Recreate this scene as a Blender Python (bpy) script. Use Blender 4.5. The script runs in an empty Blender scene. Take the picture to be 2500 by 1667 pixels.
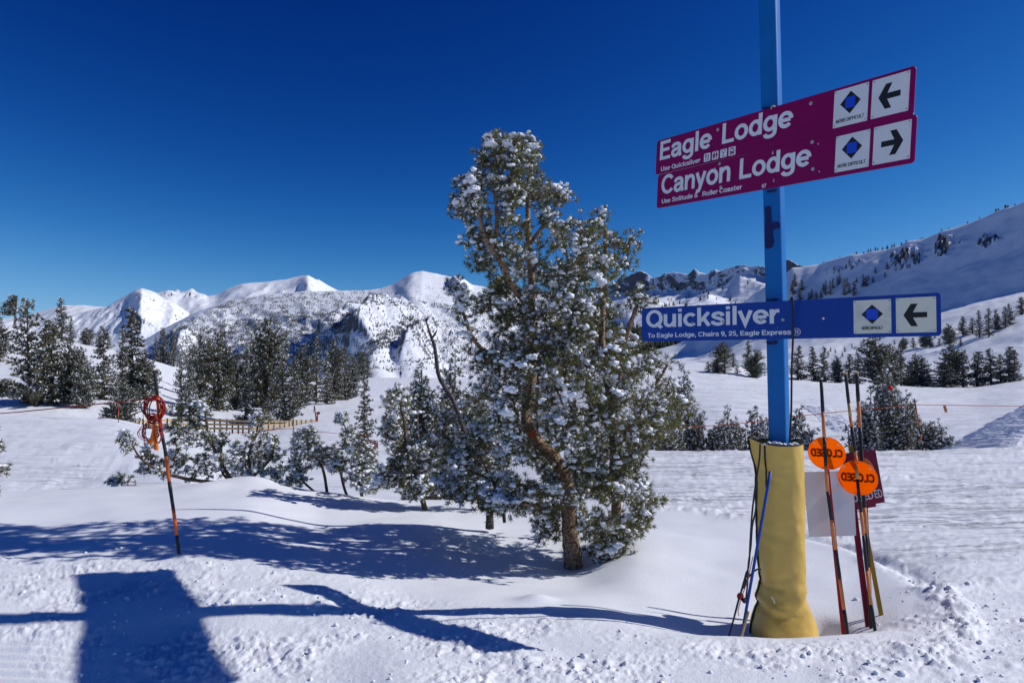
import bpy, bmesh, math, random
import numpy as np
from mathutils import Vector, Matrix

RND = random.Random(11)
rng = np.random.default_rng(11)
scene = bpy.context.scene
COL = scene.collection

# ------------------------------------------------------------------ camera, world, sun, exposure
EYE = 1.7
TILT = math.radians(2.3)
FPX = 2500 * 24.0 / 36.0
cam_data = bpy.data.cameras.new("camera")
cam_data.lens = 24.0
cam_data.sensor_width = 36.0
cam_data.clip_start = 0.05
cam_data.clip_end = 40000.0
cam = bpy.data.objects.new("camera", cam_data)
COL.objects.link(cam)
cam.location = (0, 0, EYE)
cam.rotation_euler = (math.pi / 2 + TILT, 0, 0)
scene.camera = cam

SUN_AZ = math.radians(86.5)      # clockwise from the view direction (+Y)
SUN_EL = math.radians(37.0)
world = bpy.data.worlds.new("World")
scene.world = world
world.use_nodes = True
wn = world.node_tree
wn.nodes.clear()
w_out = wn.nodes.new("ShaderNodeOutputWorld")
w_bg = wn.nodes.new("ShaderNodeBackground")
w_sky = wn.nodes.new("ShaderNodeTexSky")
w_sky.sky_type = 'NISHITA'
w_sky.sun_disc = False
w_sky.sun_elevation = SUN_EL
w_sky.sun_rotation = SUN_AZ
w_sky.altitude = 3000
w_sky.air_density = 1.0
w_sky.dust_density = 0.0
w_sky.ozone_density = 6.0
# deep polarised high-mountain blue: one contrast curve per channel over the whole sky
w_mul = wn.nodes.new("ShaderNodeVectorMath"); w_mul.operation = 'SCALE'; w_mul.inputs["Scale"].default_value = 0.1
w_sep = wn.nodes.new("ShaderNodeSeparateColor")
w_com = wn.nodes.new("ShaderNodeCombineColor")
wn.links.new(w_sky.outputs[0], w_mul.inputs[0])
wn.links.new(w_mul.outputs[0], w_sep.inputs[0])
for ch, (expo, gain, top) in enumerate(((3.9, 98.0, 0.28), (2.50, 6.5, 0.75), (1.70, 2.2, 1.55))):
    pw = wn.nodes.new("ShaderNodeMath"); pw.operation = 'POWER'; pw.inputs[1].default_value = expo
    ml = wn.nodes.new("ShaderNodeMath"); ml.operation = 'MULTIPLY'; ml.inputs[1].default_value = gain
    dv = wn.nodes.new("ShaderNodeMath"); dv.operation = 'MULTIPLY_ADD'; dv.inputs[1].default_value = 1.0 / top; dv.inputs[2].default_value = 1.0
    mn = wn.nodes.new("ShaderNodeMath"); mn.operation = 'DIVIDE'
    m10 = wn.nodes.new("ShaderNodeMath"); m10.operation = 'MULTIPLY'; m10.inputs[1].default_value = 10.0
    wn.links.new(w_sep.outputs[ch], pw.inputs[0]); wn.links.new(pw.outputs[0], ml.inputs[0])
    wn.links.new(ml.outputs[0], dv.inputs[0]); wn.links.new(ml.outputs[0], mn.inputs[0]); wn.links.new(dv.outputs[0], mn.inputs[1]); wn.links.new(mn.outputs[0], m10.inputs[0])
    wn.links.new(m10.outputs[0], w_com.inputs[ch])
w_bg.inputs["Strength"].default_value = 0.1
wn.links.new(w_com.outputs[0], w_bg.inputs["Color"])
wn.links.new(w_bg.outputs[0], w_out.inputs["Surface"])

sun_data = bpy.data.lights.new("sun", 'SUN')
sun_data.energy = 3.8
sun_data.angle = math.radians(0.5)
sun_data.color = (1.0, 0.975, 0.95)
sun = bpy.data.objects.new("sun", sun_data)
COL.objects.link(sun)
SUN_DIR = Vector((math.sin(SUN_AZ) * math.cos(SUN_EL), math.cos(SUN_AZ) * math.cos(SUN_EL), math.sin(SUN_EL)))
sun.rotation_euler = SUN_DIR.to_track_quat('Z', 'Y').to_euler()
sun.location = SUN_DIR * 50

scene.view_settings.view_transform = 'Standard'
scene.view_settings.look = 'None'
scene.view_settings.exposure = 0.0
scene.view_settings.gamma = 1.0
scene.view_settings.use_curve_mapping = False
scene.cycles.max_bounces = 6
scene.cycles.transparent_max_bounces = 12

# ------------------------------------------------------------------ helpers: projection
CT, ST = math.cos(TILT), math.sin(TILT)


def slope(py):
    b = (833.5 - py) / FPX
    return (ST + CT * b) / (CT - ST * b)


YK = 1.0    # distance factor of the group being built


def P(px, py, Y):
    """point on the photograph's ray through (px, py) at forward distance Y"""
    Y = Y * YK
    a = (px - 1250.0) / FPX
    b = (833.5 - py) / FPX
    d = Y / (CT - ST * b)
    return Vector((a * d, Y, EYE + d * (ST + CT * b)))


def proj(x, y, z):
    x = np.asarray(x, float); y = np.asarray(y, float); z = np.asarray(z, float) - EYE
    f = y * CT + z * ST
    u = -y * ST + z * CT
    return 1250 + FPX * x / f, 833.5 - FPX * u / f


# ------------------------------------------------------------------ helpers: noise
PERM = np.random.default_rng(5).permutation(256)
PERM = np.concatenate([PERM, PERM, PERM])
GA = np.random.default_rng(6).random(256) * 2 * np.pi
GX, GY = np.cos(GA), np.sin(GA)


def pn(x, y, seed=0):
    x = np.asarray(x, float) + seed * 17.31
    y = np.asarray(y, float) - seed * 9.77
    xi = np.floor(x); yi = np.floor(y)
    xf = x - xi; yf = y - yi
    xi = xi.astype(np.int64) & 255; yi = yi.astype(np.int64) & 255
    u = xf * xf * xf * (xf * (xf * 6 - 15) + 10)
    v = yf * yf * yf * (yf * (yf * 6 - 15) + 10)

    def g(ix, iy, dx, dy):
        h = PERM[PERM[ix] + iy]
        return GX[h] * dx + GY[h] * dy
    n00 = g(xi, yi, xf, yf)
    n10 = g(xi + 1, yi, xf - 1, yf)
    n01 = g(xi, yi + 1, xf, yf - 1)
    n11 = g(xi + 1, yi + 1, xf - 1, yf - 1)
    return 1.5 * ((n00 * (1 - u) + n10 * u) * (1 - v) + (n01 * (1 - u) + n11 * u) * v)


def fbm(x, y, octaves=4, seed=0, gain=0.5):
    s = 0; a = 1.0; f = 1.0
    for i in range(octaves):
        s = s + a * pn(x * f, y * f, seed + i)
        a *= gain; f *= 2.03
    return s


def ridged(x, y, octaves=5, seed=0, gain=0.5):
    s = 0; a = 1.0; f = 1.0
    for i in range(octaves):
        n = 1 - np.abs(pn(x * f, y * f, seed + i))
        s = s + a * (n * n - 0.6)
        a *= gain; f *= 2.07
    return s


def sstep(a, b, x):
    t = np.clip((x - a) / (b - a), 0, 1)
    return t * t * (3 - 2 * t)


# ------------------------------------------------------------------ helpers: meshes
def mesh_np(name, verts, faces, mats, midx=None, smooth=True):
    verts = np.asarray(verts, np.float32).reshape(-1, 3)
    faces = np.asarray(faces, np.int32)
    k = faces.shape[1]
    me = bpy.data.meshes.new(name)
    me.vertices.add(len(verts)); me.vertices.foreach_set("co", verts.ravel())
    me.loops.add(faces.size); me.loops.foreach_set("vertex_index", faces.ravel())
    me.polygons.add(len(faces))
    me.polygons.foreach_set("loop_start", np.arange(0, faces.size, k, dtype=np.int32))
    me.polygons.foreach_set("loop_total", np.full(len(faces), k, np.int32))
    for m in (mats if isinstance(mats, (list, tuple)) else [mats]):
        me.materials.append(m)
    if midx is not None:
        me.polygons.foreach_set("material_index", np.asarray(midx, np.int32))
    me.polygons.foreach_set("use_smooth", np.full(len(faces), bool(smooth)))
    me.update(calc_edges=True)
    return me


class MB:
    """collects pieces; build() links them as one mesh object"""
    def __init__(self):
        self.v = []; self.f = []; self.m = []; self.s = []

    def add(self, verts, faces, mi=0, smooth=False):
        o = len(self.v)
        self.v.extend([tuple(q) for q in verts])
        for q in faces:
            self.f.append([i + o for i in q]); self.m.append(mi); self.s.append(smooth)
        return self

    def box(self, c, ax, ay, az, mi=0):
        c = Vector(c); ax = Vector(ax); ay = Vector(ay); az = Vector(az)
        vs = [c + sx * ax + sy * ay + sz * az for sx in (-1, 1) for sy in (-1, 1) for sz in (-1, 1)]
        fs = [(0, 1, 3, 2), (4, 6, 7, 5), (0, 4, 5, 1), (2, 3, 7, 6), (0, 2, 6, 4), (1, 5, 7, 3)]
        return self.add(vs, fs, mi)

    def tube(self, pts, rad, n=8, mi=0, cap=True, smooth=True):
        v, f = tube_geo(pts, rad, n, cap)
        return self.add(v, f, mi, smooth)

    def prism(self, outline, O, U, V, N, t, mi=0, mi_side=None):
        """outline in (u, v), extruded t along N"""
        n = len(outline)
        front = [O + U * a + V * b + N * t for a, b in outline]
        back = [O + U * a + V * b for a, b in outline]
        fs = [tuple(range(n)), tuple(range(2 * n - 1, n - 1, -1))]
        self.add(front + back, fs, mi)
        sf = [(i, i + n, (i + 1) % n + n, (i + 1) % n) for i in range(n)]
        return self.add(front + back, sf, mi if mi_side is None else mi_side)

    def build(self, name, mats, parent=None, bevel=0):
        me = bpy.data.meshes.new(name)
        me.from_pydata(self.v, [], self.f)
        for m in (mats if isinstance(mats, (list, tuple)) else [mats]):
            me.materials.append(m)
        me.polygons.foreach_set("material_index", self.m)
        me.polygons.foreach_set("use_smooth", self.s)
        me.update()
        bm = bmesh.new(); bm.from_mesh(me)
        bmesh.ops.recalc_face_normals(bm, faces=bm.faces)
        bm.to_mesh(me); bm.free()
        return link(name, me, parent)


def tube_geo(pts, rad, n=8, cap=True):
    pts = [Vector(p) for p in pts]
    m = len(pts)
    if not hasattr(rad, '__len__'):
        rad = [rad] * m
    vs = []; fs = []
    prev = None
    for i, p in enumerate(pts):
        t = (pts[min(i + 1, m - 1)] - pts[max(i - 1, 0)])
        if t.length < 1e-9:
            t = Vector((0, 0, 1))
        t.normalize()
        if prev is None:
            a = Vector((0, 1, 0)) if abs(t.y) < 0.9 else Vector((1, 0, 0))
            s = t.cross(a).normalized()
        else:
            s = (prev - t * prev.dot(t))
            s = s.normalized() if s.length > 1e-6 else t.orthogonal().normalized()
        prev = s
        b = t.cross(s)
        for k in range(n):
            th = 2 * math.pi * k / n
            vs.append(p + (s * math.cos(th) + b * math.sin(th)) * rad[i])
    for i in range(m - 1):
        for k in range(n):
            a = i * n + k; c = i * n + (k + 1) % n
            fs.append((a, c, c + n, a + n))
    if cap:
        fs.append(tuple(range(n - 1, -1, -1)))
        fs.append(tuple(range((m - 1) * n, m * n)))
    return vs, fs


def link(name, me, parent=None):
    o = bpy.data.objects.new(name, me)
    COL.objects.link(o)
    if parent is not None:
        o.parent = parent
        if parent.parent is None:
            o.matrix_parent_inverse = Matrix.Translation(parent.location).inverted() if parent.type == 'EMPTY' else Matrix.Identity(4)
    return o


def tag(o, label=None, cat=None, group=None, kind=None):
    if label: o["label"] = label
    if cat: o["category"] = cat
    if group: o["group"] = group
    if kind: o["kind"] = kind
    return o


def empty(name, loc, label, cat, group=None):
    o = bpy.data.objects.new(name, None)
    COL.objects.link(o)
    o.location = loc
    o.empty_display_size = 0.2
    return tag(o, label, cat, group)


def copy_thing(o, loc, scale, rz, label, group=None):
    c = o.copy(); COL.objects.link(c)
    c.location = loc; c.scale = scale; c.rotation_euler = (0, 0, rz)
    c["label"] = label
    if group: c["group"] = group
    elif "group" in c: del c["group"]
    for ch in o.children:
        d = ch.copy(); COL.objects.link(d); d.parent = c
    return c


def smooth_path(pts, n=8):
    """Catmull-Rom through points of any dimension"""
    p = np.array([list(q) for q in pts], float)
    m = len(p)
    if m < 3:
        t = np.linspace(0, 1, n + 1)[:, None]
        return p[0] * (1 - t) + p[-1] * t
    e = np.vstack([2 * p[0] - p[1], p, 2 * p[-1] - p[-2]])
    out = []
    for i in range(m - 1):
        p0, p1, p2, p3 = e[i], e[i + 1], e[i + 2], e[i + 3]
        for k in range(n):
            t = k / n
            out.append(0.5 * (2 * p1 + (p2 - p0) * t + (2 * p0 - 5 * p1 + 4 * p2 - p3) * t * t + (3 * p1 - p0 - 3 * p2 + p3) * t ** 3))
    out.append(p[-1])
    return np.array(out)


# ------------------------------------------------------------------ materials
def mat(name, color, rough=0.6, var=0.0, vscale=8.0, bump=0.0, bscale=60.0, bdist=0.01, spec=0.3, color2=None, detail=4.0, lo=0.35, hi=0.65):
    m = bpy.data.materials.new(name)
    m.use_nodes = True
    nt = m.node_tree
    bs = nt.nodes["Principled BSDF"]
    bs.inputs["Base Color"].default_value = (*color, 1)
    bs.inputs["Roughness"].default_value = rough
    bs.inputs["Specular IOR Level"].default_value = spec
    if color2 is None and var > 0:
        color2 = tuple(c * (1 - var) for c in color)
    if color2 is not None or bump > 0:
        tc = nt.nodes.new("ShaderNodeTexCoord")
    if color2 is not None:
        nz = nt.nodes.new("ShaderNodeTexNoise")
        nz.inputs["Scale"].default_value = vscale
        nz.inputs["Detail"].default_value = detail
        rp = nt.nodes.new("ShaderNodeValToRGB")
        rp.color_ramp.elements[0].position = lo; rp.color_ramp.elements[0].color = (*color2, 1)
        rp.color_ramp.elements[1].position = hi; rp.color_ramp.elements[1].color = (*color, 1)
        nt.links.new(tc.outputs["Object"], nz.inputs["Vector"])
        nt.links.new(nz.outputs["Fac"], rp.inputs["Fac"])
        nt.links.new(rp.outputs["Color"], bs.inputs["Base Color"])
    if bump > 0:
        nb = nt.nodes.new("ShaderNodeTexNoise")
        nb.inputs["Scale"].default_value = bscale
        nb.inputs["Detail"].default_value = 5.0
        bp = nt.nodes.new("ShaderNodeBump")
        bp.inputs["Strength"].default_value = bump
        bp.inputs["Distance"].default_value = bdist
        nt.links.new(tc.outputs["Object"], nb.inputs["Vector"])
        nt.links.new(nb.outputs["Fac"], bp.inputs["Height"])
        nt.links.new(bp.outputs["Normal"], bs.inputs["Normal"])
    return m


M = {}
M['snow'] = mat("snow", (0.84, 0.86, 0.90), 0.6, 0.04, 3.0, 0.35, 70.0, 0.012, 0.25)
def ground_material():
    m = mat("groomed_snow", (0.84, 0.86, 0.90), 0.6, 0.03, 3.0, 0.35, 70.0, 0.012, 0.25)
    nt = m.node_tree
    bs = nt.nodes["Principled BSDF"]
    prev = next(n for n in nt.nodes if n.type == 'BUMP')
    tc = nt.nodes.new("ShaderNodeTexCoord")
    at = nt.nodes.new("ShaderNodeAttribute"); at.attribute_name = "groomed"
    for rot, sx, sy, seed in ((0.10, 0.55, 9.0, 0.0), (-0.16, 0.35, 5.0, 7.0)):
        mp = nt.nodes.new("ShaderNodeMapping")
        mp.inputs["Rotation"].default_value = (0, 0, rot)
        mp.inputs["Location"].default_value = (seed, seed * 3, 0)
        mp.inputs["Scale"].default_value = (sx, sy, 0.0)
        nz = nt.nodes.new("ShaderNodeTexNoise"); nz.inputs["Scale"].default_value = 1.0; nz.inputs["Detail"].default_value = 5.0; nz.inputs["Roughness"].default_value = 0.62
        rp = nt.nodes.new("ShaderNodeValToRGB")
        rp.color_ramp.elements[0].position = 0.36; rp.color_ramp.elements[1].position = 0.46
        bp = nt.nodes.new("ShaderNodeBump"); bp.inputs["Distance"].default_value = 0.055
        ms = nt.nodes.new("ShaderNodeMath"); ms.operation = 'MULTIPLY'; ms.inputs[1].default_value = 0.9
        nt.links.new(tc.outputs["Object"], mp.inputs[0]); nt.links.new(mp.outputs[0], nz.inputs["Vector"])
        nt.links.new(nz.outputs["Fac"], rp.inputs["Fac"]); nt.links.new(rp.outputs["Color"], bp.inputs["Height"])
        nt.links.new(at.outputs["Fac"], ms.inputs[0]); nt.links.new(ms.outputs[0], bp.inputs["Strength"])
        nt.links.new(prev.outputs["Normal"], bp.inputs["Normal"])
        prev = bp
    nt.links.new(prev.outputs["Normal"], bs.inputs["Normal"])
    return m


M['snow_soft'] = mat("snow_on_branches", (0.84, 0.86, 0.90), 0.7, 0.0, 1, 0.4, 45.0, 0.02, 0.2)
M['needles'] = mat("pine_needles", (0.165, 0.165, 0.055), 0.55, 0, 9.0, color2=(0.075, 0.090, 0.032), spec=0.35)
M['needles_far'] = mat("conifer_foliage", (0.155, 0.150, 0.090), 0.7, 0, 6.0, color2=(0.070, 0.080, 0.052), spec=0.2)
M['needles_dark'] = mat("dark_conifer_foliage", (0.105, 0.108, 0.072), 0.7, 0, 6.0, color2=(0.048, 0.056, 0.040), spec=0.2)
def let_through(m, col, f):
    nt = m.node_tree
    bs = nt.nodes["Principled BSDF"]; out = nt.nodes["Material Output"]
    tr = nt.nodes.new("ShaderNodeBsdfTranslucent"); tr.inputs[0].default_value = (*col, 1)
    mx = nt.nodes.new("ShaderNodeMixShader"); mx.inputs[0].default_value = f
    nt.links.new(bs.outputs[0], mx.inputs[1]); nt.links.new(tr.outputs[0], mx.inputs[2]); nt.links.new(mx.outputs[0], out.inputs[0])


M['needles_frosted'] = mat("frosted_distant_conifers", (0.20, 0.205, 0.20), 0.8, 0, 0.02, color2=(0.09, 0.095, 0.085), spec=0.1)
let_through(M['needles'], (0.22, 0.22, 0.05), 0.3)
let_through(M['needles_far'], (0.17, 0.17, 0.08), 0.25)
let_through(M['needles_dark'], (0.12, 0.12, 0.06), 0.2)
M['bark'] = mat("pale_bark", (0.42, 0.285, 0.185), 0.85, 0, 38.0, 0.8, 60.0, 0.02, 0.1, color2=(0.13, 0.085, 0.06), lo=0.38, hi=0.55)
M['bark_dark'] = mat("bark", (0.20, 0.14, 0.10), 0.85, 0, 20.0, 0.6, 50.0, 0.02, 0.1, color2=(0.08, 0.055, 0.04))
M['deadwood'] = mat("weathered_dead_wood", (0.12, 0.105, 0.10), 0.8, 0, 14.0, 0.8, 40.0, 0.02, 0.1, color2=(0.07, 0.06, 0.06))
M['twig'] = mat("twig_bark", (0.22, 0.155, 0.11), 0.85, 0.4, 12.0, spec=0.1)
M['pole_blue'] = mat("blue_painted_steel", (0.0, 0.13, 0.42), 0.5, 0.12, 5.0, 0.08, 25.0, 0.004, 0.25)
M['sign_maroon'] = mat("maroon_sign_face", (0.225, 0.001, 0.085), 0.45, 0.08, 3.0, spec=0.15)
M['sign_blue'] = mat("blue_sign_face", (0.003, 0.045, 0.30), 0.4, 0.1, 3.0, spec=0.25)
M['letter'] = mat("white_lettering", (0.72, 0.74, 0.78), 0.5, 0.05, 20)
M['plate'] = mat("white_plate", (0.70, 0.71, 0.72), 0.4, 0.06, 8)
M['plate_old'] = mat("yellowed_plate", (0.66, 0.66, 0.56), 0.45, 0, 9.0, color2=(0.52, 0.53, 0.47), lo=0.3, hi=0.5)
M['black'] = mat("black_print", (0.012, 0.012, 0.014), 0.5)
M['sym_blue'] = mat("blue_symbol", (0.01, 0.06, 0.55), 0.45)
M['steel'] = mat("bolt_steel", (0.42, 0.44, 0.44), 0.4, 0.3, 90, spec=0.6)
M['rust'] = mat("rust_and_primer", (0.006, 0.014, 0.10), 0.7, 0, 26.0, color2=(0.16, 0.05, 0.02), lo=0.30, hi=0.36)
M['pad'] = mat("yellow_vinyl", (0.70, 0.455, 0.09), 0.40, 0, 4.0, 0.10, 14.0, 0.008, 0.5, color2=(0.60, 0.385, 0.075))
M['trim'] = mat("black_webbing", (0.012, 0.012, 0.015), 0.7, 0.2, 50)
M['cord'] = mat("black_cord", (0.02, 0.02, 0.022), 0.6)
M['orange'] = mat("orange_paint", (0.72, 0.15, 0.03), 0.6, 0, 25, color2=(0.52, 0.10, 0.025))
M['orange_faded'] = mat("faded_orange_paint", (0.60, 0.22, 0.08), 0.65, 0, 30, color2=(0.45, 0.30, 0.12), lo=0.3, hi=0.45)
M['blackpaint'] = mat("black_paint", (0.02, 0.02, 0.024), 0.55, 0, 35, color2=(0.30, 0.22, 0.12), lo=0.24, hi=0.28)
M['bamboo'] = mat("bare_bamboo", (0.50, 0.36, 0.16), 0.6, 0.3, 30)
M['red_stake'] = mat("red_painted_wood", (0.42, 0.012, 0.02), 0.5, 0.2, 10)
M['maroon_stake'] = mat("maroon_painted_wood", (0.23, 0.012, 0.03), 0.5, 0.2, 10)
M['yellow_stake'] = mat("yellow_painted_wood", (0.50, 0.34, 0.02), 0.55, 0.2, 10)
M['blue_stick'] = mat("blue_paint", (0.01, 0.07, 0.36), 0.45, 0.2, 20)
M['board_white'] = mat("white_plastic_board", (0.78, 0.78, 0.80), 0.5, 0.03, 6)
M['board_maroon'] = mat("maroon_board", (0.21, 0.008, 0.03), 0.4, 0.15, 5)
M['rope'] = mat("red_rope", (0.46, 0.03, 0.02), 0.7, 0, 90.0, color2=(0.05, 0.01, 0.012), lo=0.42, hi=0.5)
M['rope_thin'] = mat("thin_red_rope", (0.40, 0.06, 0.04), 0.7)
M['ribbon'] = mat("orange_ribbon", (0.85, 0.20, 0.01), 0.5)
M['wood'] = mat("fence_wood", (0.52, 0.36, 0.17), 0.7, 0.3, 6)
M['post'] = mat("dark_fence_post", (0.06, 0.035, 0.025), 0.7, 0.3, 6)
M['red'] = mat("red_plastic", (0.6, 0.015, 0.01), 0.4)
M['pink'] = mat("pink_string", (0.6, 0.15, 0.16), 0.7)
M['jacket'] = mat("navy_jacket", (0.01, 0.025, 0.16), 0.7)
M['trousers'] = mat("black_trousers", (0.02, 0.02, 0.03), 0.7)


def disc_material():
    m = bpy.data.materials.new("translucent_orange_plastic")
    m.use_nodes = True
    nt = m.node_tree
    nt.nodes.clear()
    out = nt.nodes.new("ShaderNodeOutputMaterial")
    tr = nt.nodes.new("ShaderNodeBsdfTranslucent"); tr.inputs[0].default_value = (1.0, 0.115, 0.0, 1)
    df = nt.nodes.new("ShaderNodeBsdfDiffuse"); df.inputs[0].default_value = (1.0, 0.13, 0.0, 1)
    tp = nt.nodes.new("ShaderNodeBsdfTransparent"); tp.inputs[0].default_value = (1.0, 0.26, 0.02, 1)
    m1 = nt.nodes.new("ShaderNodeMixShader"); m1.inputs[0].default_value = 0.25
    m2 = nt.nodes.new("ShaderNodeMixShader"); m2.inputs[0].default_value = 0.12
    nt.links.new(tr.outputs[0], m1.inputs[1]); nt.links.new(df.outputs[0], m1.inputs[2])
    nt.links.new(m1.outputs[0], m2.inputs[1]); nt.links.new(tp.outputs[0], m2.inputs[2])
    nt.links.new(m2.outputs[0], out.inputs[0])
    return m


M['disc'] = disc_material()
M['disc_rim'] = mat('orange_plastic_edge', (1.0, 0.25, 0.01), 0.4)


def mountain_material(name, rock_lo, rock_hi, scale, rock=(0.105, 0.11, 0.125), bdist=6.0):
    """snow that leaves bare rock where the slope is steep and broken"""
    m = bpy.data.materials.new(name)
    m.use_nodes = True
    nt = m.node_tree
    bs = nt.nodes["Principled BSDF"]
    bs.inputs["Roughness"].default_value = 0.75
    bs.inputs["Specular IOR Level"].default_value = 0.1
    tc = nt.nodes.new("ShaderNodeTexCoord")
    ge = nt.nodes.new("ShaderNodeNewGeometry")
    sx = nt.nodes.new("ShaderNodeSeparateXYZ")
    nt.links.new(ge.outputs["True Normal"], sx.inputs[0])
    nz = nt.nodes.new("ShaderNodeTexNoise")
    nz.inputs["Scale"].default_value = scale; nz.inputs["Detail"].default_value = 8.0; nz.inputs["Roughness"].default_value = 0.65
    nt.links.new(tc.outputs["Object"], nz.inputs["Vector"])
    ma = nt.nodes.new("ShaderNodeMath"); ma.operation = 'MULTIPLY_ADD'
    ma.inputs[1].default_value = -0.55; ma.inputs[2].default_value = 0.275
    nt.links.new(nz.outputs["Fac"], ma.inputs[0])
    ad = nt.nodes.new("ShaderNodeMath"); ad.operation = 'ADD'
    nt.links.new(sx.outputs["Z"], ad.inputs[0]); nt.links.new(ma.outputs[0], ad.inputs[1])
    rp = nt.nodes.new("ShaderNodeValToRGB")
    rp.color_ramp.elements[0].position = rock_lo; rp.color_ramp.elements[0].color = (*rock, 1)
    rp.color_ramp.elements[1].position = rock_hi; rp.color_ramp.elements[1].color = (0.82, 0.85, 0.90, 1)
    nt.links.new(ad.outputs[0], rp.inputs["Fac"])
    nt.links.new(rp.outputs["Color"], bs.inputs["Base Color"])
    nb = nt.nodes.new("ShaderNodeTexNoise"); nb.inputs["Scale"].default_value = scale * 3; nb.inputs["Detail"].default_value = 6
    nt.links.new(tc.outputs["Object"], nb.inputs["Vector"])
    bp = nt.nodes.new("ShaderNodeBump"); bp.inputs["Strength"].default_value = 0.5; bp.inputs["Distance"].default_value = bdist
    nt.links.new(nb.outputs["Fac"], bp.inputs["Height"])
    nt.links.new(bp.outputs["Normal"], bs.inputs["Normal"])
    return m


# ------------------------------------------------------------------ the snow ground
# for each column (photograph x), (distance, height or ('p', photograph y))
def p_(py): return ('p', py)


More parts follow.
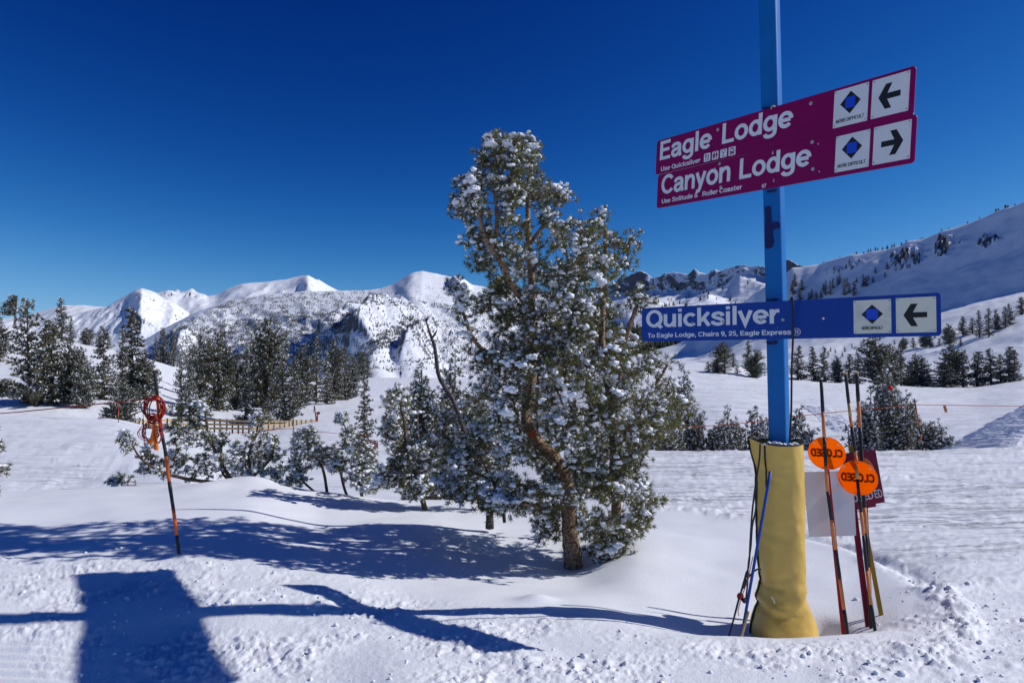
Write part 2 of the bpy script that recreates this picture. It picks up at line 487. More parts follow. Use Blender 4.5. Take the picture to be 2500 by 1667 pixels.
NEAR = [(1.0, 0.0), (2.6, 0.0), (3.7, 0.0)]
NEARL = [(1.0, 0.0), (2.5, -0.10), (3.7, -0.13), (4.4, -0.07)]
NEARM = [(1.0, 0.0), (2.5, -0.05), (3.7, -0.06), (4.4, -0.03)]
COLS = {
    -700: NEARL + [(5, 0.0), (6.3, 0.0), (8, p_(1245)), (10.5, p_(1200)), (13, -0.75), (16, p_(1182)), (22, p_(1110)), (30, p_(1045)), (36, p_(1012)), (42, -1.2), (55, 0.5), (75, 5.0), (95, 11.0), (130, 8.0), (220, -15)],
    0: NEARL + [(5, 0.0), (6.3, 0.0), (8, p_(1245)), (10.5, p_(1200)), (13, -0.78), (15, p_(1188)), (20, p_(1125)), (30, p_(1045)), (36, p_(1017)), (42, -1.6), (55, p_(962)), (75, p_(880)), (95, p_(795)), (120, 4.0), (220, -20)],
    130: NEARL + [(5, 0.0), (6.3, 0.0), (8, p_(1245)), (10.5, p_(1196)), (13, -0.8), (15.5, p_(1184)), (20, p_(1125)), (30, p_(1047)), (36, p_(1019)), (42, -1.8), (55, p_(968)), (75, p_(893)), (95, p_(838)), (108, p_(830)), (125, 1.5), (220, -20)],
    250: NEARL + [(5, 0.0), (6.3, 0.0), (8, p_(1245)), (10.5, p_(1191)), (13, -0.82), (16, p_(1178)), (20, p_(1127)), (30, p_(1050)), (37, p_(1022)), (43, -2.2), (55, p_(980)), (75, p_(905)), (95, p_(866)), (112, p_(850)), (135, -2.0), (220, -20)],
    450: NEARL + [(5, 0.0), (6.3, 0.0), (8.3, p_(1235)), (10.4, p_(1182)), (12.5, -0.88), (16, p_(1170)), (24, p_(1110)), (34, p_(1070)), (44, p_(1054)), (51, p_(1048)), (58, p_(1006)), (70, p_(978)), (90, p_(948)), (115, p_(903)), (135, p_(893)), (160, -4), (220, -20)],
    600: NEARM + [(5, 0.0), (6.2, -0.02), (8.3, p_(1240)), (10.2, p_(1181)), (12, -0.95), (16, -1.3), (22, -1.7), (30, p_(1112)), (45, p_(1066)), (53, p_(1054)), (63, p_(1012)), (80, p_(990)), (120, p_(955)), (165, p_(925)), (190, -2.5), (240, -12)],
    800: NEARM + [(5, -0.02), (6.2, -0.05), (7, p_(1335)), (9, p_(1248)), (10.4, p_(1200)), (12, -1.0), (20, -1.7), (30, p_(1112)), (46, p_(1054)), (56, p_(1030)), (70, p_(1002)), (100, p_(963)), (140, p_(935)), (172, p_(922)), (195, -2.5), (240, -12)],
    1000: NEAR + [(4.6, -0.02), (5.5, -0.08), (6.5, -0.16), (8, p_(1292)), (10, p_(1236)), (11, p_(1222)), (13, -1.1), (20, -1.7), (30, p_(1112)), (52, p_(1042)), (100, p_(966)), (140, p_(936)), (172, p_(922)), (195, -2.5), (240, -12)],
    1250: NEAR + [(4.6, -0.02), (5.5, -0.1), (6.4, -0.24), (7.2, p_(1367)), (9, p_(1272)), (11, p_(1222)), (14, p_(1168)), (20, p_(1110)), (30, p_(1080)), (50, p_(1040)), (100, p_(970)), (160, p_(928)), (190, -2.5), (240, -12)],
    1400: NEAR + [(4.6, -0.03), (5.5, -0.12), (6.4, -0.27), (7.2, p_(1368)), (9, p_(1272)), (11, p_(1212)), (14, p_(1150)), (18, p_(1106)), (22, -1.4), (30, -2.0), (50, p_(1015)), (90, p_(945)), (130, p_(900)), (165, -3), (240, -12)],
    1560: NEAR + [(4.4, -0.02), (5.2, -0.15), (6.4, -0.17), (7.2, -0.17), (9, p_(1258)), (12, p_(1172)), (15, p_(1118)), (16.8, p_(1102)), (21, -1.3), (30, -1.9), (45, p_(1005)), (70, p_(950)), (100, p_(915)), (130, p_(888)), (165, -3), (240, -12)],
    1750: NEAR + [(4.40, -0.02), (5.1, -0.245), (6.2, -0.215), (8, -0.20), (10, -0.22), (13, p_(1148)), (16.8, p_(1101)), (21, -1.2), (26, -1.6), (40, p_(1003)), (60, p_(965)), (90, p_(935)), (110, p_(905)), (130, p_(884)), (165, -3), (240, -12)],
    1900: NEAR + [(4.40, -0.02), (5.1, -0.255), (6.2, -0.215), (8, -0.20), (10, -0.22), (13, p_(1148)), (16.8, p_(1101)), (21, -1.1), (26, -1.5), (40, p_(1012)), (60, p_(978)), (90, p_(945)), (118, p_(924)), (150, -4), (240, -12)],
    2050: NEAR + [(4.45, -0.02), (5.1, -0.235), (6.2, -0.195), (8, -0.18), (10, -0.21), (13, p_(1148)), (16.8, p_(1101)), (20, -0.9), (26, p_(1092)), (40, p_(1025)), (60, p_(985)), (90, p_(952)), (118, p_(936)), (150, -3), (240, -12)],
    2200: NEAR + [(4.5, -0.02), (5.1, -0.12), (6.2, -0.13), (8, -0.15), (10, -0.2), (13, p_(1148)), (16.8, p_(1101)), (20, -0.85), (26, p_(1085)), (40, p_(1030)), (60, p_(990)), (90, p_(960)), (118, p_(944)), (150, p_(945)), (240, -12)],
    2350: NEAR + [(4.5, -0.02), (5.5, -0.06), (8, -0.14), (10, -0.2), (13, p_(1148)), (16.8, p_(1100)), (22, p_(1086)), (30, p_(1052)), (45, p_(1016)), (70, p_(982)), (100, p_(955)), (120, p_(946)), (150, p_(948)), (240, -8)],
    2500: NEAR + [(4.5, -0.02), (5.5, -0.06), (8, -0.12), (10, -0.18), (13, p_(1146)), (16.8, p_(1098)), (22, p_(1075)), (30, p_(1042)), (45, p_(1005)), (70, p_(970)), (100, p_(945)), (122, p_(928)), (150, p_(935)), (240, -6)],
    3200: NEAR + [(4.5, 0.0), (5.5, 0.0), (8, -0.05), (10, -0.1), (13, p_(1140)), (16.8, p_(1092)), (22, p_(1060)), (30, p_(1025)), (45, p_(990)), (70, p_(950)), (100, p_(910)), (130, p_(890)), (240, 0)],
}
CPX = sorted(COLS)
LNY = np.linspace(math.log(0.9), math.log(260), 420)


def pchip(x, y, xq):
    x = np.asarray(x, float); y = np.asarray(y, float)
    h = np.diff(x); d = np.diff(y) / h
    m = np.zeros_like(y)
    m[0], m[-1] = d[0], d[-1]
    for i in range(1, len(x) - 1):
        if d[i - 1] * d[i] > 0:
            w1 = 2 * h[i] + h[i - 1]; w2 = h[i] + 2 * h[i - 1]
            m[i] = (w1 + w2) / (w1 / d[i - 1] + w2 / d[i])
    k = np.clip(np.searchsorted(x, xq) - 1, 0, len(x) - 2)
    t = np.clip((xq - x[k]) / h[k], 0, 1)
    return ((1 + 2 * t) * (1 - t) ** 2 * y[k] + t * (1 - t) ** 2 * h[k] * m[k] + t * t * (3 - 2 * t) * y[k + 1] + t * t * (t - 1) * h[k] * m[k + 1])


TAB = []
for c in CPX:
    ys = []; zs = []
    for Y, v in COLS[c]:
        ys.append(math.log(Y)); zs.append(EYE + Y * slope(v[1]) if isinstance(v, tuple) else v)
    TAB.append(pchip(ys, zs, LNY))
TAB = np.array(TAB)
# refine in x smoothly
FX = np.linspace(CPX[0], CPX[-1], 391)
TABX = np.array([pchip(CPX, TAB[:, j], FX) for j in range(TAB.shape[1])]).T


def base_h(x, Y):
    Y = np.maximum(np.asarray(Y, float), 0.95)
    px = np.clip(1250 + FPX * np.asarray(x, float) / Y, FX[0], FX[-1] - 1e-3)
    a = (px - FX[0]) / (FX[1] - FX[0]); i = np.minimum(a.astype(int), len(FX) - 2); a = a - i
    b = np.clip((np.log(Y) - LNY[0]) / (LNY[1] - LNY[0]), 0, len(LNY) - 1.001); j = b.astype(int); b = b - j
    return (TABX[i, j] * (1 - a) + TABX[i + 1, j] * a) * (1 - b) + (TABX[i, j + 1] * (1 - a) + TABX[i + 1, j + 1] * a) * b


def ground_pt(px, py, ylo=2.5, yhi=16.0):
    """ground point seen at (px, py) between two distances (base surface)"""
    Y = np.exp(np.linspace(math.log(ylo), math.log(yhi), 1500))
    x = (px - 1250) / FPX * Y
    z = base_h(x, Y)
    for _ in range(2):
        d = Y * CT + (z - EYE) * ST
        x = (px - 1250) / FPX * d
        z = base_h(x, Y)
    q = proj(x, Y, z)[1]
    k = int(np.argmin(np.abs(q - py)))
    return Vector((x[k], Y[k], z[k]))


def poly_dist(x, y, pts):
    best = np.full(np.shape(x), 1e9)
    for (ax, ay), (bx, by) in zip(pts[:-1], pts[1:]):
        dx, dy = bx - ax, by - ay
        t = np.clip(((x - ax) * dx + (y - ay) * dy) / (dx * dx + dy * dy + 1e-12), 0, 1)
        best = np.minimum(best, np.hypot(x - ax - t * dx, y - ay - t * dy))
    return best


def gline(pix, ylo=2.5, yhi=16.0):
    pts = [ground_pt(a, b, ylo, yhi) for a, b in pix]
    sm = smooth_path([(p.x, p.y) for p in pts], 6)
    return [tuple(q) for q in sm]


BERMS = [  # photograph line, width, height, crumble
    (gline([(440, 1360), (500, 1395), (480, 1440), (600, 1462), (760, 1470), (800, 1490)]), 0.10, 0.022),
    (gline([(560, 1450), (700, 1462), (790, 1485)]), 0.14, 0.016),
    (gline([(850, 1500), (1000, 1500), (1120, 1535), (1260, 1590), (1420, 1650)]), 0.13, 0.022),
    (gline([(0, 1325), (150, 1330), (330, 1345), (440, 1355)]), 0.05, 0.02),
    (gline([(2120, 1365), (2210, 1395), (2270, 1440), (2320, 1500), (2290, 1570), (2200, 1620), (2050, 1660)]), 0.12, 0.042),
    (gline([(2270, 1420), (2350, 1480), (2370, 1560), (2300, 1640)]), 0.09, 0.035),
    (gline([(1560, 1240), (1680, 1245), (1790, 1262)]), 0.16, 0.07),
    (gline([(60, 1165), (180, 1184), (330, 1192)], 12.6, 30), 0.12, 0.05),
    (gline([(20, 1148), (160, 1155), (300, 1175)], 12.6, 30), 0.16, 0.06),
    (gline([(0, 1125), (120, 1122), (210, 1140)], 12.6, 30), 0.16, 0.06),
]
TRENCH = [(gline([(1960, 1308), (2060, 1330), (2140, 1360)]), 0.06, 0.05),
          (gline([(2140, 1358), (2200, 1385), (2260, 1430)]), 0.10, 0.05),
          (gline([(430, 1525), (650, 1522), (900, 1478), (1000, 1470)]), 0.16, 0.012)]
EDGE = np.array([(-900, 1318), (0, 1318), (420, 1335), (700, 1362), (900, 1405), (1150, 1462), (1450, 1512), (1700, 1540), (2080, 1552), (2180, 1500), (2240, 1440), (2300, 1380), (2420, 1330), (2700, 1300), (3400, 1300)], float)
RIGHT_EDGE = np.array([(1400, 1225), (1560, 1238), (1790, 1262), (1960, 1310), (2130, 1368), (2260, 1430), (2330, 1500), (2600, 1600), (3400, 1700)], float)
TR_A = gline([(2395, 1104), (2440, 1060), (2500, 1010), (2560, 970)], 17, 60)
TR_B = gline([(1990, 1000), (2040, 1020), (2090, 1045)], 22, 80)


def ground_h(x, Y):
    x = np.asarray(x, float); Y = np.asarray(Y, float)
    h = base_h(x, Y)
    Ys = np.maximum(Y, 0.95)
    px, py = proj(x, Ys, h)
    near = sstep(2.2, 2.8, Y)
    # crumbly trampled foreground
    m = sstep(-6, 55, py - np.interp(px, EDGE[:, 0], EDGE[:, 1])) * (Y < 9) * near
    m *= 1 - 0.96 * sstep(-220, 60, -px + 60 + 0.0 * py) * sstep(1530, 1580, py)
    right = sstep(2300, 2450, px)
    m = m * (1 - 0.75 * right)
    patch = np.clip(0.62 + 1.0 * fbm(x / 0.8, Y / 0.5, 3, 21), 0.15, 1.6)
    crum = np.abs(fbm(x / 0.10, Y / 0.085, 4, 3, 0.62))
    h = h + m * patch * (0.016 * fbm(x / 0.40, Y / 0.28, 4, 1) + 0.022 * crum - 0.005)
    # corduroy at the lower left
    mc = sstep(1545, 1590, py) * sstep(230, 90, px) * near
    h = h + mc * 0.010 * np.sin((Y * 1.0 + 0.10 * x + 0.03 * fbm(x / 2, Y / 2, 2, 8)) * 2 * np.pi / 0.085)
    mc2 = sstep(1355, 1385, py) * sstep(1480, 1430, py) * sstep(170, 60, px) * near
    h = h + mc2 * 0.008 * np.sin((Y * 1.0 + 0.12 * x) * 2 * np.pi / 0.12)
    # soft drift
    h = h + 0.025 * fbm(x / 1.6, Y / 1.1, 3, 31) * sstep(2.8, 5.5, Y) * sstep(60, 15, Y)
    # groomed run right of the mound: ski tracks, mostly across the view
    re = np.interp(px, RIGHT_EDGE[:, 0], RIGHT_EDGE[:, 1])
    mr = sstep(8, -12, py - re) * sstep(1380, 1560, px) * sstep(19.5, 17, Y)
    mr = np.maximum(mr, right * (Y < 17) * near)
    wx = x + 0.5 * fbm(x / 3, Y / 3, 2, 41)
    sk = fbm(wx / 2.6, (Y + 0.34 * x) / 0.10, 3, 12, 0.6)
    sk2 = np.where(fbm(x / 4, Y / 3, 2, 16) > 0, ridged(wx / 5.0, (Y + 0.30 * x) / 0.24, 2, 15), ridged(wx / 5.0, (Y - 0.22 * x) / 0.24, 2, 15))
    h = h + mr * (0.015 * sk + 0.022 * sk2 + 0.006 * fbm(x / 0.55, (Y + 0.1 * x) / 0.11, 4, 61, 0.6) * np.clip(0.7 + 0.6 * fbm(x / 2.5, Y / 1.0, 2, 62), 0.25, 1.4) + 0.016 * fbm(x / 2.2, Y / 0.9, 2, 77))
    gr = 2.2 * np.clip(sk2 + 0.30 * sk - 0.20, 0, 0.45) * np.clip(0.4 + fbm(x / 0.9, Y / 0.5, 2, 93), 0, 1.3)
    h = h - mr * gr * (0.016 + 0.075 * np.abs(fbm(x / 0.16, Y / 0.05, 3, 94)))
    cr = np.clip(fbm(x / 1.2, Y / 0.7, 3, 91) - 0.15, 0, 1)
    h = h + mr * cr * 0.045 * np.abs(fbm(x / 0.16, Y / 0.13, 3, 92))
    # runs farther out
    mf = sstep(19, 24, Y) * sstep(200, 120, Y)
    h = h + mf * (0.04 * fbm(x / 9.0, (Y + 0.4 * x) / 1.0, 3, 13, 0.6) + 0.028 * fbm(x / 2.4, (Y + 0.2 * x) / 1.1, 4, 14, 0.6) + 0.10 * fbm(x / 22, Y / 16, 2, 19))
    ml = sstep(12, 14, Y) * sstep(40, 33, Y) * sstep(900, 500, px)
    al, ac = (x - 2.1 * Y) / 2.33, (2.1 * x + Y) / 2.33
    h = h + ml * (0.020 * fbm(al / 3.5, ac / 0.30, 3, 17, 0.55) * np.clip(0.4 + fbm(x / 3, Y / 4, 2, 64), 0, 1.2) + 0.016 * fbm(x / 1.5, Y / 1.2, 3, 63))
    for pts, w, a in BERMS:
        pa = np.array(pts)
        sel = (x > pa[:, 0].min() - 1) & (x < pa[:, 0].max() + 1) & (Y > pa[:, 1].min() - 1) & (Y < pa[:, 1].max() + 1)
        if not sel.any():
            continue
        xs = x[sel]; ys = Y[sel]
        d = poly_dist(xs + 0.05 * fbm(xs / 0.2, ys / 0.2, 2, 5), ys, pts)
        lump = 0.35 + 0.45 * fbm(xs / 0.16, ys / 0.13, 2, 9) + 0.45 * np.abs(fbm(xs / 0.09, ys / 0.08, 3, 7))
        hh = h[sel] + a * np.exp(-(d / w) ** 2) * lump
        h[sel] = hh
    for pts, w, a in TRENCH:
        pa = np.array(pts)
        sel = (x > pa[:, 0].min() - 1) & (x < pa[:, 0].max() + 1) & (Y > pa[:, 1].min() - 1) & (Y < pa[:, 1].max() + 1)
        if not sel.any():
            continue
        d = poly_dist(x[sel], Y[sel], pts)
        h[sel] = h[sel] - a * np.exp(-(d / w) ** 2)
    # melt hollow beside the padded post, hollows and little drifts round the trees
    def bump(cx, cy, sx, sy, a):
        nonlocal h
        h = h + a * np.exp(-((x - cx) / sx) ** 2 - ((Y - cy) / sy) ** 2)
    q = ground_pt(2008, 1500)
    bump(2.35, 5.22, 0.12, 0.17, -0.20)
    bump(0.62, 7.2, 0.45, 0.35, -0.07)
    bump(0.19, 5.43, 0.15, 0.13, 0.055)
    q = ground_pt(620, 1182); bump(q.x, q.y, 0.5, 0.4, 0.10)
    q = ground_pt(500, 1190); bump(q.x, q.y, 0.35, 0.3, 0.05)
    return h


PAD_Y = 4.72


def build_ground():
    u_d = np.linspace(-230, 2730, 720)
    u = np.concatenate([1250 - FPX * np.geomspace(4.0, (1250 + 233) / FPX, 26), u_d, 1250 + FPX * np.geomspace((2733 - 1250) / FPX, 4.0, 26)])
    inv = np.linspace(1 / 2.6, 1 / 18.0, 340)
    Y = np.concatenate([1 / inv, np.geomspace(18.12, 250, 130)])
    a = (u - 1250) / FPX
    X = a[None, :] * Y[:, None]
    YY = np.repeat(Y[:, None], len(u), 1)
    Z = ground_h(X, YY)
    v = np.stack([X, YY, Z], -1)
    n, m = X.shape
    i = np.arange(n - 1)[:, None] * m + np.arange(m - 1)[None, :]
    f = np.stack([i, i + 1, i + 1 + m, i + m], -1).reshape(-1, 4)
    me = mesh_np("snow_ground", v, f, ground_material())
    px, py = proj(X, YY, Z)
    re = np.interp(px, RIGHT_EDGE[:, 0], RIGHT_EDGE[:, 1])
    gm = sstep(6, -14, py - re) * sstep(1400, 1560, px) * sstep(6, 7, YY)
    gm = np.maximum(gm, sstep(13, 16, YY) * 0.7)
    gm = gm * np.clip(0.75 + 0.7 * fbm(X / 4, YY / 2.5, 2, 23), 0.1, 1)
    at = me.attributes.new("groomed", 'FLOAT', 'POINT'); at.data.foreach_set("value", gm.astype(np.float32).ravel())
    tag(link("snow_ground", me), kind="structure")
    # the same snow behind and beside the camera, coarse
    xs = np.linspace(-60, 60, 61); ys = np.linspace(-80, 2.45, 42)
    XX, Y2 = np.meshgrid(xs, ys)
    Z2 = 0.05 * fbm(XX / 5, Y2 / 5, 3, 2) * sstep(2.4, -2, Y2) - 0.004
    v = np.stack([XX, Y2, Z2], -1)
    n, m = XX.shape
    i = np.arange(n - 1)[:, None] * m + np.arange(m - 1)[None, :]
    f = np.stack([i, i + 1, i + 1 + m, i + m], -1).reshape(-1, 4)
    tag(link("snow_field", mesh_np("snow_field", v, f, M['snow'])), kind="structure")


build_ground()


def gz(x, y):
    return float(ground_h(np.array([float(x)]), np.array([float(y)]))[0])


def on_ground(px, Y):
    x = (px - 1250) / FPX * Y
    for _ in range(3):
        z = gz(x, Y)
        x = (px - 1250) / FPX * (Y * CT + (z - EYE) * ST)
    return Vector((x, Y, z))


def groomer_track(name, pts, half, period, amp):
    """the ribbed strip a snow groomer leaves, pressed on the run"""
    p = np.array(pts); seg = np.r_[0, np.cumsum(np.hypot(*np.diff(p, axis=0).T))]
    n = int(seg[-1] / period * 8)
    t = np.linspace(0, seg[-1], n); cx = np.interp(t, seg, p[:, 0]); cy = np.interp(t, seg, p[:, 1])
    w = np.linspace(-half, half, 13)
    X = cx[:, None] + w[None, :]; Y = cy[:, None] - 0.75 * w[None, :]
    ph = (t[:, None] / period + 0.15 * fbm(X / 1.5, Y / 2, 2, 44)) % 1.0
    prof = np.where(ph < 0.25, ph / 0.25, 1 - (ph - 0.25) / 0.75)
    edge = (1 - np.abs(w / half)[None, :] ** 6) * sstep(0, 1.5, t)[:, None] * sstep(seg[-1], seg[-1] - 1.5, t)[:, None]
    Z = ground_h(X, Y) - 0.05 + edge * (0.035 + amp * prof * np.clip(0.8 + 0.8 * fbm(X / 0.5, Y / 2, 2, 45), 0.2, 1.3))
    m = len(w)
    i = np.arange(n - 1)[:, None] * m + np.arange(m - 1)[None, :]
    f = np.stack([i, i + 1, i + 1 + m, i + m], -1).reshape(-1, 4)
    tag(link(name, mesh_np(name, np.stack([X, Y, Z], -1), f, M['snow'], smooth=False)), kind="structure")


groomer_track("groomer_track", gline([(2375, 1103), (2410, 1078), (2450, 1046), (2500, 1010), (2560, 968)], 17.6, 60), 0.85, 0.45, 0.13)
groomer_track("groomer_track", gline([(1985, 992), (2020, 1012), (2050, 1036), (2075, 1060)], 22, 80), 0.9, 0.6, 0.16)
# ------------------------------------------------------------------ mountains
def loft(rows, npx, nv, disp):
    """rows: near to far lists of (px, py, Y); returns a grid of points (nv, npx, 3) after displacement"""
    pxs = np.linspace(rows[0][0][0], rows[0][-1][0], npx)
    R3 = []
    for r in rows:
        r = np.array(r, float)
        py = np.interp(pxs, r[:, 0], r[:, 1]); Y = np.interp(pxs, r[:, 0], r[:, 2])
        b = (833.5 - py) / FPX
        d = Y / (CT - ST * b)
        R3.append(np.stack([(pxs - 1250) / FPX * d, Y, EYE + d * (ST + CT * b)], -1))
    R3 = np.array(R3)
    k = len(rows)
    t = np.linspace(0, k - 1, nv)
    G = np.zeros((nv, npx, 3))
    E = np.concatenate([[2 * R3[0] - R3[1]], R3, [2 * R3[-1] - R3[-2]]])
    for q, tt in enumerate(t):
        i = min(int(tt), k - 2); s = tt - i
        p0, p1, p2, p3 = E[i], E[i + 1], E[i + 2], E[i + 3]
        G[q] = 0.5 * (2 * p1 + (p2 - p0) * s * 0.6 + (2 * p0 - 5 * p1 + 4 * p2 - p3) * s * s * 0 + 0) if False else p1 * (1 - s) + p2 * s
    # soften the row joints
    for _ in range(max(1, nv // (k * 6))):
        G[1:-1] = 0.25 * G[:-2] + 0.5 * G[1:-1] + 0.25 * G[2:]
    px, py = proj(G[..., 0], G[..., 1], G[..., 2])
    tv = np.repeat(t[:, None], npx, 1)
    G[..., 2] += disp(G[..., 0], G[..., 1], G[..., 2], px, py, tv)
    return G


def grid_obj(name, G, material):
    n, m = G.shape[:2]
    i = np.arange(n - 1)[:, None] * m + np.arange(m - 1)[None, :]
    f = np.stack([i, i + 1, i + 1 + m, i + m], -1).reshape(-1, 4)
    return tag(link(name, mesh_np(name, G, f, material)), kind="structure")


def spur(px, py, pts, H, wl, wr):
    """tent along a photograph polyline (top to bottom): steep on its left, gentle on its right"""
    best = np.full(px.shape, 1e9); side = np.zeros(px.shape); tt = np.zeros(px.shape)
    L = len(pts) - 1
    for q, ((ax, ay), (bx, by)) in enumerate(zip(pts[:-1], pts[1:])):
        dx, dy = bx - ax, by - ay
        t = np.clip(((px - ax) * dx + (py - ay) * dy) / (dx * dx + dy * dy), 0, 1)
        ex = px - ax - t * dx; ey = py - ay - t * dy
        d = np.hypot(ex, ey)
        s = dx * ey - dy * ex
        w = d < best
        best = np.where(w, d, best); side = np.where(w, s, side); tt = np.where(w, (q + t) / L, tt)
    left = side > 0
    w = np.where(left, wl, wr)
    fade = sstep(0, 0.45, tt) * sstep(1.0, 0.75, tt)
    return H * np.clip(1 - best / w, 0, 1) ** 1.2 * fade


MTN_FAR = mountain_material("far_mountain_snow", 0.44, 0.58, 0.012)
MTN_MID = mountain_material("mountain_snow", 0.51, 0.65, 0.02)
MTN_RIDGE = mountain_material("rocky_ridge_snow", 0.53, 0.67, 0.018)
MTN_SLOPE = mountain_material("bowl_snow", 0.40, 0.49, 0.05, bdist=0.8)

# farthest peaks on the left
crestF = [(-500, 800), (-100, 790), (60, 770), (100, 757), (150, 743), (200, 742), (262, 747), (300, 723), (330, 707), (345, 702), (362, 706), (385, 718), (394, 713), (408, 708), (425, 709), (440, 712), (465, 707), (485, 712), (508, 722), (530, 716), (560, 700), (590, 690), (640, 686), (690, 680), (730, 673), (752, 669), (768, 678), (800, 695), (832, 709), (900, 722), (1200, 760), (1500, 780)]
rowsF = [
    [(-500, 905, 4200), (1500, 905, 4200)],
    [(-500, 860, 4800), (100, 850, 4800), (300, 840, 4700), (600, 830, 4700), (1500, 850, 4800)],
    [(-500, 830, 5600), (100, 800, 5600), (200, 790, 5500), (345, 775, 5300), (450, 780, 5600), (600, 745, 5500), (750, 735, 5300), (900, 770, 5600), (1500, 800, 5600)],
    [(a, b, 6500 - (250 if a in (345, 752) else 0)) for a, b in crestF],
    [(a, b + 90, 7600) for a, b in crestF],
]


def dispF(x, y, z, px, py, t):
    e = sstep(0, 1.2, t) * (1 - 0.90 * sstep(1.5, 2.75, t))
    d = 20 * ridged(x / 900, y / 1900, 5, 101) * e + 30 * sstep(0.6, 1.6, t) * sstep(3.1, 2.4, t) * ridged((x + 0.3 * z) / 330, y / 700, 4, 107, 0.55) + 5 * ridged(x / 200, y / 260, 3, 104)
    d = d + spur(px, py, [(345, 702), (350, 730), (340, 760), (380, 800)], 38, 50, 110)
    d = d + spur(px, py, [(752, 669), (748, 690), (760, 715), (770, 740)], 34, 40, 60) + np.exp(-(((px - 450) / 55) ** 4) - ((py - 722) / 14) ** 2) * 45 * (np.abs(fbm(x / 60, y / 90, 4, 108, 0.6)) - 0.2)
    d = d
    return d


GF = loft(rowsF, 400, 100, dispF)
grid_obj("far_mountains", GF, MTN_FAR)

crestP = [(60, 800), (150, 776), (215, 758), (262, 747), (300, 723), (330, 707), (345, 702), (360, 706), (385, 719), (415, 736), (450, 757), (490, 778), (540, 798), (640, 830)]
rowsP = [
    [(60, 860, 4600), (640, 870, 4600)],
    [(60, 835, 5000), (200, 805, 5000), (345, 780, 4800), (450, 800, 5000), (640, 850, 5000)],
    [(60, 815, 5450), (200, 782, 5450), (300, 750, 5350), (345, 735, 5250), (400, 752, 5400), (450, 780, 5450), (640, 838, 5450)],
    [(a, b, 5800) for a, b in crestP],
    [(a, b + 60, 6300) for a, b in crestP],
]


def dispP(x, y, z, px, py, t):
    e = sstep(0, 1.0, t) * sstep(3.02, 2.5, t)
    return 26 * e * ridged((x + 0.2 * y) / 260, y / 800, 5, 151, 0.55) + 3 * ridged(x / 70, y / 90, 3, 152) + spur(px, py, [(345, 700), (347, 735), (338, 770), (335, 800)], 45, 30, 60) + spur(px, py, [(400, 728), (420, 760), (430, 790)], 30, 20, 40)


grid_obj("pyramid_peak", loft(rowsP, 240, 90, dispP), MTN_FAR)

# the broad forested mountain in the middle
crestM = [(-300, 900), (150, 880), (250, 860), (340, 835), (400, 800), (470, 764), (520, 745), (560, 731), (650, 716), (740, 709), (830, 707), (900, 706), (930, 701), (960, 692), (985, 679), (1008, 665), (1030, 658), (1060, 664), (1088, 670), (1112, 676), (1150, 692), (1190, 698), (1300, 715), (1420, 712), (1500, 730), (1700, 770), (1900, 800)]
rowsM = [
    [(-300, 960, 1500), (1900, 960, 1500)],
    [(-300, 935, 1900), (250, 930, 1900), (600, 925, 1900), (900, 925, 1800), (1100, 920, 1900), (1900, 930, 1900)],
    [(-300, 920, 2500), (250, 900, 2500), (450, 870, 2500), (600, 860, 2500), (800, 850, 2400), (950, 840, 2300), (1100, 835, 2400), (1300, 840, 2600), (1900, 880, 2600)],
    [(-300, 910, 3100), (250, 880, 3100), (400, 840, 3200), (550, 790, 3300), (700, 770, 3200), (850, 775, 3000), (1000, 755, 2900), (1150, 760, 3100), (1300, 780, 3300), (1900, 840, 3300)],
    [(a, b, 4300) for a, b in crestM],
    [(a, b + 90, 5200) for a, b in crestM],
]


def dispM(x, y, z, px, py, t):
    e = sstep(0.2, 1.4, t) * (1 - 0.92 * sstep(2.4, 3.6, t))
    d = 24 * ridged((x + 0.5 * y) / 480, y / 1000, 5, 111) * e + 20 * sstep(0.6, 1.6, t) * sstep(3.75, 2.8, t) * ridged((x + 0.6 * y) / 150, y / 800, 4, 117, 0.6) + 2.5 * ridged(x / 90, y / 120, 3, 114)
    d = d + spur(px, py, [(935, 742), (890, 770), (850, 800), (790, 850), (740, 905)], 95, 30, 110)
    d = d + spur(px, py, [(1060, 770), (1000, 790), (940, 815), (880, 860), (830, 915)], 130, 45, 130)
    d = d + spur(px, py, [(1090, 790), (1060, 825), (1010, 870), (960, 930)], 70, 26, 90) + 14 * sstep(1.0, 1.6, t) * sstep(3.0, 2.2, t) * sstep(840, 920, px) * ridged((x + 0.7 * y) / 60, y / 300, 3, 118)
    d = d + spur(px, py, [(600, 745), (520, 775), (440, 820), (380, 870)], 60, 20, 60)
    d = d + spur(px, py, [(480, 830), (450, 850), (420, 885)], 45, 25, 30)
    d = d + spur(px, py, [(1030, 660), (1000, 690), (975, 725)], 16, 45, 60)
    d = d + spur(px, py, [(1100, 678), (1110, 700), (1130, 730)], 60, 14, 40)
    return d


GM = loft(rowsM, 520, 165, dispM)
grid_obj("broad_mountain", GM, MTN_MID)

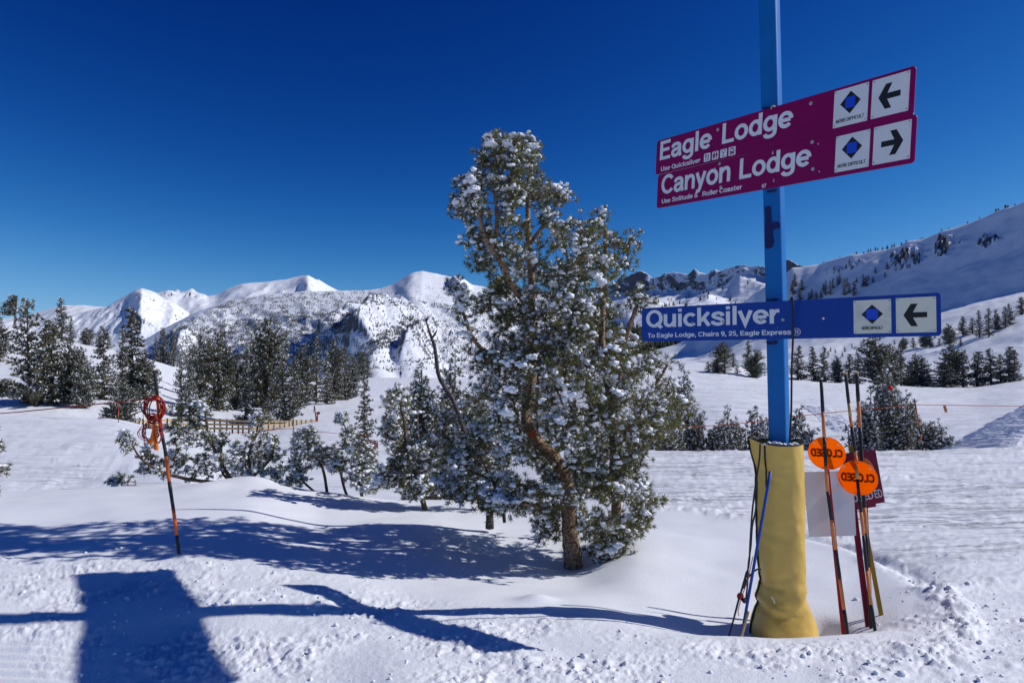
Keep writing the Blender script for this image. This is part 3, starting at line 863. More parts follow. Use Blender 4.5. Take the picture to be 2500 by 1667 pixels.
# the jagged ridge behind the signs
crestR = [(1100, 985), (1300, 900), (1400, 716), (1460, 694), (1500, 690), (1516, 674), (1528, 670), (1545, 662), (1556, 657), (1570, 661), (1580, 664), (1592, 676), (1612, 672), (1622, 664), (1640, 662), (1660, 665), (1682, 668), (1692, 659), (1698, 656), (1708, 664), (1730, 665), (1738, 657), (1746, 655), (1752, 658), (1775, 652), (1790, 647), (1805, 642), (1830, 648), (1850, 650), (1870, 652), (1900, 643), (1922, 634), (1945, 641), (1975, 645), (2020, 650), (2100, 665), (2300, 700), (2700, 760)]
rowsR = [
    [(1100, 930, 900), (2700, 930, 700)],
    [(1100, 990, 1250), (1300, 930, 1250), (1500, 890, 1250), (1700, 880, 1150), (1900, 870, 1050), (2700, 880, 1000)],
    [(1100, 990, 1800), (1300, 920, 1750), (1420, 840, 1720), (1500, 820, 1700), (1650, 800, 1550), (1800, 790, 1400), (1950, 790, 1300), (2700, 850, 1200)],
    [(1100, 990, 2700), (1300, 910, 2500), (1420, 780, 2400), (1500, 765, 2300), (1600, 750, 2100), (1700, 745, 1900), (1800, 735, 1700), (1950, 720, 1550), (2700, 830, 1500)],
    [(1100, 990, 3100), (1300, 905, 2900), (1410, 735, 2760), (1500, 722, 2640), (1600, 714, 2420), (1700, 708, 2200), (1760, 704, 2070), (1782, 690, 2045), (1806, 664, 2030), (1835, 668, 1975), (1880, 678, 1880), (1950, 672, 1750), (2700, 800, 1700)],
    [(a, b, 2700 - (a - 1500) * 2.05) for a, b in crestR],
    [(a, b + 120, 3200 - (a - 1500) * 2.05) for a, b in crestR],
]


def dispR(x, y, z, px, py, t):
    up = sstep(3.2, 4.4, t) * sstep(5.3, 5.0, t)
    e = sstep(0.2, 1.4, t) * sstep(5.05, 4.7, t)
    d = 16 * ridged(x / 260, y / 420, 4, 121) * e + 9 * up * ridged(x / 80, y / 200, 4, 125) + 1.5 * ridged(x / 45, y / 60, 3, 124)
    d = d + spur(px, py, [(1660, 730), (1600, 745), (1540, 770), (1500, 800)], 26, 18, 70)
    d = d + spur(px, py, [(1790, 725), (1740, 745), (1690, 775), (1640, 800)], 26, 18, 70)
    d = d + spur(px, py, [(1900, 740), (1840, 755), (1790, 775), (1740, 800)], 22, 15, 60)
    return d


GR = loft(rowsR, 420, 150, dispR)
grid_obj("jagged_ridge", GR, MTN_RIDGE)

# the big shaded slope on the right
CY = [(1300, 1300), (1500, 1150), (1650, 960), (1760, 800), (1840, 719), (1935, 705), (2000, 670), (2100, 604), (2200, 562), (2300, 521), (2500, 462), (2700, 410), (3200, 330)]
crestS = [(a, b, float(np.interp(a, [q[0] for q in CY], [q[1] for q in CY]))) for a, b in ((1300, 905), (1500, 880), (1650, 840), (1760, 780), (1840, 715), (1880, 690), (1900, 672), (1918, 664), (1935, 650), (1958, 649), (1975, 645), (2000, 642), (2020, 634), (2050, 626), (2080, 618), (2105, 617), (2130, 610), (2165, 606), (2200, 596), (2215, 586), (2235, 583), (2255, 580), (2280, 570), (2300, 561), (2330, 553), (2370, 540), (2400, 528), (2430, 514), (2450, 506), (2475, 500), (2500, 489), (2700, 420), (3200, 250))]
rowsS = [
    [(1300, 960, 175), (1700, 962, 175), (2100, 962, 170), (2500, 955, 160), (3200, 930, 150)],
    [(1300, 945, 300), (1700, 925, 300), (1900, 912, 290), (2100, 895, 265), (2300, 858, 240), (2500, 815, 215), (3200, 700, 170)],
    [(1300, 930, 650), (1700, 890, 560), (1900, 856, 500), (2100, 810, 450), (2300, 757, 410), (2500, 712, 365), (3200, 560, 260)],
    [(1300, 915, 950), (1700, 855, 760), (1900, 765, 615), (2100, 722, 528), (2300, 668, 467), (2500, 608, 415), (3200, 420, 296)],
    crestS,
    [(a, b + 60, c * 1.4) for a, b, c in crestS],
]


def dispS(x, y, z, px, py, t):
    e = sstep(0.2, 1.0, t) * sstep(4.02, 3.7, t)
    d = e * (2.5 * fbm(x / 60, y / 60, 4, 131) + 0.35 * fbm(x / 5, y / 9, 3, 133))
    def crag(cx, cy, rx, ry, a, sd):
        w = np.exp(-(((px - cx) / rx) ** 2) ** 1.5 - (((py - cy + (px - cx) * 0.25) / ry) ** 2) ** 1.5)
        return a * w * (np.abs(fbm(x / 6 + z / 9, z / 5 + y / 8, 4, sd, 0.7)) - 0.1)
    d = d + crag(2215, 630, 40, 24, 10, 140) + crag(2300, 606, 22, 22, 10, 141) + crag(2412, 590, 26, 14, 7, 142) + crag(2060, 655, 50, 9, 4, 143) + crag(2350, 588, 16, 8, 4, 144)
    return d


GS = loft(rowsS, 330, 155, dispS)
grid_obj("shaded_slope", GS, MTN_SLOPE)

# valley floor out to the horizon
ang = np.linspace(0, 2 * np.pi, 97)
rad = np.array([0.0, 200, 600, 1500, 4000, 9000, 16000, 30000])
vv = [(r * math.cos(a), r * math.sin(a) + 60, -60 - 0.004 * r) for r in rad for a in ang]
ff = [(i * 97 + k, (i + 1) * 97 + k, (i + 1) * 97 + k + 1, i * 97 + k + 1) for i in range(len(rad) - 1) for k in range(96)]
tag(link("valley_floor", mesh_np("valley_floor", vv, ff, M['snow'])), kind="structure")


# ------------------------------------------------------------------ forests far off: tiny trees as one mass
def inside(px, py, poly):
    px = np.asarray(px); py = np.asarray(py)
    r = np.zeros(px.shape, bool)
    n = len(poly)
    for i in range(n):
        x0, y0 = poly[i]; x1, y1 = poly[(i + 1) % n]
        c = (y0 > py) != (y1 > py)
        with np.errstate(divide='ignore', invalid='ignore'):
            xx = (x1 - x0) * (py - y0) / (y1 - y0 + 1e-12) + x0
        r ^= c & (px < xx)
    return r


def grid_sample(G, n, t0=0, t1=1):
    nv, npx = G.shape[:2]
    a = rng.random(n) * (npx - 1.01); b = (t0 + (t1 - t0) * rng.random(n)) * (nv - 1.01)
    i = b.astype(int); j = a.astype(int); b = (b - i)[:, None]; a = (a - j)[:, None]
    return (G[i, j] * (1 - a) + G[i, j + 1] * a) * (1 - b) + (G[i + 1, j] * (1 - a) + G[i + 1, j + 1] * a) * b


def forest(name, pts, hmin, hmax, wfrac, material):
    n = len(pts)
    h = rng.uniform(hmin, hmax, n)[:, None]
    r = h * wfrac * rng.uniform(0.7, 1.3, (n, 1))
    th0 = rng.random(n) * 6.28
    vs = []
    for k in range(4):
        th = th0 + 2 * np.pi * k / 4
        vs.append(pts + np.stack([np.cos(th), np.sin(th), 0 * th], -1) * r * rng.uniform(0.7, 1.2, (n, 1)) + np.array([0, 0, 0.04]) * h)
    top = pts + np.stack([0 * th0, 0 * th0, np.ones(n)], -1) * h
    V = np.stack(vs + [top], 1).reshape(-1, 3)
    o = np.arange(n)[:, None] * 5
    F = np.concatenate([np.stack([o[:, 0] + k, o[:, 0] + (k + 1) % 4, o[:, 0] + 4], -1) for k in range(4)])
    return link(name, mesh_np(name, V, F, material, smooth=False))


def scatter(G, n, regions, t0=0, t1=1):
    p = grid_sample(G, n, t0, t1)
    px, py = proj(p[:, 0], p[:, 1], p[:, 2])
    keep = np.zeros(len(p))
    for poly, dens in regions:
        keep = np.maximum(keep, inside(px, py, poly) * dens)
    cl = 0.5 + 1.3 * fbm(px / 22, py / 9, 3, 71)
    return p[rng.random(len(p)) < keep * np.clip(cl, 0.05, 1.6)]


regM = [
    ([(560, 735), (700, 716), (900, 712), (1000, 735), (980, 748), (860, 745), (820, 775), (700, 790), (560, 800), (420, 850), (380, 900), (330, 915), (420, 800)], 0.95),
    ([(380, 870), (520, 790), (700, 760), (850, 770), (700, 850), (600, 920), (350, 930)], 0.85),
    ([(740, 860), (830, 770), (880, 755), (870, 790), (800, 850), (740, 920), (690, 920)], 0.9),
    ([(1000, 772), (1035, 778), (960, 830), (900, 870), (840, 900), (830, 880), (900, 830)], 1.0),
    ([(1020, 735), (1100, 745), (1160, 770), (1160, 780), (1080, 760)], 0.9),
    ([(1080, 700), (1160, 710), (1200, 760), (1150, 750)], 0.35),
    ([(900, 790), (1180, 760), (1200, 900), (860, 930)], 0.22),
    ([(600, 700), (1200, 690), (1200, 930), (300, 930)], 0.12),
    ([(1380, 800), (1700, 800), (1700, 900), (1380, 900)], 0.8),
]
pM = scatter(GM, 170000, regM, 0.18, 0.80)
regF = [([(165, 752), (262, 750), (275, 790), (160, 790)], 0.9), ([(230, 800), (270, 785), (290, 790), (240, 820)], 0.9), ([(100, 700), (1000, 700), (1000, 830), (100, 830)], 0.03)]
pF = scatter(GF, 26000, regF, 0.2, 0.62)
pM = np.concatenate([pM, scatter(GM, 150000, [regM[1], regM[2], regM[3], regM[4], regM[8]], 0.18, 0.80)])
pD = scatter(GM, 60000, [([(380, 880), (520, 800), (640, 775), (830, 770), (880, 760), (860, 800), (720, 860), (600, 925), (350, 935)], 0.9), ([(700, 900), (830, 790), (880, 765), (860, 820), (760, 920)], 1.0), ([(840, 895), (900, 830), (1000, 775), (1030, 785), (920, 870), (850, 920)], 1.0)], 0.18, 0.75)
f1 = forest("distant_forest", np.concatenate([pM, pF, pD + rng.normal(size=(len(pD), 3)) * np.array([9, 9, 0])]), 3.5, 8.5, 0.26, M['needles_frosted'])
tag(f1, "dark forest scattered over the snowy mountains left of the big pine", "forest", kind="stuff")
regR = [
    ([(1480, 790), (1640, 800), (1800, 800), (1960, 790), (1960, 850), (1800, 880), (1640, 900), (1480, 900)], 0.75),
    ([(1500, 760), (1650, 745), (1660, 790), (1500, 800)], 0.30),
    ([(1740, 770), (1870, 740), (1900, 790), (1720, 800)], 0.22),
    ([(1480, 690), (2000, 690), (2000, 760), (1480, 760)], 0.05),
]
pR = np.concatenate([scatter(GR, 26000, regR, 0.05, 0.72), scatter(GR, 70000, [([(1440, 800), (1640, 812), (1760, 830), (1780, 880), (1640, 905), (1440, 905)], 1.0)], 0.02, 0.5)])
f2 = forest("valley_forest", pR, 8, 17, 0.22, M['needles_dark'])
tag(f2, "dark conifer forest in the valley below the jagged ridge", "forest", kind="stuff")


def loft_point(G, px, py, tmin=0.0, tmax=1.0):
    a = int(tmin * G.shape[0]); b = int(tmax * G.shape[0])
    S = G[a:b]
    qx, qy = proj(S[..., 0], S[..., 1], S[..., 2])
    k = np.argmin((qx - px) ** 2 + (qy - py) ** 2)
    return Vector(S.reshape(-1, 3)[k])


# ------------------------------------------------------------------ trees
def rand_unit(n):
    v = rng.normal(size=(n, 3))
    return v / np.linalg.norm(v, axis=1, keepdims=True)


def norm(v):
    return v / (np.linalg.norm(v, axis=-1, keepdims=True) + 1e-9)


def blades(p, d, ln, n, width, bias=0.6):
    """n needle blades on each tuft: p, d (N,3), ln (N,)"""
    N = len(p)
    pp = np.repeat(p, n, 0); dd = np.repeat(d, n, 0); ll = np.repeat(ln, n)[:, None]
    b = norm(dd * bias + rand_unit(N * n))
    s = norm(np.cross(b, rand_unit(N * n))) * width * ll
    ll = ll * rng.uniform(0.65, 1.15, (N * n, 1))
    base = pp + b * ll * 0.08
    V = np.stack([base - s, base + s, pp + b * ll * 0.62 + s * 0.75, pp + b * ll], 1)
    o = np.arange(N * n) * 4
    F = np.concatenate([np.stack([o, o + 1, o + 2], -1), np.stack([o, o + 2, o + 3], -1)])
    return V.reshape(-1, 3), F


def ico(level):
    bm = bmesh.new()
    bmesh.ops.create_icosphere(bm, subdivisions=level, radius=1.0)
    bm.verts.ensure_lookup_table()
    v = np.array([q.co[:] for q in bm.verts]); f = np.array([[q.index for q in t.verts] for t in bm.faces])
    bm.free()
    return v, f


ICO = {k: ico(k) for k in (1, 2, 3)}


def blobs(p, r, level=2, flat=0.8, rough=0.42):
    v0, f0 = ICO[level]
    N, k = len(p), len(v0)
    sc = np.stack([r * rng.uniform(0.8, 1.3, N), r * rng.uniform(0.8, 1.3, N), r * flat * rng.uniform(0.75, 1.15, N)], -1)
    off = rng.random((N, 1)) * 40
    q = np.repeat(v0[None], N, 0)
    n1 = pn(q[..., 0] * 1.6 + off, q[..., 1] * 1.6 + q[..., 2] * 1.1 + off * 0.7, 3) + 0.5 * pn(q[..., 0] * 3.7 + off, q[..., 2] * 3.7 + q[..., 1] * 2.1 - off, 4)
    q = q * (1 + rough * 1.8 * n1[..., None]) * sc[:, None]
    th = rng.random(N) * 6.28
    c, s = np.cos(th)[:, None], np.sin(th)[:, None]
    q = np.stack([q[..., 0] * c - q[..., 1] * s, q[..., 0] * s + q[..., 1] * c, q[..., 2]], -1) + p[:, None]
    F = (f0[None] + (np.arange(N) * k)[:, None, None]).reshape(-1, 3)
    return q.reshape(-1, 3), F


def tubes_np(segs, sides=4):
    """segs: list of (points (m,3), radii (m,)) -> one vertex/face list"""
    V = []; F = []; o = 0
    for p, r in segs:
        v, f = tube_geo(p, r, sides, False)
        V.extend(v); F.extend([[i + o for i in q] for q in f]); o += len(v)
    return np.array([tuple(q) for q in V]), np.array(F)


def part_np(name, parent, V, F, material, smooth=True, kind=None):
    """vertices are in world space; the part is stored relative to its thing"""
    V = np.asarray(V) - np.array(parent.location)
    o = bpy.data.objects.new(name, mesh_np(name, V, F, material, smooth=smooth))
    COL.objects.link(o)
    o.parent = parent
    if kind: o["kind"] = kind
    return o


def build_pine(name, label, base, skels, centers, cdirs, tufts=9, spread=0.10, tlen=0.062, nbl=20, bwidth=0.06, snow_p=0.6, snow_r=0.042, slevel=2, group=None,
               bark='bark', wind=Vector((-0.55, -0.55, 0.55)), avoid=None, sides=10, big=(), limb_r=0.018, cat="tree"):
    """skels: list of (part name, points, radii); centers: branch-end clusters"""
    t = empty(name, base, label, cat, group)
    nodes = []
    for nm, pts, rr in skels:
        sp = smooth_path([list(p) + [r] for p, r in zip(pts, rr)], 6)
        v, f = tube_geo(sp[:, :3], list(sp[:, 3]), sides, True)
        # knobbly bark
        va = np.array([tuple(q) for q in v])
        cen = np.repeat(sp[:, :3], sides, 0)
        k = 1 + 0.16 * fbm(va[:, 2] * 9 + va[:, 0] * 6, va[:, 1] * 14 + va[:, 0] * 9, 3, 5)
        va = cen + (va - cen) * k[:, None]
        mb = MB(); mb.add([Vector(q) - Vector(base) for q in va], f, 0, True)
        o = mb.build(nm, M[bark] if nm != 'dead_limb' else M['deadwood'])
        o.parent = t
        nodes.extend([(q[0], q[1], q[2], q[3]) for q in sp])
    nodes = np.array(nodes)
    # foliage at the end of every limb, and along the limbs of the small pines
    extra = []
    for nm, pts, rr in skels:
        sp = smooth_path([list(p) for p in pts], 8)
        for fr_ in ((0.62, 0.82, 1.0) if (bark == 'bark_dark' and nm == 'limb') else (1.0,)):
            extra.append(sp[int(fr_ * (len(sp) - 1))] + np.array([0, 0, 0.02]))
    centers = np.concatenate([np.asarray(centers, float).reshape(-1, 3), np.array(extra)])
    cdirs = np.concatenate([np.asarray(cdirs, float).reshape(-1, 3), np.tile([[0.0, -0.2, 0.8]], (len(extra), 1))])
    # limbs from the stems to each cluster
    segs = []
    d0 = np.array([np.min(np.linalg.norm(nodes[:, :3] - c, axis=1)) for c in centers]) if len(centers) else []
    for i in np.argsort(d0):
        c = centers[i]
        dv = nodes[:, :3] - c
        dist = np.linalg.norm(dv, axis=1)
        cost = dist + 0.8 * np.maximum(0, dv[:, 2] + 0.15 * dist) - 0.0 * nodes[:, 3]
        k = int(np.argmin(cost))
        a = nodes[k, :3]; r0 = min(nodes[k, 3] * 0.6, limb_r * (0.45 + 0.8 * dist[k]))
        mid = 0.5 * (a + c) + np.array([0, 0, -0.10]) * dist[k] + rng.normal(size=3) * 0.06 * dist[k]
        pts = smooth_path([a, mid, c], 3)
        rr = np.linspace(max(r0, 0.005), 0.004, len(pts))
        segs.append((pts, rr))
        nodes = np.vstack([nodes, np.column_stack([pts[2:], rr[2:]])])
    N = len(centers) * tufts
    cc = np.repeat(centers, tufts, 0); cd = np.repeat(cdirs, tufts, 0)
    off = rand_unit(N) * (rng.random((N, 1)) ** 0.5) * spread * np.array([1.15, 1.15, 0.9])
    tp = cc + off
    td = norm(0.55 * cd + 0.7 * norm(off) + np.array([0, 0, 0.25]))
    if avoid is not None:
        keep = ~avoid(tp)
        tp, td, cc = tp[keep], td[keep], cc[keep]
    for a, b in zip(cc, tp):
        segs.append((np.array([a, 0.5 * (a + b) + rng.normal(size=3) * 0.008, b]), np.array([0.0045, 0.0035, 0.003])))
    if segs:
        V, F = tubes_np(segs, 3)
        part_np("twigs", t, V, F, M['twig'], True, "stuff")
    ln = tlen * rng.uniform(0.75, 1.25, len(tp))
    V, F = blades(tp, td, ln, nbl, bwidth)
    part_np("needles", t, V, F, M['needles'], False, "stuff")
    # snow lies on most tufts, on top and on the windward side
    sp_ = np.clip(snow_p + 0.55 * fbm(tp[:, 0] / 0.35, tp[:, 2] / 0.35 + tp[:, 1], 2, 9), 0, 0.97)
    s = rng.random(len(tp)) < sp_
    w = norm(np.array(wind) + 0.35 * rng.normal(size=(int(s.sum()), 3)))
    r = snow_r * (0.5 + 1.0 * rng.random(int(s.sum())) ** 2)
    bp = tp[s] + w * (0.35 * ln[s] + 0.25 * r)[:, None]
    bp2 = tp[s] + (norm(np.array(wind) + 0.9 * rng.normal(size=(len(bp), 3))) * (0.55 * ln[s])[:, None])
    bp3 = tp[s] + (norm(np.array(wind) + 1.1 * rng.normal(size=(len(bp), 3))) * (0.7 * ln[s])[:, None])
    bp = np.concatenate([bp, bp2, bp3]); r = np.concatenate([r, r * rng.uniform(0.35, 0.85, len(r)), r * rng.uniform(0.3, 0.7, len(r))])
    V, F = blobs(bp, r, slevel)
    part_np("snow_load", t, V, F, M['snow_soft'], True, "stuff")
    # connected pads where the branch ends hold more snow
    pk = rng.random(len(centers)) < 0.30 * snow_p
    if pk.any():
        pc = np.repeat(centers[pk], 5, 0) + np.array([-0.02, -0.03, 0.06]) * (spread / 0.12) + rng.normal(size=(int(pk.sum()) * 5, 3)) * np.array([0.042, 0.03, 0.018]) * (spread / 0.12)
        if avoid is not None: pc = pc[~avoid(pc)]
        V, F = blobs(pc, snow_r * 1.45 * rng.uniform(0.7, 1.25, len(pc)), slevel, 0.62, 0.45)
        part_np("snow_pads", t, V, F, M['snow_soft'], True, "stuff")
    fr = rng.random(len(tp)) < min(0.95, snow_p + 0.25)
    wn_ = norm(0.6 * td[fr] + 0.7 * np.array(wind)[None])
    V, F = blades(tp[fr] + wn_ * 0.006, wn_, ln[fr] * 0.85, 4, bwidth * 1.05, 0.55)
    part_np("rime", t, V, F, M['snow_soft'], False, "stuff")
    for q, rad_ in big:
        k_ = 7
        off_ = rand_unit(k_) * np.array([1.0, 0.8, 0.45]) * rad_ * 0.75
        off_[0] = 0
        V, F = blobs(np.array(q)[None] + off_, rad_ * np.array([0.85] + [0.55] * (k_ - 1)) * rng.uniform(0.75, 1.1, k_), 3, 0.72, 0.45)
        part_np("snow_clump", t, V, F, M['snow_soft'], True)
    return t


def pxp(pts, Y0):
    """(px, py, depth offset, radius in photo px) -> world points and radii"""
    P3 = [P(a, b, Y0 + d) for a, b, d, r in pts]
    return P3, [r * (Y0 + d) / FPX for a, b, d, r in pts]


# ---- the big pine
HY = 7.2
H_BASE = on_ground(1397, HY)
hskel = []
for nm, pts in (
    ("trunk", [(1398, 1400, 0, 25), (1397, 1365, 0, 22), (1391, 1290, 0, 19.5), (1386, 1210, 0, 18.5), (1371, 1150, -0.02, 17.5), (1345, 1108, -0.05, 17), (1310, 1076, -0.08, 16.5), (1289, 1048, -0.10, 15.5), (1285, 1015, -0.08, 14), (1295, 960, 0, 13), (1300, 890, 0.05, 12), (1298, 820, 0.05, 11.5), (1296, 740, 0.05, 11), (1298, 686, 0.02, 9.5), (1291, 615, 0, 8), (1289, 540, 0, 6.5), (1288, 468, 0, 5), (1298, 405, 0, 4), (1298, 362, 0, 2.5)]),
    ("limb", [(1297, 760, 0.05, 8), (1268, 718, -0.25, 10), (1240, 680, -0.33, 9.5), (1224, 640, -0.36, 9), (1197, 602, -0.38, 8.5), (1180, 570, -0.38, 7.5), (1172, 531, -0.36, 6), (1155, 482, -0.34, 4), (1140, 450, -0.32, 2.5)]),
    ("limb", [(1197, 604, -0.38, 6), (1213, 560, -0.33, 5.5), (1212, 500, -0.28, 5), (1207, 458, -0.25, 4.5), (1210, 388, -0.2, 3.5), (1205, 350, -0.2, 2.5)]),
    ("limb", [(1291, 600, 0, 5), (1312, 570, -0.1, 5), (1332, 545, -0.15, 4), (1350, 520, -0.15, 3.5), (1362, 480, -0.15, 2.5)]),
    ("limb", [(1212, 540, -0.33, 4), (1240, 480, -0.1, 4), (1250, 420, -0.05, 3.5), (1245, 370, -0.05, 2.5)]),
    ("stem", [(1510, 1390, 0.15, 15), (1507, 1314, 0.15, 13), (1503, 1200, 0.15, 12), (1498, 1077, 0.12, 11), (1490, 990, 0.1, 10), (1483, 918, 0.1, 9.5), (1469, 840, 0.1, 9), (1470, 790, 0.1, 8), (1473, 700, 0.1, 7), (1475, 640, 0.1, 5.5), (1480, 580, 0.1, 4.5), (1470, 535, 0.1, 2.5)]),
    ("limb", [(1496, 1060, 0.12, 7), (1440, 960, 0.25, 7), (1400, 860, 0.3, 6), (1385, 760, 0.3, 5), (1390, 660, 0.25, 4), (1370, 570, 0.2, 3)]),
    ("limb", [(1475, 690, 0.1, 5), (1435, 640, 0.15, 5), (1415, 590, 0.15, 4), (1420, 545, 0.15, 2.5)]),
    ("limb", [(1490, 980, 0.1, 7), (1520, 880, -0.1, 7), (1530, 820, -0.15, 6), (1550, 760, -0.2, 5), (1562, 722, -0.2, 3)]),
    ("limb", [(1475, 700, 0.1, 4), (1503, 668, 0.0, 4), (1525, 640, 0.0, 3), (1536, 608, 0, 2.5), (1540, 588, 0, 2)]),
    ("limb", [(1500, 1100, 0.12, 7), (1560, 1010, 0.1, 7), (1600, 940, 0.05, 5), (1630, 890, 0, 3)]),
    ("limb", [(1300, 920, 0.05, 7), (1220, 880, 0.0, 6), (1165, 840, -0.1, 5), (1138, 785, -0.15, 4.5), (1125, 740, -0.15, 3)]),
    ("limb", [(1388, 1240, 0, 7), (1330, 1240, -0.3, 6), (1260, 1225, -0.4, 4), (1180, 1228, -0.45, 2.5)]),
    ("limb", [(1300, 900, 0.05, 7), (1350, 830, 0.3, 6), (1400, 780, 0.35, 5), (1410, 700, 0.35, 3)]),
):
    a, r = pxp(pts, HY)
    hskel.append((nm, a, r))

CROWN = [(1195, 328), (1228, 330), (1252, 350), (1282, 346), (1318, 352), (1320, 395), (1308, 440), (1318, 470), (1340, 490), (1352, 468), (1378, 470), (1374, 495), (1345, 525), (1316, 560), (1312, 625), (1322, 690), (1334, 690), (1340, 640), (1348, 575), (1370, 535), (1400, 560), (1412, 530), (1440, 535), (1462, 516), (1482, 520), (1490, 560), (1512, 585), (1506, 640), (1503, 690), (1508, 760), (1530, 800), (1555, 840), (1595, 870), (1640, 920), (1656, 980), (1650, 1035), (1622, 1085), (1580, 1105), (1556, 1140), (1585, 1190), (1596, 1230), (1570, 1275), (1530, 1330), (1480, 1365), (1440, 1350), (1425, 1290), (1370, 1312), (1312, 1300), (1318, 1262), (1270, 1240), (1180, 1245), (1165, 1220), (1250, 1180), (1310, 1168), (1320, 1130), (1235, 1110), (1195, 1065), (1172, 1000), (1150, 960), (1158, 900), (1172, 850), (1196, 800), (1185, 750), (1192, 700), (1182, 660), (1160, 622), (1150, 590), (1160, 560), (1130, 530), (1112, 500), (1112, 478), (1130, 470), (1120, 440), (1142, 412), (1166, 420), (1176, 375)]
XL, XR = 1085, 1680


def crown_extent(py):
    xs = np.linspace(XL, XR, 240)
    m = inside(xs, np.full_like(xs, py), CROWN)
    if not m.any(): return None
    return xs[m].min(), xs[m].max()


EXT = {int(y): crown_extent(y) for y in range(325, 1370, 5)}
hc = []; hd = []
tries = 0
while len(hc) < 720 and tries < 60000:
    tries += 1
    py = RND.uniform(335, 1355)
    # denser low down, as in the photograph
    if RND.random() > (0.55 if py < 560 else 0.80 if py < 760 else 1.0): continue
    e = EXT.get(int(py // 5 * 5))
    if not e: continue
    px = RND.uniform(*e)
    if not inside(np.array([px]), np.array([py]), CROWN)[0]: continue
    if fbm(px / 42.0, py / 42.0, 2, 55) < (-0.25 if py < 720 else -0.50): continue
    hw = (e[1] - e[0]) / 2
    s = (px - (e[0] + e[1]) / 2) / max(hw, 1)
    thick = min(1.35, hw * HY / FPX * 1.1) * math.sqrt(max(0.05, 1 - s * s))
    tt = RND.choice((-1, -1, 1)) * RND.uniform(0.25, 1.0)
    dy = thick * tt
    q = P(px, py, HY + dy)
    if any((q - Vector(c)).length < 0.075 for c in hc): continue
    hc.append(q[:])
    v = Vector((s * 0.8, tt * 0.6, 0.45)).normalized()
    hd.append(v[:])
# twig ends that stand free of the crown
for a, b, d in ((1116, 700, -0.2), (1128, 722, -0.15), (1145, 745, -0.15), (1130, 790, -0.15), (1150, 830, -0.1), (1361, 474, -0.15), (1372, 490, -0.15), (1350, 520, -0.15), (1323, 455, -0.1), (1310, 478, -0.1), (1541, 586, 0), (1530, 604, 0), (1526, 646, 0), (1503, 628, 0), (1562, 722, -0.2), (1566, 745, -0.2), (1548, 755, -0.2), (1572, 730, -0.2), (1600, 1218, -0.1), (1585, 1235, -0.1), (1620, 1080, -0.1), (1655, 1040, 0), (1665, 990, 0), (1150, 596, -0.3), (1155, 633, -0.3), (1168, 640, -0.3)):
    hc.append(P(a, b, HY + d)[:]); hd.append(Vector((0.2 if a > 1300 else -0.3, -0.3, 0.8)).normalized()[:])

BARE = [([(1398, 1400), (1395, 1320), (1391, 1255)], 24), ([(1384, 1180), (1371, 1150), (1345, 1108), (1310, 1076), (1289, 1048), (1287, 1022)], 17), ([(1266, 716), (1240, 680), (1224, 640), (1197, 602), (1180, 572), (1172, 535)], 9), ([(1213, 560), (1212, 500)], 11), ([(1470, 840), (1469, 800)], 14), ([(1532, 815), (1550, 760)], 10), ([(1298, 690), (1296, 640)], 13)]


def hero_avoid(tp):
    px, py = proj(tp[:, 0], tp[:, 1], tp[:, 2])
    bad = np.zeros(len(tp), bool)
    for pts, w in BARE:
        bad |= poly_dist(px, py, pts) < w
    return bad & (tp[:, 1] < HY + 0.25)


big = [(P(a, b, HY + d), 0.72 * r * HY / FPX) for a, b, d, r in ((1150, 440, -0.45, 20), (1158, 462, -0.45, 16), (1200, 352, -0.3, 19), (1236, 352, -0.25, 19), (1300, 356, -0.15, 17), (1206, 432, -0.35, 17), (1228, 435, -0.35, 14), (1118, 492, -0.4, 15), (1365, 546, -0.15, 16), (1358, 560, -0.15, 14), (1462, 540, 0, 13), (1455, 672, -0.5, 22), (1470, 690, -0.5, 18), (1376, 476, -0.2, 12), (1118, 745, -0.25, 15), (1130, 755, -0.25, 13), (1350, 695, -0.5, 15), (1345, 665, -0.45, 12), (1230, 545, -0.4, 11), (1560, 722, -0.25, 12), (1540, 840, -0.4, 13), (1275, 890, -0.85, 18), (1245, 950, -0.9, 18), (1300, 870, -0.85, 14), (1420, 930, -0.85, 15), (1235, 1005, -0.8, 17), (1350, 905, -0.9, 13), (1225, 1215, -0.55, 26), (1250, 1225, -0.55, 20), (1280, 1215, -0.6, 17), (1480, 1180, -0.55, 14), (1493, 1345, -0.4, 17), (1510, 1330, -0.4, 14), (1575, 1250, -0.3, 13), (1440, 1145, -0.6, 14), (1595, 905, -0.4, 12), (1620, 985, -0.35, 13), (1490, 1020, -0.7, 13), (1330, 1190, -0.6, 15), (1540, 1060, -0.5, 12))]
hero = build_pine("pine_tree", "tall crooked pine in the middle of the photo, its crown loaded with snow clumps", H_BASE, hskel, hc, hd,
                  tufts=10, spread=0.135, tlen=0.058, nbl=27, bwidth=0.058, snow_p=0.44, snow_r=0.0235, slevel=1, avoid=hero_avoid, sides=14, big=big, limb_r=0.016)

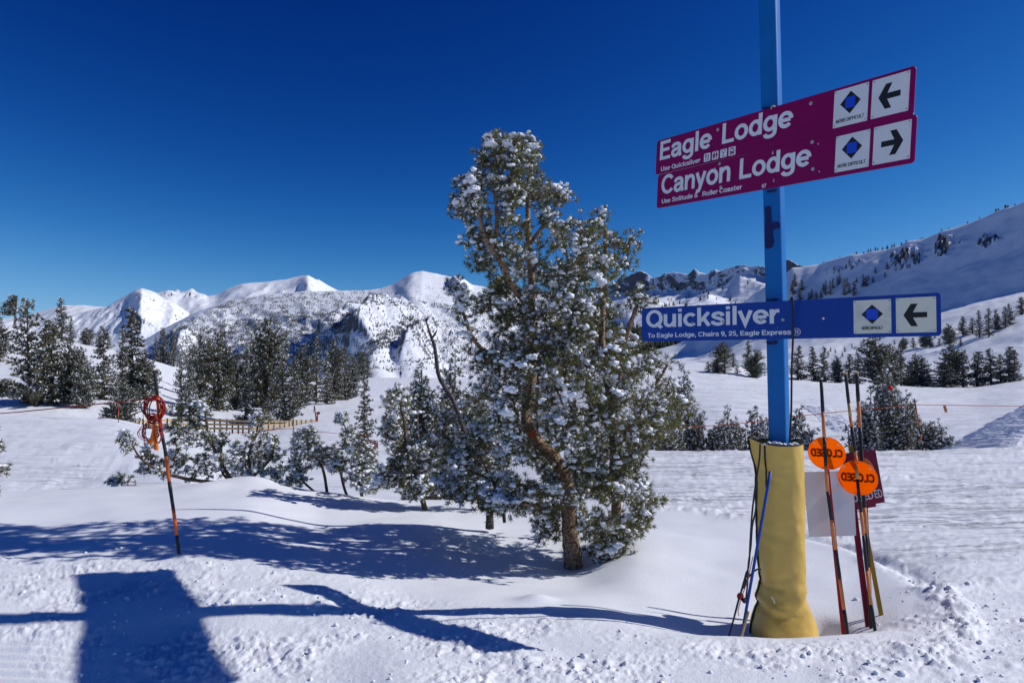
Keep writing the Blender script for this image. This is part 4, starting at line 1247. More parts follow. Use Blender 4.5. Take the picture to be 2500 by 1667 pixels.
# ---- grey dead snag beside it
sn = [("trunk", [(1196, 1290, 0, 17), (1194, 1235, 0, 15), (1179, 1156, 0, 14), (1152, 1104, 0, 12), (1128, 1037, 0, 11), (1104, 974, 0, 9.5), (1072, 919, 0, 8.5), (1062, 850, 0, 7), (1053, 824, 0, 6), (1045, 800, 0, 4.5), (1040, 783, 0, 3)]),
      ("limb", [(1054, 826, 0, 5), (1062, 815, 0, 4), (1067, 805, 0, 2)]), ("limb", [(1153, 1106, 0, 7), (1140, 1130, -0.1, 7), (1131, 1127, -0.15, 5)]), ("limb", [(1104, 975, 0, 5), (1085, 952, 0, 3), (1066, 948, 0, 1.5)]), ("limb", [(1128, 1037, 0, 5), (1108, 1048, -0.1, 4), (1098, 1044, -0.15, 2)]), ("limb", [(1041, 785, 0, 2), (1036, 776, 0, 1.5), (1030, 772, 0, 1)]), ("limb", [(1041, 785, 0, 2), (1046, 775, 0, 1.3), (1044, 769, 0, 0.8)])]
SNY = 8.3
sb = on_ground(1196, SNY)
st = empty("dead_tree", sb, "bare grey dead trunk leaning left in front of the small pines", "tree")
for nm, pts in sn:
    a, r = pxp(pts, SNY)
    r = [q * 0.58 for q in r]
    s2 = smooth_path([list(p) + [q] for p, q in zip(a, r)], 6)
    v, f = tube_geo(s2[:, :3], list(s2[:, 3]), 12, True)
    va = np.array([tuple(q) for q in v]); cen = np.repeat(s2[:, :3], 12, 0)
    va = cen + (va - cen) * (1 + 0.22 * fbm(va[:, 2] * 4, va[:, 0] * 30, 3, 8))[:, None]
    mb = MB(); mb.add([Vector(q) - sb for q in va], f, 0, True)
    mb.build(nm, M['deadwood']).parent = st
V, F = blobs(np.array([P(1132, 1118, SNY - 0.15)[:], P(1070, 944, SNY)[:], P(1100, 1040, SNY - 0.15)[:], P(1152, 1098, SNY - 0.04)[:]]), np.array([0.05, 0.02, 0.025, 0.03]), 2)
part_np("snow_load", st, V, F, M['snow_soft'], True, "stuff")


# ---- small pines along the crest
def small_pine(name, label, px, Y, stems, ncl, group=None, dens=8, top_only=False, snow_p=0.7, tl=0.066, sr=0.026, spread=0.10, crown=None, slevel=1, nbl=16, depth=0.3, wind=Vector((-0.5, -0.5, 0.6)), cat="tree"):
    """stems: list of photo polylines (px, py, dY, r px); crown: photo polygon"""
    b = on_ground(px, Y)
    sk = []
    for i, pts in enumerate(stems):
        a, r = pxp(pts, Y)
        r = [q * 0.7 for q in r]
        sk.append(("trunk" if i == 0 else "limb", a, r))
    cs = []; ds = []
    x0 = min(p[0] for p in crown); x1 = max(p[0] for p in crown); y0 = min(p[1] for p in crown); y1 = max(p[1] for p in crown)
    k = 0
    while len(cs) < ncl and k < 6000:
        k += 1
        a = RND.uniform(x0, x1); c = RND.uniform(y0, y1)
        if not inside(np.array([a]), np.array([c]), crown)[0]: continue
        q = P(a, c, Y + RND.uniform(-depth, depth))
        if any((q - Vector(z)).length < 0.07 for z in cs): continue
        cs.append(q[:]); ds.append(Vector(((a - (x0 + x1) / 2) / (x1 - x0), RND.uniform(-0.5, 0.2), 0.7)).normalized()[:])
    return build_pine(name, label, b, sk, cs, ds, tufts=dens, spread=spread, tlen=tl, nbl=nbl, bwidth=0.085, snow_p=snow_p, snow_r=sr, slevel=slevel, group=group, bark='bark_dark', sides=8, limb_r=0.014, wind=wind, cat=cat)


GP = "small pines along the snow crest"
small_pine("pine_tree", "low spreading pine right behind the striped pole with the rope coil", 560, 10.9,
           [[(578, 1195, 0, 7), (565, 1172, 0, 6.5), (535, 1120, 0, 6), (512, 1070, 0, 5), (505, 1030, 0, 4), (498, 1000, 0, 2.5)],
            [(572, 1180, 0, 6), (500, 1175, -0.2, 6), (440, 1165, -0.3, 5.5), (390, 1150, -0.4, 5), (345, 1120, -0.4, 4), (322, 1085, -0.4, 3)],
            [(575, 1180, 0, 5), (545, 1140, -0.1, 5), (520, 1090, -0.1, 4), (470, 1030, 0, 3), (440, 990, 0, 2)],
            [(580, 1185, 0, 5), (544, 1155, 0.1, 4), (540, 1100, 0.1, 4), (545, 1060, 0.1, 2.5)],
            [(505, 1030, 0, 3), (475, 1012, 0, 3), (460, 995, 0, 2)], [(505, 1040, 0, 3), (480, 1040, 0, 2)], [(470, 1060, -0.1, 3), (430, 1045, -0.1, 2), (405, 1050, 0, 1.5)], [(512, 1010, 0, 3), (480, 985, 0, 2)]],
           72, GP, 7, crown=[(395, 1000), (440, 985), (490, 985), (520, 1030), (545, 1040), (560, 1075), (555, 1120), (560, 1160), (470, 1175), (430, 1160), (400, 1165), (350, 1150), (300, 1095), (290, 1075), (310, 1050), (340, 1060), (370, 1110), (420, 1130), (410, 1060)], snow_p=0.45)
small_pine("pine_tree", "bushy little pine with snow caps, second along the crest from the striped pole", 640, 10.9,
           [[(618, 1195, 0, 6), (612, 1150, 0, 6), (608, 1110, 0, 5), (625, 1060, 0, 4), (632, 1020, 0, 2.5)], [(612, 1170, 0, 5), (660, 1120, 0, 4), (668, 1085, 0, 3)], [(610, 1160, 0, 4), (590, 1120, -0.1, 4), (574, 1090, -0.1, 2)]],
           46, GP, 8, crown=[(600, 1040), (620, 1012), (655, 1012), (665, 1060), (680, 1080), (690, 1110), (700, 1150), (690, 1175), (640, 1185), (600, 1175), (575, 1160), (572, 1105), (600, 1090), (610, 1060)], snow_p=0.75)
small_pine("pine_tree", "bushy little pine with a bare lower stem curving right, third along the crest", 795, 10.7,
           [[(800, 1215, 0, 6), (797, 1192, 0, 5.5), (792, 1160, 0, 5), (784, 1135, 0, 5), (765, 1110, 0, 4), (752, 1080, 0, 3), (755, 1050, 0, 2)], [(768, 1200, 0, 4), (745, 1180, 0, 4), (725, 1160, 0, 3)], [(784, 1138, 0, 3), (800, 1115, 0, 2)]],
           42, GP, 8, crown=[(720, 1060), (745, 1043), (770, 1050), (785, 1085), (800, 1095), (800, 1130), (775, 1150), (750, 1140), (740, 1180), (705, 1180), (690, 1150), (715, 1130), (715, 1100)], snow_p=0.78)
small_pine("pine_tree", "little pine with snow heaped on its pointed left top, fourth along the crest", 884, 10.6,
           [[(883, 1225, 0, 6), (883, 1203, 0, 5.5), (880, 1160, 0, 5), (872, 1110, 0, 4.5), (865, 1080, 0, 4), (845, 1050, 0, 3), (836, 1022, 0, 2)], [(850, 1215, 0, 5), (840, 1190, 0, 4.5), (828, 1140, 0, 4), (820, 1115, 0, 3)], [(880, 1150, 0, 4), (900, 1130, 0, 3), (912, 1118, 0, 2)]],
           56, GP, 8, crown=[(828, 1025), (842, 1018), (860, 1050), (880, 1060), (890, 1090), (920, 1105), (915, 1150), (925, 1190), (900, 1200), (870, 1190), (850, 1160), (820, 1170), (805, 1140), (820, 1090), (835, 1070)], snow_p=0.75)
small_pine("pine_tree", "slim pine with a leaning dark trunk, left of the grey dead trunk", 1035, 9.6,
           [[(1040, 1255, 0, 10), (1034, 1230, 0, 9), (1020, 1180, 0, 8), (1008, 1140, 0, 7), (992, 1095, 0, 6), (988, 1040, 0, 5), (978, 990, 0, 4), (968, 955, 0, 2)], [(1008, 1140, 0, 6), (960, 1150, -0.1, 4), (925, 1160, -0.1, 3)], [(1010, 1145, 0, 4), (1040, 1110, 0, 4), (1060, 1080, 0, 3)], [(990, 1090, 0, 4), (955, 1070, -0.1, 3), (940, 1060, -0.1, 2)]],
           84, GP, 9, crown=[(950, 960), (975, 945), (992, 960), (998, 1020), (1010, 1060), (1060, 1060), (1075, 1110), (1050, 1160), (1050, 1205), (1000, 1215), (985, 1180), (930, 1190), (915, 1160), (960, 1130), (960, 1100), (925, 1080), (930, 1060), (950, 1020), (940, 990)], snow_p=0.66)
small_pine("pine_tree", "small pine in the gap just left of the grey dead trunk's foot", 1120, 10.0,
           [[(1120, 1225, 0, 7), (1120, 1190, 0, 7), (1115, 1150, 0, 6), (1105, 1110, 0, 5), (1095, 1060, 0, 4), (1085, 1010, 0, 3)], [(1118, 1180, 0, 4), (1095, 1150, 0, 3)]],
           56, GP, 8, crown=[(1060, 1000), (1100, 960), (1120, 1010), (1130, 1080), (1140, 1120), (1150, 1190), (1110, 1185), (1070, 1190), (1050, 1150), (1070, 1090)], snow_p=0.62)
small_pine("pine_tree", "small pine with two pale stems just right of the grey dead trunk", 1180, 9.8,
           [[(1172, 1240, 0, 7), (1166, 1200, 0, 7), (1155, 1150, 0, 6), (1150, 1090, 0, 5)], [(1208, 1235, 0.1, 8), (1210, 1180, 0.1, 8), (1202, 1120, 0.1, 7), (1196, 1070, 0.1, 6), (1175, 1020, 0.1, 4), (1150, 970, 0.1, 3)]],
           70, GP, 8, crown=[(1120, 950), (1170, 960), (1215, 1060), (1230, 1120), (1240, 1180), (1215, 1200), (1180, 1150), (1140, 1130), (1130, 1060)], snow_p=0.5)
small_pine("pine_tree", "low snowy pine in front of the grey dead trunk, touching the big pine", 1232, 7.9,
           [[(1232, 1275, 0, 6), (1226, 1235, 0, 6), (1205, 1180, 0, 5), (1180, 1130, 0, 4), (1165, 1080, 0, 3)], [(1226, 1230, 0, 4), (1180, 1215, 0, 3.5), (1110, 1205, 0, 2.5)], [(1200, 1170, 0, 4), (1150, 1150, 0, 3), (1105, 1120, 0, 2)]],
           62, GP, 8, crown=[(1130, 1030), (1180, 1040), (1215, 1090), (1245, 1150), (1250, 1215), (1200, 1240), (1120, 1232), (1070, 1200), (1080, 1160), (1130, 1130), (1090, 1110), (1110, 1060)], snow_p=0.62, depth=0.35)
small_pine("pine_tree", "pine at the left edge, only a few sunlit twigs in view", -30, 9.2,
           [[(-60, 1300, 0, 12), (-62, 1180, 0, 11), (-60, 1050, 0, 9), (-55, 950, 0, 5)], [(-60, 1180, 0, 6), (-25, 1160, 0, 4), (5, 1150, 0, 3)], [(-60, 1120, 0, 6), (-30, 1100, 0, 4), (-5, 1090, 0, 3)]],
           60, None, 8, crown=[(-120, 1000), (-60, 930), (-25, 1040), (4, 1085), (3, 1120), (-20, 1130), (14, 1150), (22, 1180), (0, 1205), (-60, 1230), (-130, 1200)], snow_p=0.45)
small_pine("pine_sapling", "snow-dusted pine tip poking out of the snow left of the striped pole", 283, 11.2, [[(286, 1195, 0, 2), (284, 1180, 0, 2), (282, 1172, 0, 1.5)]], 5, None, 7, crown=[(272, 1165), (292, 1163), (295, 1180), (275, 1184)], depth=0.05, snow_p=0.4, cat="sapling")
small_pine("pine_sapling", "tiny dark pine tip in the snow beside the larger tip", 312, 11.2, [[(313, 1195, 0, 1.5), (312, 1182, 0, 1.5), (312, 1176, 0, 1)]], 2, None, 7, crown=[(307, 1172), (318, 1172), (318, 1184), (307, 1184)], depth=0.03, snow_p=0.2, tl=0.045, cat="sapling")


# ---- dark bushy pines farther back (shoots standing up)
def bush_pine(name, label, px, py_top, w, Y, n_stems=16, group=None, cat="tree", tl=0.10, density=0.85, snow_p=0.62, base_z=None, lean=0.0, cone=False):
    b = on_ground(px, Y)
    if base_z is not None: b.z = base_z
    top = P(px, py_top, Y)
    H = top.z - b.z
    W = w * Y / FPX / 2
    t = empty(name, b, label, cat, group)
    segs = []; tp = []; td = []
    for i in range(n_stems):
        th = RND.uniform(0, 6.283); rr = RND.random() ** (0.62 if cone else 0.5) * (0.3 if cone and i < 7 else 1.0) if i else 0.0
        hgt = H * (1.0 - (0.68 if cone else 0.38) * rr * RND.uniform(0.6, 1.25)) * (1 if i == 0 else RND.uniform(0.72 if not cone else 0.82, 1.0))
        ex, ey = math.cos(th) * rr * W, math.sin(th) * rr * W * 0.8
        p0 = np.array([ex * 0.15, ey * 0.15, 0]); p2 = np.array([ex + lean * hgt, ey, hgt]); p1 = np.array([ex * 0.9, ey * 0.9, hgt * 0.35])
        pts = smooth_path([p0, p1, p2], 5)
        segs.append((pts, np.linspace(0.02 + 0.012 * H, 0.008, len(pts))))
        nt = int(density * (14 + 26 * hgt))
        for k in range(nt):
            s = 0.10 + 0.90 * (k + RND.random()) / nt
            q = pts[min(int(s * (len(pts) - 1)), len(pts) - 2)]; q2 = pts[min(int(s * (len(pts) - 1)) + 1, len(pts) - 1)]
            fr = s * (len(pts) - 1) - int(s * (len(pts) - 1))
            c = q * (1 - fr) + q2 * fr
            a2 = RND.uniform(0, 6.283)
            side = (0.07 + 0.17 * W * (1.05 - s) + 0.02) * RND.uniform(0.3, 1.3)
            tp.append(c + np.array([math.cos(a2) * side, math.sin(a2) * side, RND.uniform(-0.02, 0.08)]))
            td.append([math.cos(a2) * 0.5, math.sin(a2) * 0.5, 0.8])
    tp = np.array(tp); td = norm(np.array(td))
    V, F = tubes_np(segs, 4)
    L = np.array(b)
    part_np("stems", t, V + L, F, M['twig'], True, "stuff")
    ln = tl * rng.uniform(0.75, 1.25, len(tp))
    V, F = blades(tp + L, td, ln, 9, 0.12, 0.9)
    part_np("needles", t, V, F, M['needles_far'], False, "stuff")
    V, F = blades(tp + L + np.array([-0.006, -0.006, 0.006]), norm(td + np.array([-0.2, -0.25, 0.2])), ln * 0.9, 2, 0.13, 0.8)
    part_np("rime", t, V, F, M['snow_soft'], False, "stuff")
    s = rng.random(len(tp)) < snow_p
    wv = norm(np.array([-0.5, -0.6, 0.5]) + 0.3 * rng.normal(size=(int(s.sum()), 3)))
    V, F = blobs(tp[s] + L + wv * tl * 0.35, tl * 0.30 * rng.uniform(0.5, 1.3, int(s.sum())), 1)
    part_np("snow_load", t, V, F, M['snow_soft'], True, "stuff")
    return t


GB = "bushy pines beyond the edge of the run"
bush_pine("pine_tree", "dark dense pine bush behind the grey dead trunk, left one", 1028, 880, 125, 13.5, 34, density=1.3, snow_p=0.5)
bush_pine("pine_tree", "dark dense pine bush behind the grey dead trunk, right one", 1110, 858, 140, 13.8, 38, density=1.3, snow_p=0.5, cone=True)
bush_pine("pine_tree", "pine with a pointed top half hidden behind the right edge of the big pine", 1672, 890, 110, 20, 34, GB, tl=0.11, cone=True)
bush_pine("pine_tree", "second stem of bushy pine between the big pine and the taller pointed one", 1610, 940, 120, 19.5, 28, GB, tl=0.11)
bush_pine("pine_tree", "low pine thicket left of the yellow pad, nearest to the big pine", 1700, 1005, 110, 20, 22, GB, tl=0.11)
bush_pine("pine_tree", "low rounded pine bush in the middle of the thicket left of the blue post", 1778, 995, 75, 19.6, 18, GB, tl=0.11)
bush_pine("pine_tree", "broad pine bush directly left of and behind the blue post", 1850, 996, 95, 20, 20, GB, tl=0.11)
bush_pine("pine_tree", "thin pine shoots leaning right just right of the blue post", 1925, 995, 60, 20, 8, GB, tl=0.11, lean=0.25)
bush_pine("pine_tree", "loose upright shoots right of the blue post beside the leaning ones", 1955, 1030, 60, 19.8, 7, GB, tl=0.11, lean=0.15)
bush_pine("pine_tree", "large open pine behind the striped poles with a red marker in it", 2172, 890, 165, 19.5, 40, GB, tl=0.11, density=0.95, cone=True, snow_p=0.5)
bush_pine("pine_tree", "side growth at the left foot of the large open pine behind the poles", 2110, 985, 90, 19.2, 14, GB, tl=0.12)
bush_pine("pine_tree", "side growth at the right foot of the large open pine behind the poles", 2225, 990, 85, 19.8, 14, GB, tl=0.12)
bush_pine("pine_tree", "small pine by the thin boundary pole at the right", 2284, 1028, 48, 19.4, 9, GB, tl=0.11)
bush_pine("pine_tree", "lowest bent pine tuft right of the small pine by the boundary pole", 2318, 1072, 36, 19.2, 5, GB, tl=0.10, lean=0.35)


# ---- conifers farther away, built once per kind and copied
def conifer_proto(name, style, seed, material):
    r = random.Random(seed)
    t = bpy.data.objects.new(name, None); COL.objects.link(t); t["category"] = "tree"
    tp = []; td = []; tl = []; sp = []; segs = []
    tops = [(0, 0, 1.0)]
    if style == 'twin': tops = [(-0.07, 0.0, 1.0), (0.09, 0.02, 0.80)]
    if style == 'pine': tops = [(0, 0, 1.0), (0.10, 0.04, 0.86), (-0.11, -0.03, 0.78), (0.02, -0.1, 0.7)]
    for (ox, oy, hh) in tops:
        lean = r.uniform(-0.03, 0.03)
        trunk = [(ox * 0.15, oy * 0.15, 0), (ox * 0.7, oy * 0.7, 0.3 * hh), (ox + lean * 0.5, oy, 0.65 * hh), (ox + lean, oy, hh)]
        sm = smooth_path(trunk, 5)
        segs.append((sm, np.linspace(0.020 * hh, 0.003, len(sm))))
        nb = int({'fir': 130, 'twin': 92, 'pine': 62, 'flag': 70, 'thin': 95}[style] * hh)
        for i in range(nb):
            s = (i + r.random()) / nb
            z0 = {'fir': 0.03, 'twin': 0.05, 'pine': 0.05, 'flag': 0.42, 'thin': 0.05}[style]
            z = (z0 + (1 - z0) * s) * hh
            k = min(int(z / hh * (len(sm) - 1)), len(sm) - 1)
            c = sm[k].copy(); c[2] = z
            th = r.uniform(0, 6.283)
            f = (1 - s)
            if style == 'fir': L = 0.02 + 0.20 * f ** 0.85
            elif style == 'thin': L = 0.02 + 0.13 * f ** 0.7
            elif style == 'twin': L = 0.03 + 0.20 * f ** 0.75
            elif style == 'pine': L = 0.05 + 0.20 * math.sin(math.pi * (0.18 + 0.80 * s)) ** 0.8
            else: L = 0.05 + 0.18 * f
            L *= r.uniform(0.65, 1.15)
            if style == 'flag': th = math.pi + r.gauss(0, 0.6)
            rise = {'fir': -0.18, 'twin': 0.02, 'pine': 0.45 * s - 0.08, 'flag': 0.0, 'thin': -0.1}[style] + r.uniform(-0.1, 0.15)
            d = np.array([math.cos(th), math.sin(th), rise])
            nc = max(2, int(L / 0.020))
            e = c + d * L + np.array([0, 0, 0.15 * L])
            segs.append((np.array([c, c + d * L * 0.6, e]), np.array([0.005, 0.003, 0.001])))
            for q in range(nc):
                u = (q + 0.6 + 0.5 * r.random()) / nc
                p = c + d * L * u + np.array([r.gauss(0, 0.010), r.gauss(0, 0.010), 0.15 * L * u * u + r.gauss(0, 0.007)])
                tp.append(p); td.append([d[0] * 0.7, d[1] * 0.7, 0.35 if style == 'pine' else 0.1]); tl.append(0.030 * (0.8 + 0.4 * r.random()) * (1.2 if style == 'pine' else 1))
    tp = np.array(tp); td = norm(np.array(td)); tl = np.array(tl)
    V, F = tubes_np(segs, 4)
    part_np("trunk", t, V, F, M['bark_dark'], True)
    V, F = blades(tp, td, tl, 9, 0.17, 0.75)
    part_np("crown", t, V, F, material, False)
    s = rng.random(len(tp)) < 0.68
    V, F = blades(tp[s] + np.array([-0.004, -0.003, 0.009]), norm(td[s] * 0.6 + np.array([-0.1, -0.1, 0.2])), tl[s] * 0.78, 3, 0.24, 0.9)
    part_np("snow_cover", t, V, F, M['snow_soft'], False, "stuff")
    return t


PROTO = {}
for nm, style, seed, mm in (("fir", 'fir', 1, 'needles_far'), ("fir2", 'fir', 2, 'needles_dark'), ("twin", 'twin', 3, 'needles_far'), ("pine", 'pine', 4, 'needles_far'), ("pine2", 'pine', 5, 'needles_far'), ("flag", 'flag', 6, 'needles_far'), ("thin", 'thin', 7, 'needles_dark'), ("thin2", 'thin', 8, 'needles_far')):
    PROTO[nm] = conifer_proto("conifer_tree", style, seed, M[mm])
WREL = {'fir': 0.42, 'fir2': 0.42, 'twin': 0.50, 'pine': 0.56, 'pine2': 0.56, 'flag': 0.34, 'thin': 0.28, 'thin2': 0.28}
USED = set()


def conifer(kind, b, h, w, label, group=None):
    """place a conifer: the first of each kind is the prototype itself, then copies"""
    sx = w / WREL[kind]
    rz = RND.uniform(0, 6.283) if kind not in ('flag', 'twin') else RND.uniform(-0.25, 0.25)
    if kind not in USED:
        USED.add(kind)
        o = PROTO[kind]
        o.location = b; o.scale = (sx, sx, h); o.rotation_euler = (0, 0, rz)
        o["label"] = label
        if group: o["group"] = group
        return o
    return copy_thing(PROTO[kind], b, (sx, sx, h), rz, label, group)


def con_ground(kind, px, Y, py_top, w, label, group=None):
    b = on_ground(px, Y)
    b.z -= 0.15
    h = P(px, py_top, Y).z - b.z
    return conifer(kind, b, h, (1.1 if px < 380 or px > 1000 else 0.95) * w * Y / FPX, label, group)


GL = "conifers on the hill at the left"
for a in (
    ("flag", 36, 95, 722, 62, "windswept conifer with bare right side on the hill crest, farthest left on the skyline"),
    ("twin", 82, 50, 730, 125, "tallest and broadest conifer of the left grove, standing left of the rope"),
    ("fir", 122, 51, 792, 95, "shorter conifer grown against the right side of the broadest one"),
    ("fir", 150, 102, 728, 52, "white frosted conifer standing on the hill crest behind the left grove"),
    ("thin2", 172, 103, 772, 20, "narrow frosted conifer beside the white one on the hill crest"),
    ("pine", 168, 52, 828, 62, "bushy pine right of the broadest conifer, left of its shorter neighbour"),
    ("pine2", 198, 51, 856, 62, "rounded pine just right of the bushy pine in the left grove"),
    ("fir", 252, 56, 800, 78, "pale olive conifer with pointed top midway between the broad conifer and the striped pole"),
    ("pine", 212, 106, 800, 30, "small conifer on the snow slope above the left grove, by itself"),
    ("thin2", 262, 108, 815, 22, "slim small conifer on the crest left of the tall dark one"),
    ("thin", 243, 107, 808, 22, "slim dark small conifer on the crest, behind the pale olive one"),
    ("fir2", 322, 62, 752, 92, "tall dark conifer directly above the striped pole's tip, left of it"),
    ("pine2", 352, 61, 862, 66, "low bushy conifer at the right foot of the tall dark one"),
    ("thin2", 298, 60, 806, 44, "sparse conifer with bare forked stems at the left foot of the tall dark one"),
    ("pine", 302, 44, 935, 62, "low round pine bush at the rope, left of the rope coil"),
    ("pine2", 268, 44.5, 982, 40, "lowest pine bush at the left foot of the round one by the rope"),
    ("fir2", 398, 118, 800, 44, "conifer on the hill right of the tall dark one, with white slope behind"),
    ("thin2", 424, 118, 822, 26, "slim pale conifer on the hill beside the one with white slope behind"),
    ("thin", 380, 120, 822, 22, "thin dark conifer left of the one with white slope behind"),
    ("twin", 450, 56, 862, 62, "grey-green conifer just right of the striped pole's tip"),
    ("pine", 532, 64, 812, 90, "dark round-headed pine standing alone in snow above the fence"),
    ("pine2", 488, 80, 818, 60, "dark pine behind and left of the round-headed one"),
    ("thin2", 462, 90, 846, 34, "faded brownish conifer behind the grey-green one"),
    ("fir", 598, 58, 852, 56, "narrow grey conifer above the middle of the fence"),
    ("pine", 652, 70, 780, 112, "tallest dark pine of the middle grove, with two heads"),
    ("pine2", 618, 76, 832, 60, "dark pine filling the left side of the tallest one in the middle grove"),
    ("twin", 702, 58, 850, 96, "wide snow-flecked pine with a tan trunk at its right foot above the fence"),
    ("fir", 655, 57, 960, 46, "small grey bush at the left foot of the wide snow-flecked pine"),
    ("pine2", 738, 76, 842, 66, "snow-flecked pine right of the tallest one, its head rounded"),
    ("thin2", 772, 82, 825, 46, "slender pointed conifer standing out of the middle grove"),
    ("fir", 798, 80, 862, 50, "pale conifer between the slender pointed one and the grove's right end"),
    ("pine", 816, 86, 828, 58, "dark pine with a pointed head near the right end of the grove"),
    ("fir2", 842, 88, 845, 56, "dark conifer next to last at the right end of the grove"),
    ("pine2", 884, 160, 858, 40, "left of the last two conifers at the grove's right end by the crest"),
    ("thin", 897, 162, 866, 30, "last slim conifer at the grove's right end by the crest"),
    ("thin2", 890, 33, 921, 62, "single conifer standing alone on open snow right of the fence"),
    ("pine2", 575, 70, 868, 52, "lower dark pine in the gap right of the round-headed one"),
    ("pine", 860, 92, 872, 44, "short dark pine just left of the last two by the crest"),
    ("pine", -12, 74, 775, 62, "conifer cut off by the left edge of the photo"),
    ("pine2", 8, 54, 925, 70, "low dark pine at the left edge above the rope"),
    ("thin", 1016, 172, 905, 10, "tiny brown tree top on the crest right of the skier"),
    ("thin2", 1028, 172, 908, 9, "tinier brown tree top at the dark pine bush's edge on the crest"),
):
    con_ground(a[0], a[1], a[2], a[3], a[4], a[5], GL if a[1] < 900 and a[1] != 890 else None)

GK = "conifers beyond the runs at the right"
for a in (
    ("thin", 1729, 108, 883, 20, "thin dark conifer at the left of the knoll's group of trees"),
    ("pine2", 1752, 107, 872, 34, "bushy conifer at the front of the knoll's group"),
    ("thin2", 1770, 106, 868, 34, "greyish conifer right of the bushy one on the knoll"),
    ("pine", 1764, 128, 836, 46, "tall brown-topped conifer behind the knoll's crest"),
    ("thin2", 1790, 120, 862, 26, "bare-stemmed conifer behind the greyish one on the knoll"),
    ("thin", 1800, 108, 893, 18, "short lone conifer on the knoll right of the group"),
    ("fir", 1826, 132, 832, 36, "pointed conifer behind the knoll's crest left of the blue post"),
    ("pine2", 1846, 106, 855, 46, "bushy conifer on the knoll touching the left side of the blue post"),
    ("fir", 1948, 124, 845, 52, "conifer just right of the blue post, beneath the blue sign"),
    ("fir2", 1986, 126, 846, 44, "dark pointed conifer second to the right of the blue post"),
    ("fir", 2012, 124, 848, 42, "conifer with frosted foot third to the right of the blue post"),
    ("pine", 2044, 128, 870, 32, "rounded short conifer fourth to the right of the blue post"),
    ("fir2", 2074, 122, 864, 42, "pointed conifer behind the tips of the striped poles, left one"),
    ("thin", 2096, 124, 862, 34, "slim pointed conifer behind the tips of the striped poles, right one"),
    ("pine2", 2140, 126, 822, 86, "biggest dark spreading pine beneath the white arrow plate of the blue sign"),
    ("pine", 2178, 128, 845, 50, "brownish pine at the right side of the biggest dark one"),
    ("thin2", 2200, 128, 838, 26, "slim conifer right of the brownish pine"),
    ("pine", 2240, 130, 866, 52, "dark pine standing apart in the gap right of the biggest one"),
    ("pine2", 2218, 128, 915, 40, "low bush left of the pine standing apart"),
    ("pine2", 2262, 130, 912, 40, "low bush right of the pine standing apart"),
    ("fir2", 2305, 122, 882, 92, "broad snow-skirted conifer at the left front of the right-hand row"),
    ("pine", 2326, 128, 842, 62, "tall brown-topped conifer rising behind the broad snow-skirted one"),
    ("thin", 2352, 126, 862, 42, "straight dark conifer third in the right-hand row"),
    ("fir2", 2386, 124, 858, 66, "fourth conifer of the right-hand row, with a pale foot"),
    ("fir", 2420, 122, 852, 60, "fifth conifer of the right-hand row, with a sharp tip"),
    ("thin2", 2443, 122, 866, 34, "slim dark conifer squeezed in the right-hand row before its last tall pair"),
    ("fir2", 2464, 120, 846, 54, "taller tree of the pair at the right end of the row"),
    ("thin", 2477, 120, 854, 34, "shorter tree of the pair at the right end of the row"),
):
    con_ground(a[0], a[1], a[2], a[3], a[4], a[5], GK)

GT = "conifers on the sunlit slope at the right"
for i, (k, px, pyb, pyt, w, lab) in enumerate((
    ("pine", 2314, 840, 790, 34, "bushy conifer just right of the blue sign's end, lowest on the sunlit slope"),
    ("thin", 2330, 834, 806, 18, "small slim conifer beside the lowest bushy one on the sunlit slope"),
    ("fir2", 2352, 818, 772, 34, "wider conifer second up the sunlit slope"),
    ("thin2", 2374, 816, 778, 24, "pale conifer third up the sunlit slope"),
    ("thin", 2394, 824, 757, 22, "tallest slim conifer in the middle of the sunlit slope's row"),
    ("thin", 2415, 824, 754, 28, "dark straight conifer right of the tallest slim one on the sunlit slope"),
    ("thin2", 2432, 806, 756, 22, "slim conifer behind the dark straight one on the sunlit slope"),
    ("fir2", 2440, 806, 770, 26, "shorter conifer in front of the slim one high on the sunlit slope"),
    ("thin", 2454, 800, 748, 22, "slim dark conifer next to the frosted one high on the sunlit slope"),
    ("fir", 2468, 796, 744, 30, "frosted conifer second from the right edge on the sunlit slope"),
    ("fir2", 2496, 770, 726, 40, "conifer cut by the right edge, highest on the sunlit slope"),
    ("pine", 2206, 852, 822, 20, "conifer under the arrow plate's left half on the sunlit slope"),
    ("thin2", 2227, 850, 824, 18, "pale conifer under the arrow plate on the sunlit slope"),
    ("pine2", 2256, 848, 812, 30, "wide dark conifer under the blue sign's right end, left half of a close pair"),
    ("fir2", 2272, 848, 812, 24, "dark conifer under the blue sign's right end, right half of a close pair"),
    ("thin", 2292, 842, 822, 12, "tiny conifer at the left of the lowest bushy one on the sunlit slope"),
    ("thin", 2348, 846, 826, 10, "tiny lone conifer below the row on the sunlit slope"),
)):
    b = loft_point(GS, px, pyb, 0.15, 0.75)
    conifer(k, b, (pyb - pyt) * b.y / FPX, w * b.y / FPX, lab, GT)
for px, pyb, h, w in ((2030, 860, 12, 6), (2040, 862, 10, 6), (2062, 858, 14, 8), (2078, 852, 12, 6), (2104, 850, 16, 8), (2118, 846, 10, 6), (2058, 872, 12, 7), (2020, 868, 12, 8), (2170, 852, 14, 8), (2186, 842, 12, 8), (2280, 830, 14, 9), (2090, 866, 10, 6), (2004, 874, 12, 8), (2130, 856, 12, 6)):
    b = loft_point(GS, px, pyb, 0.12, 0.75)
    conifer(RND.choice(("thin", "thin2")), b, h * b.y / FPX, w * b.y / FPX, "tiny conifer on the sunlit snow below the blue sign", "tiny conifers on the sunlit snow below the blue sign")

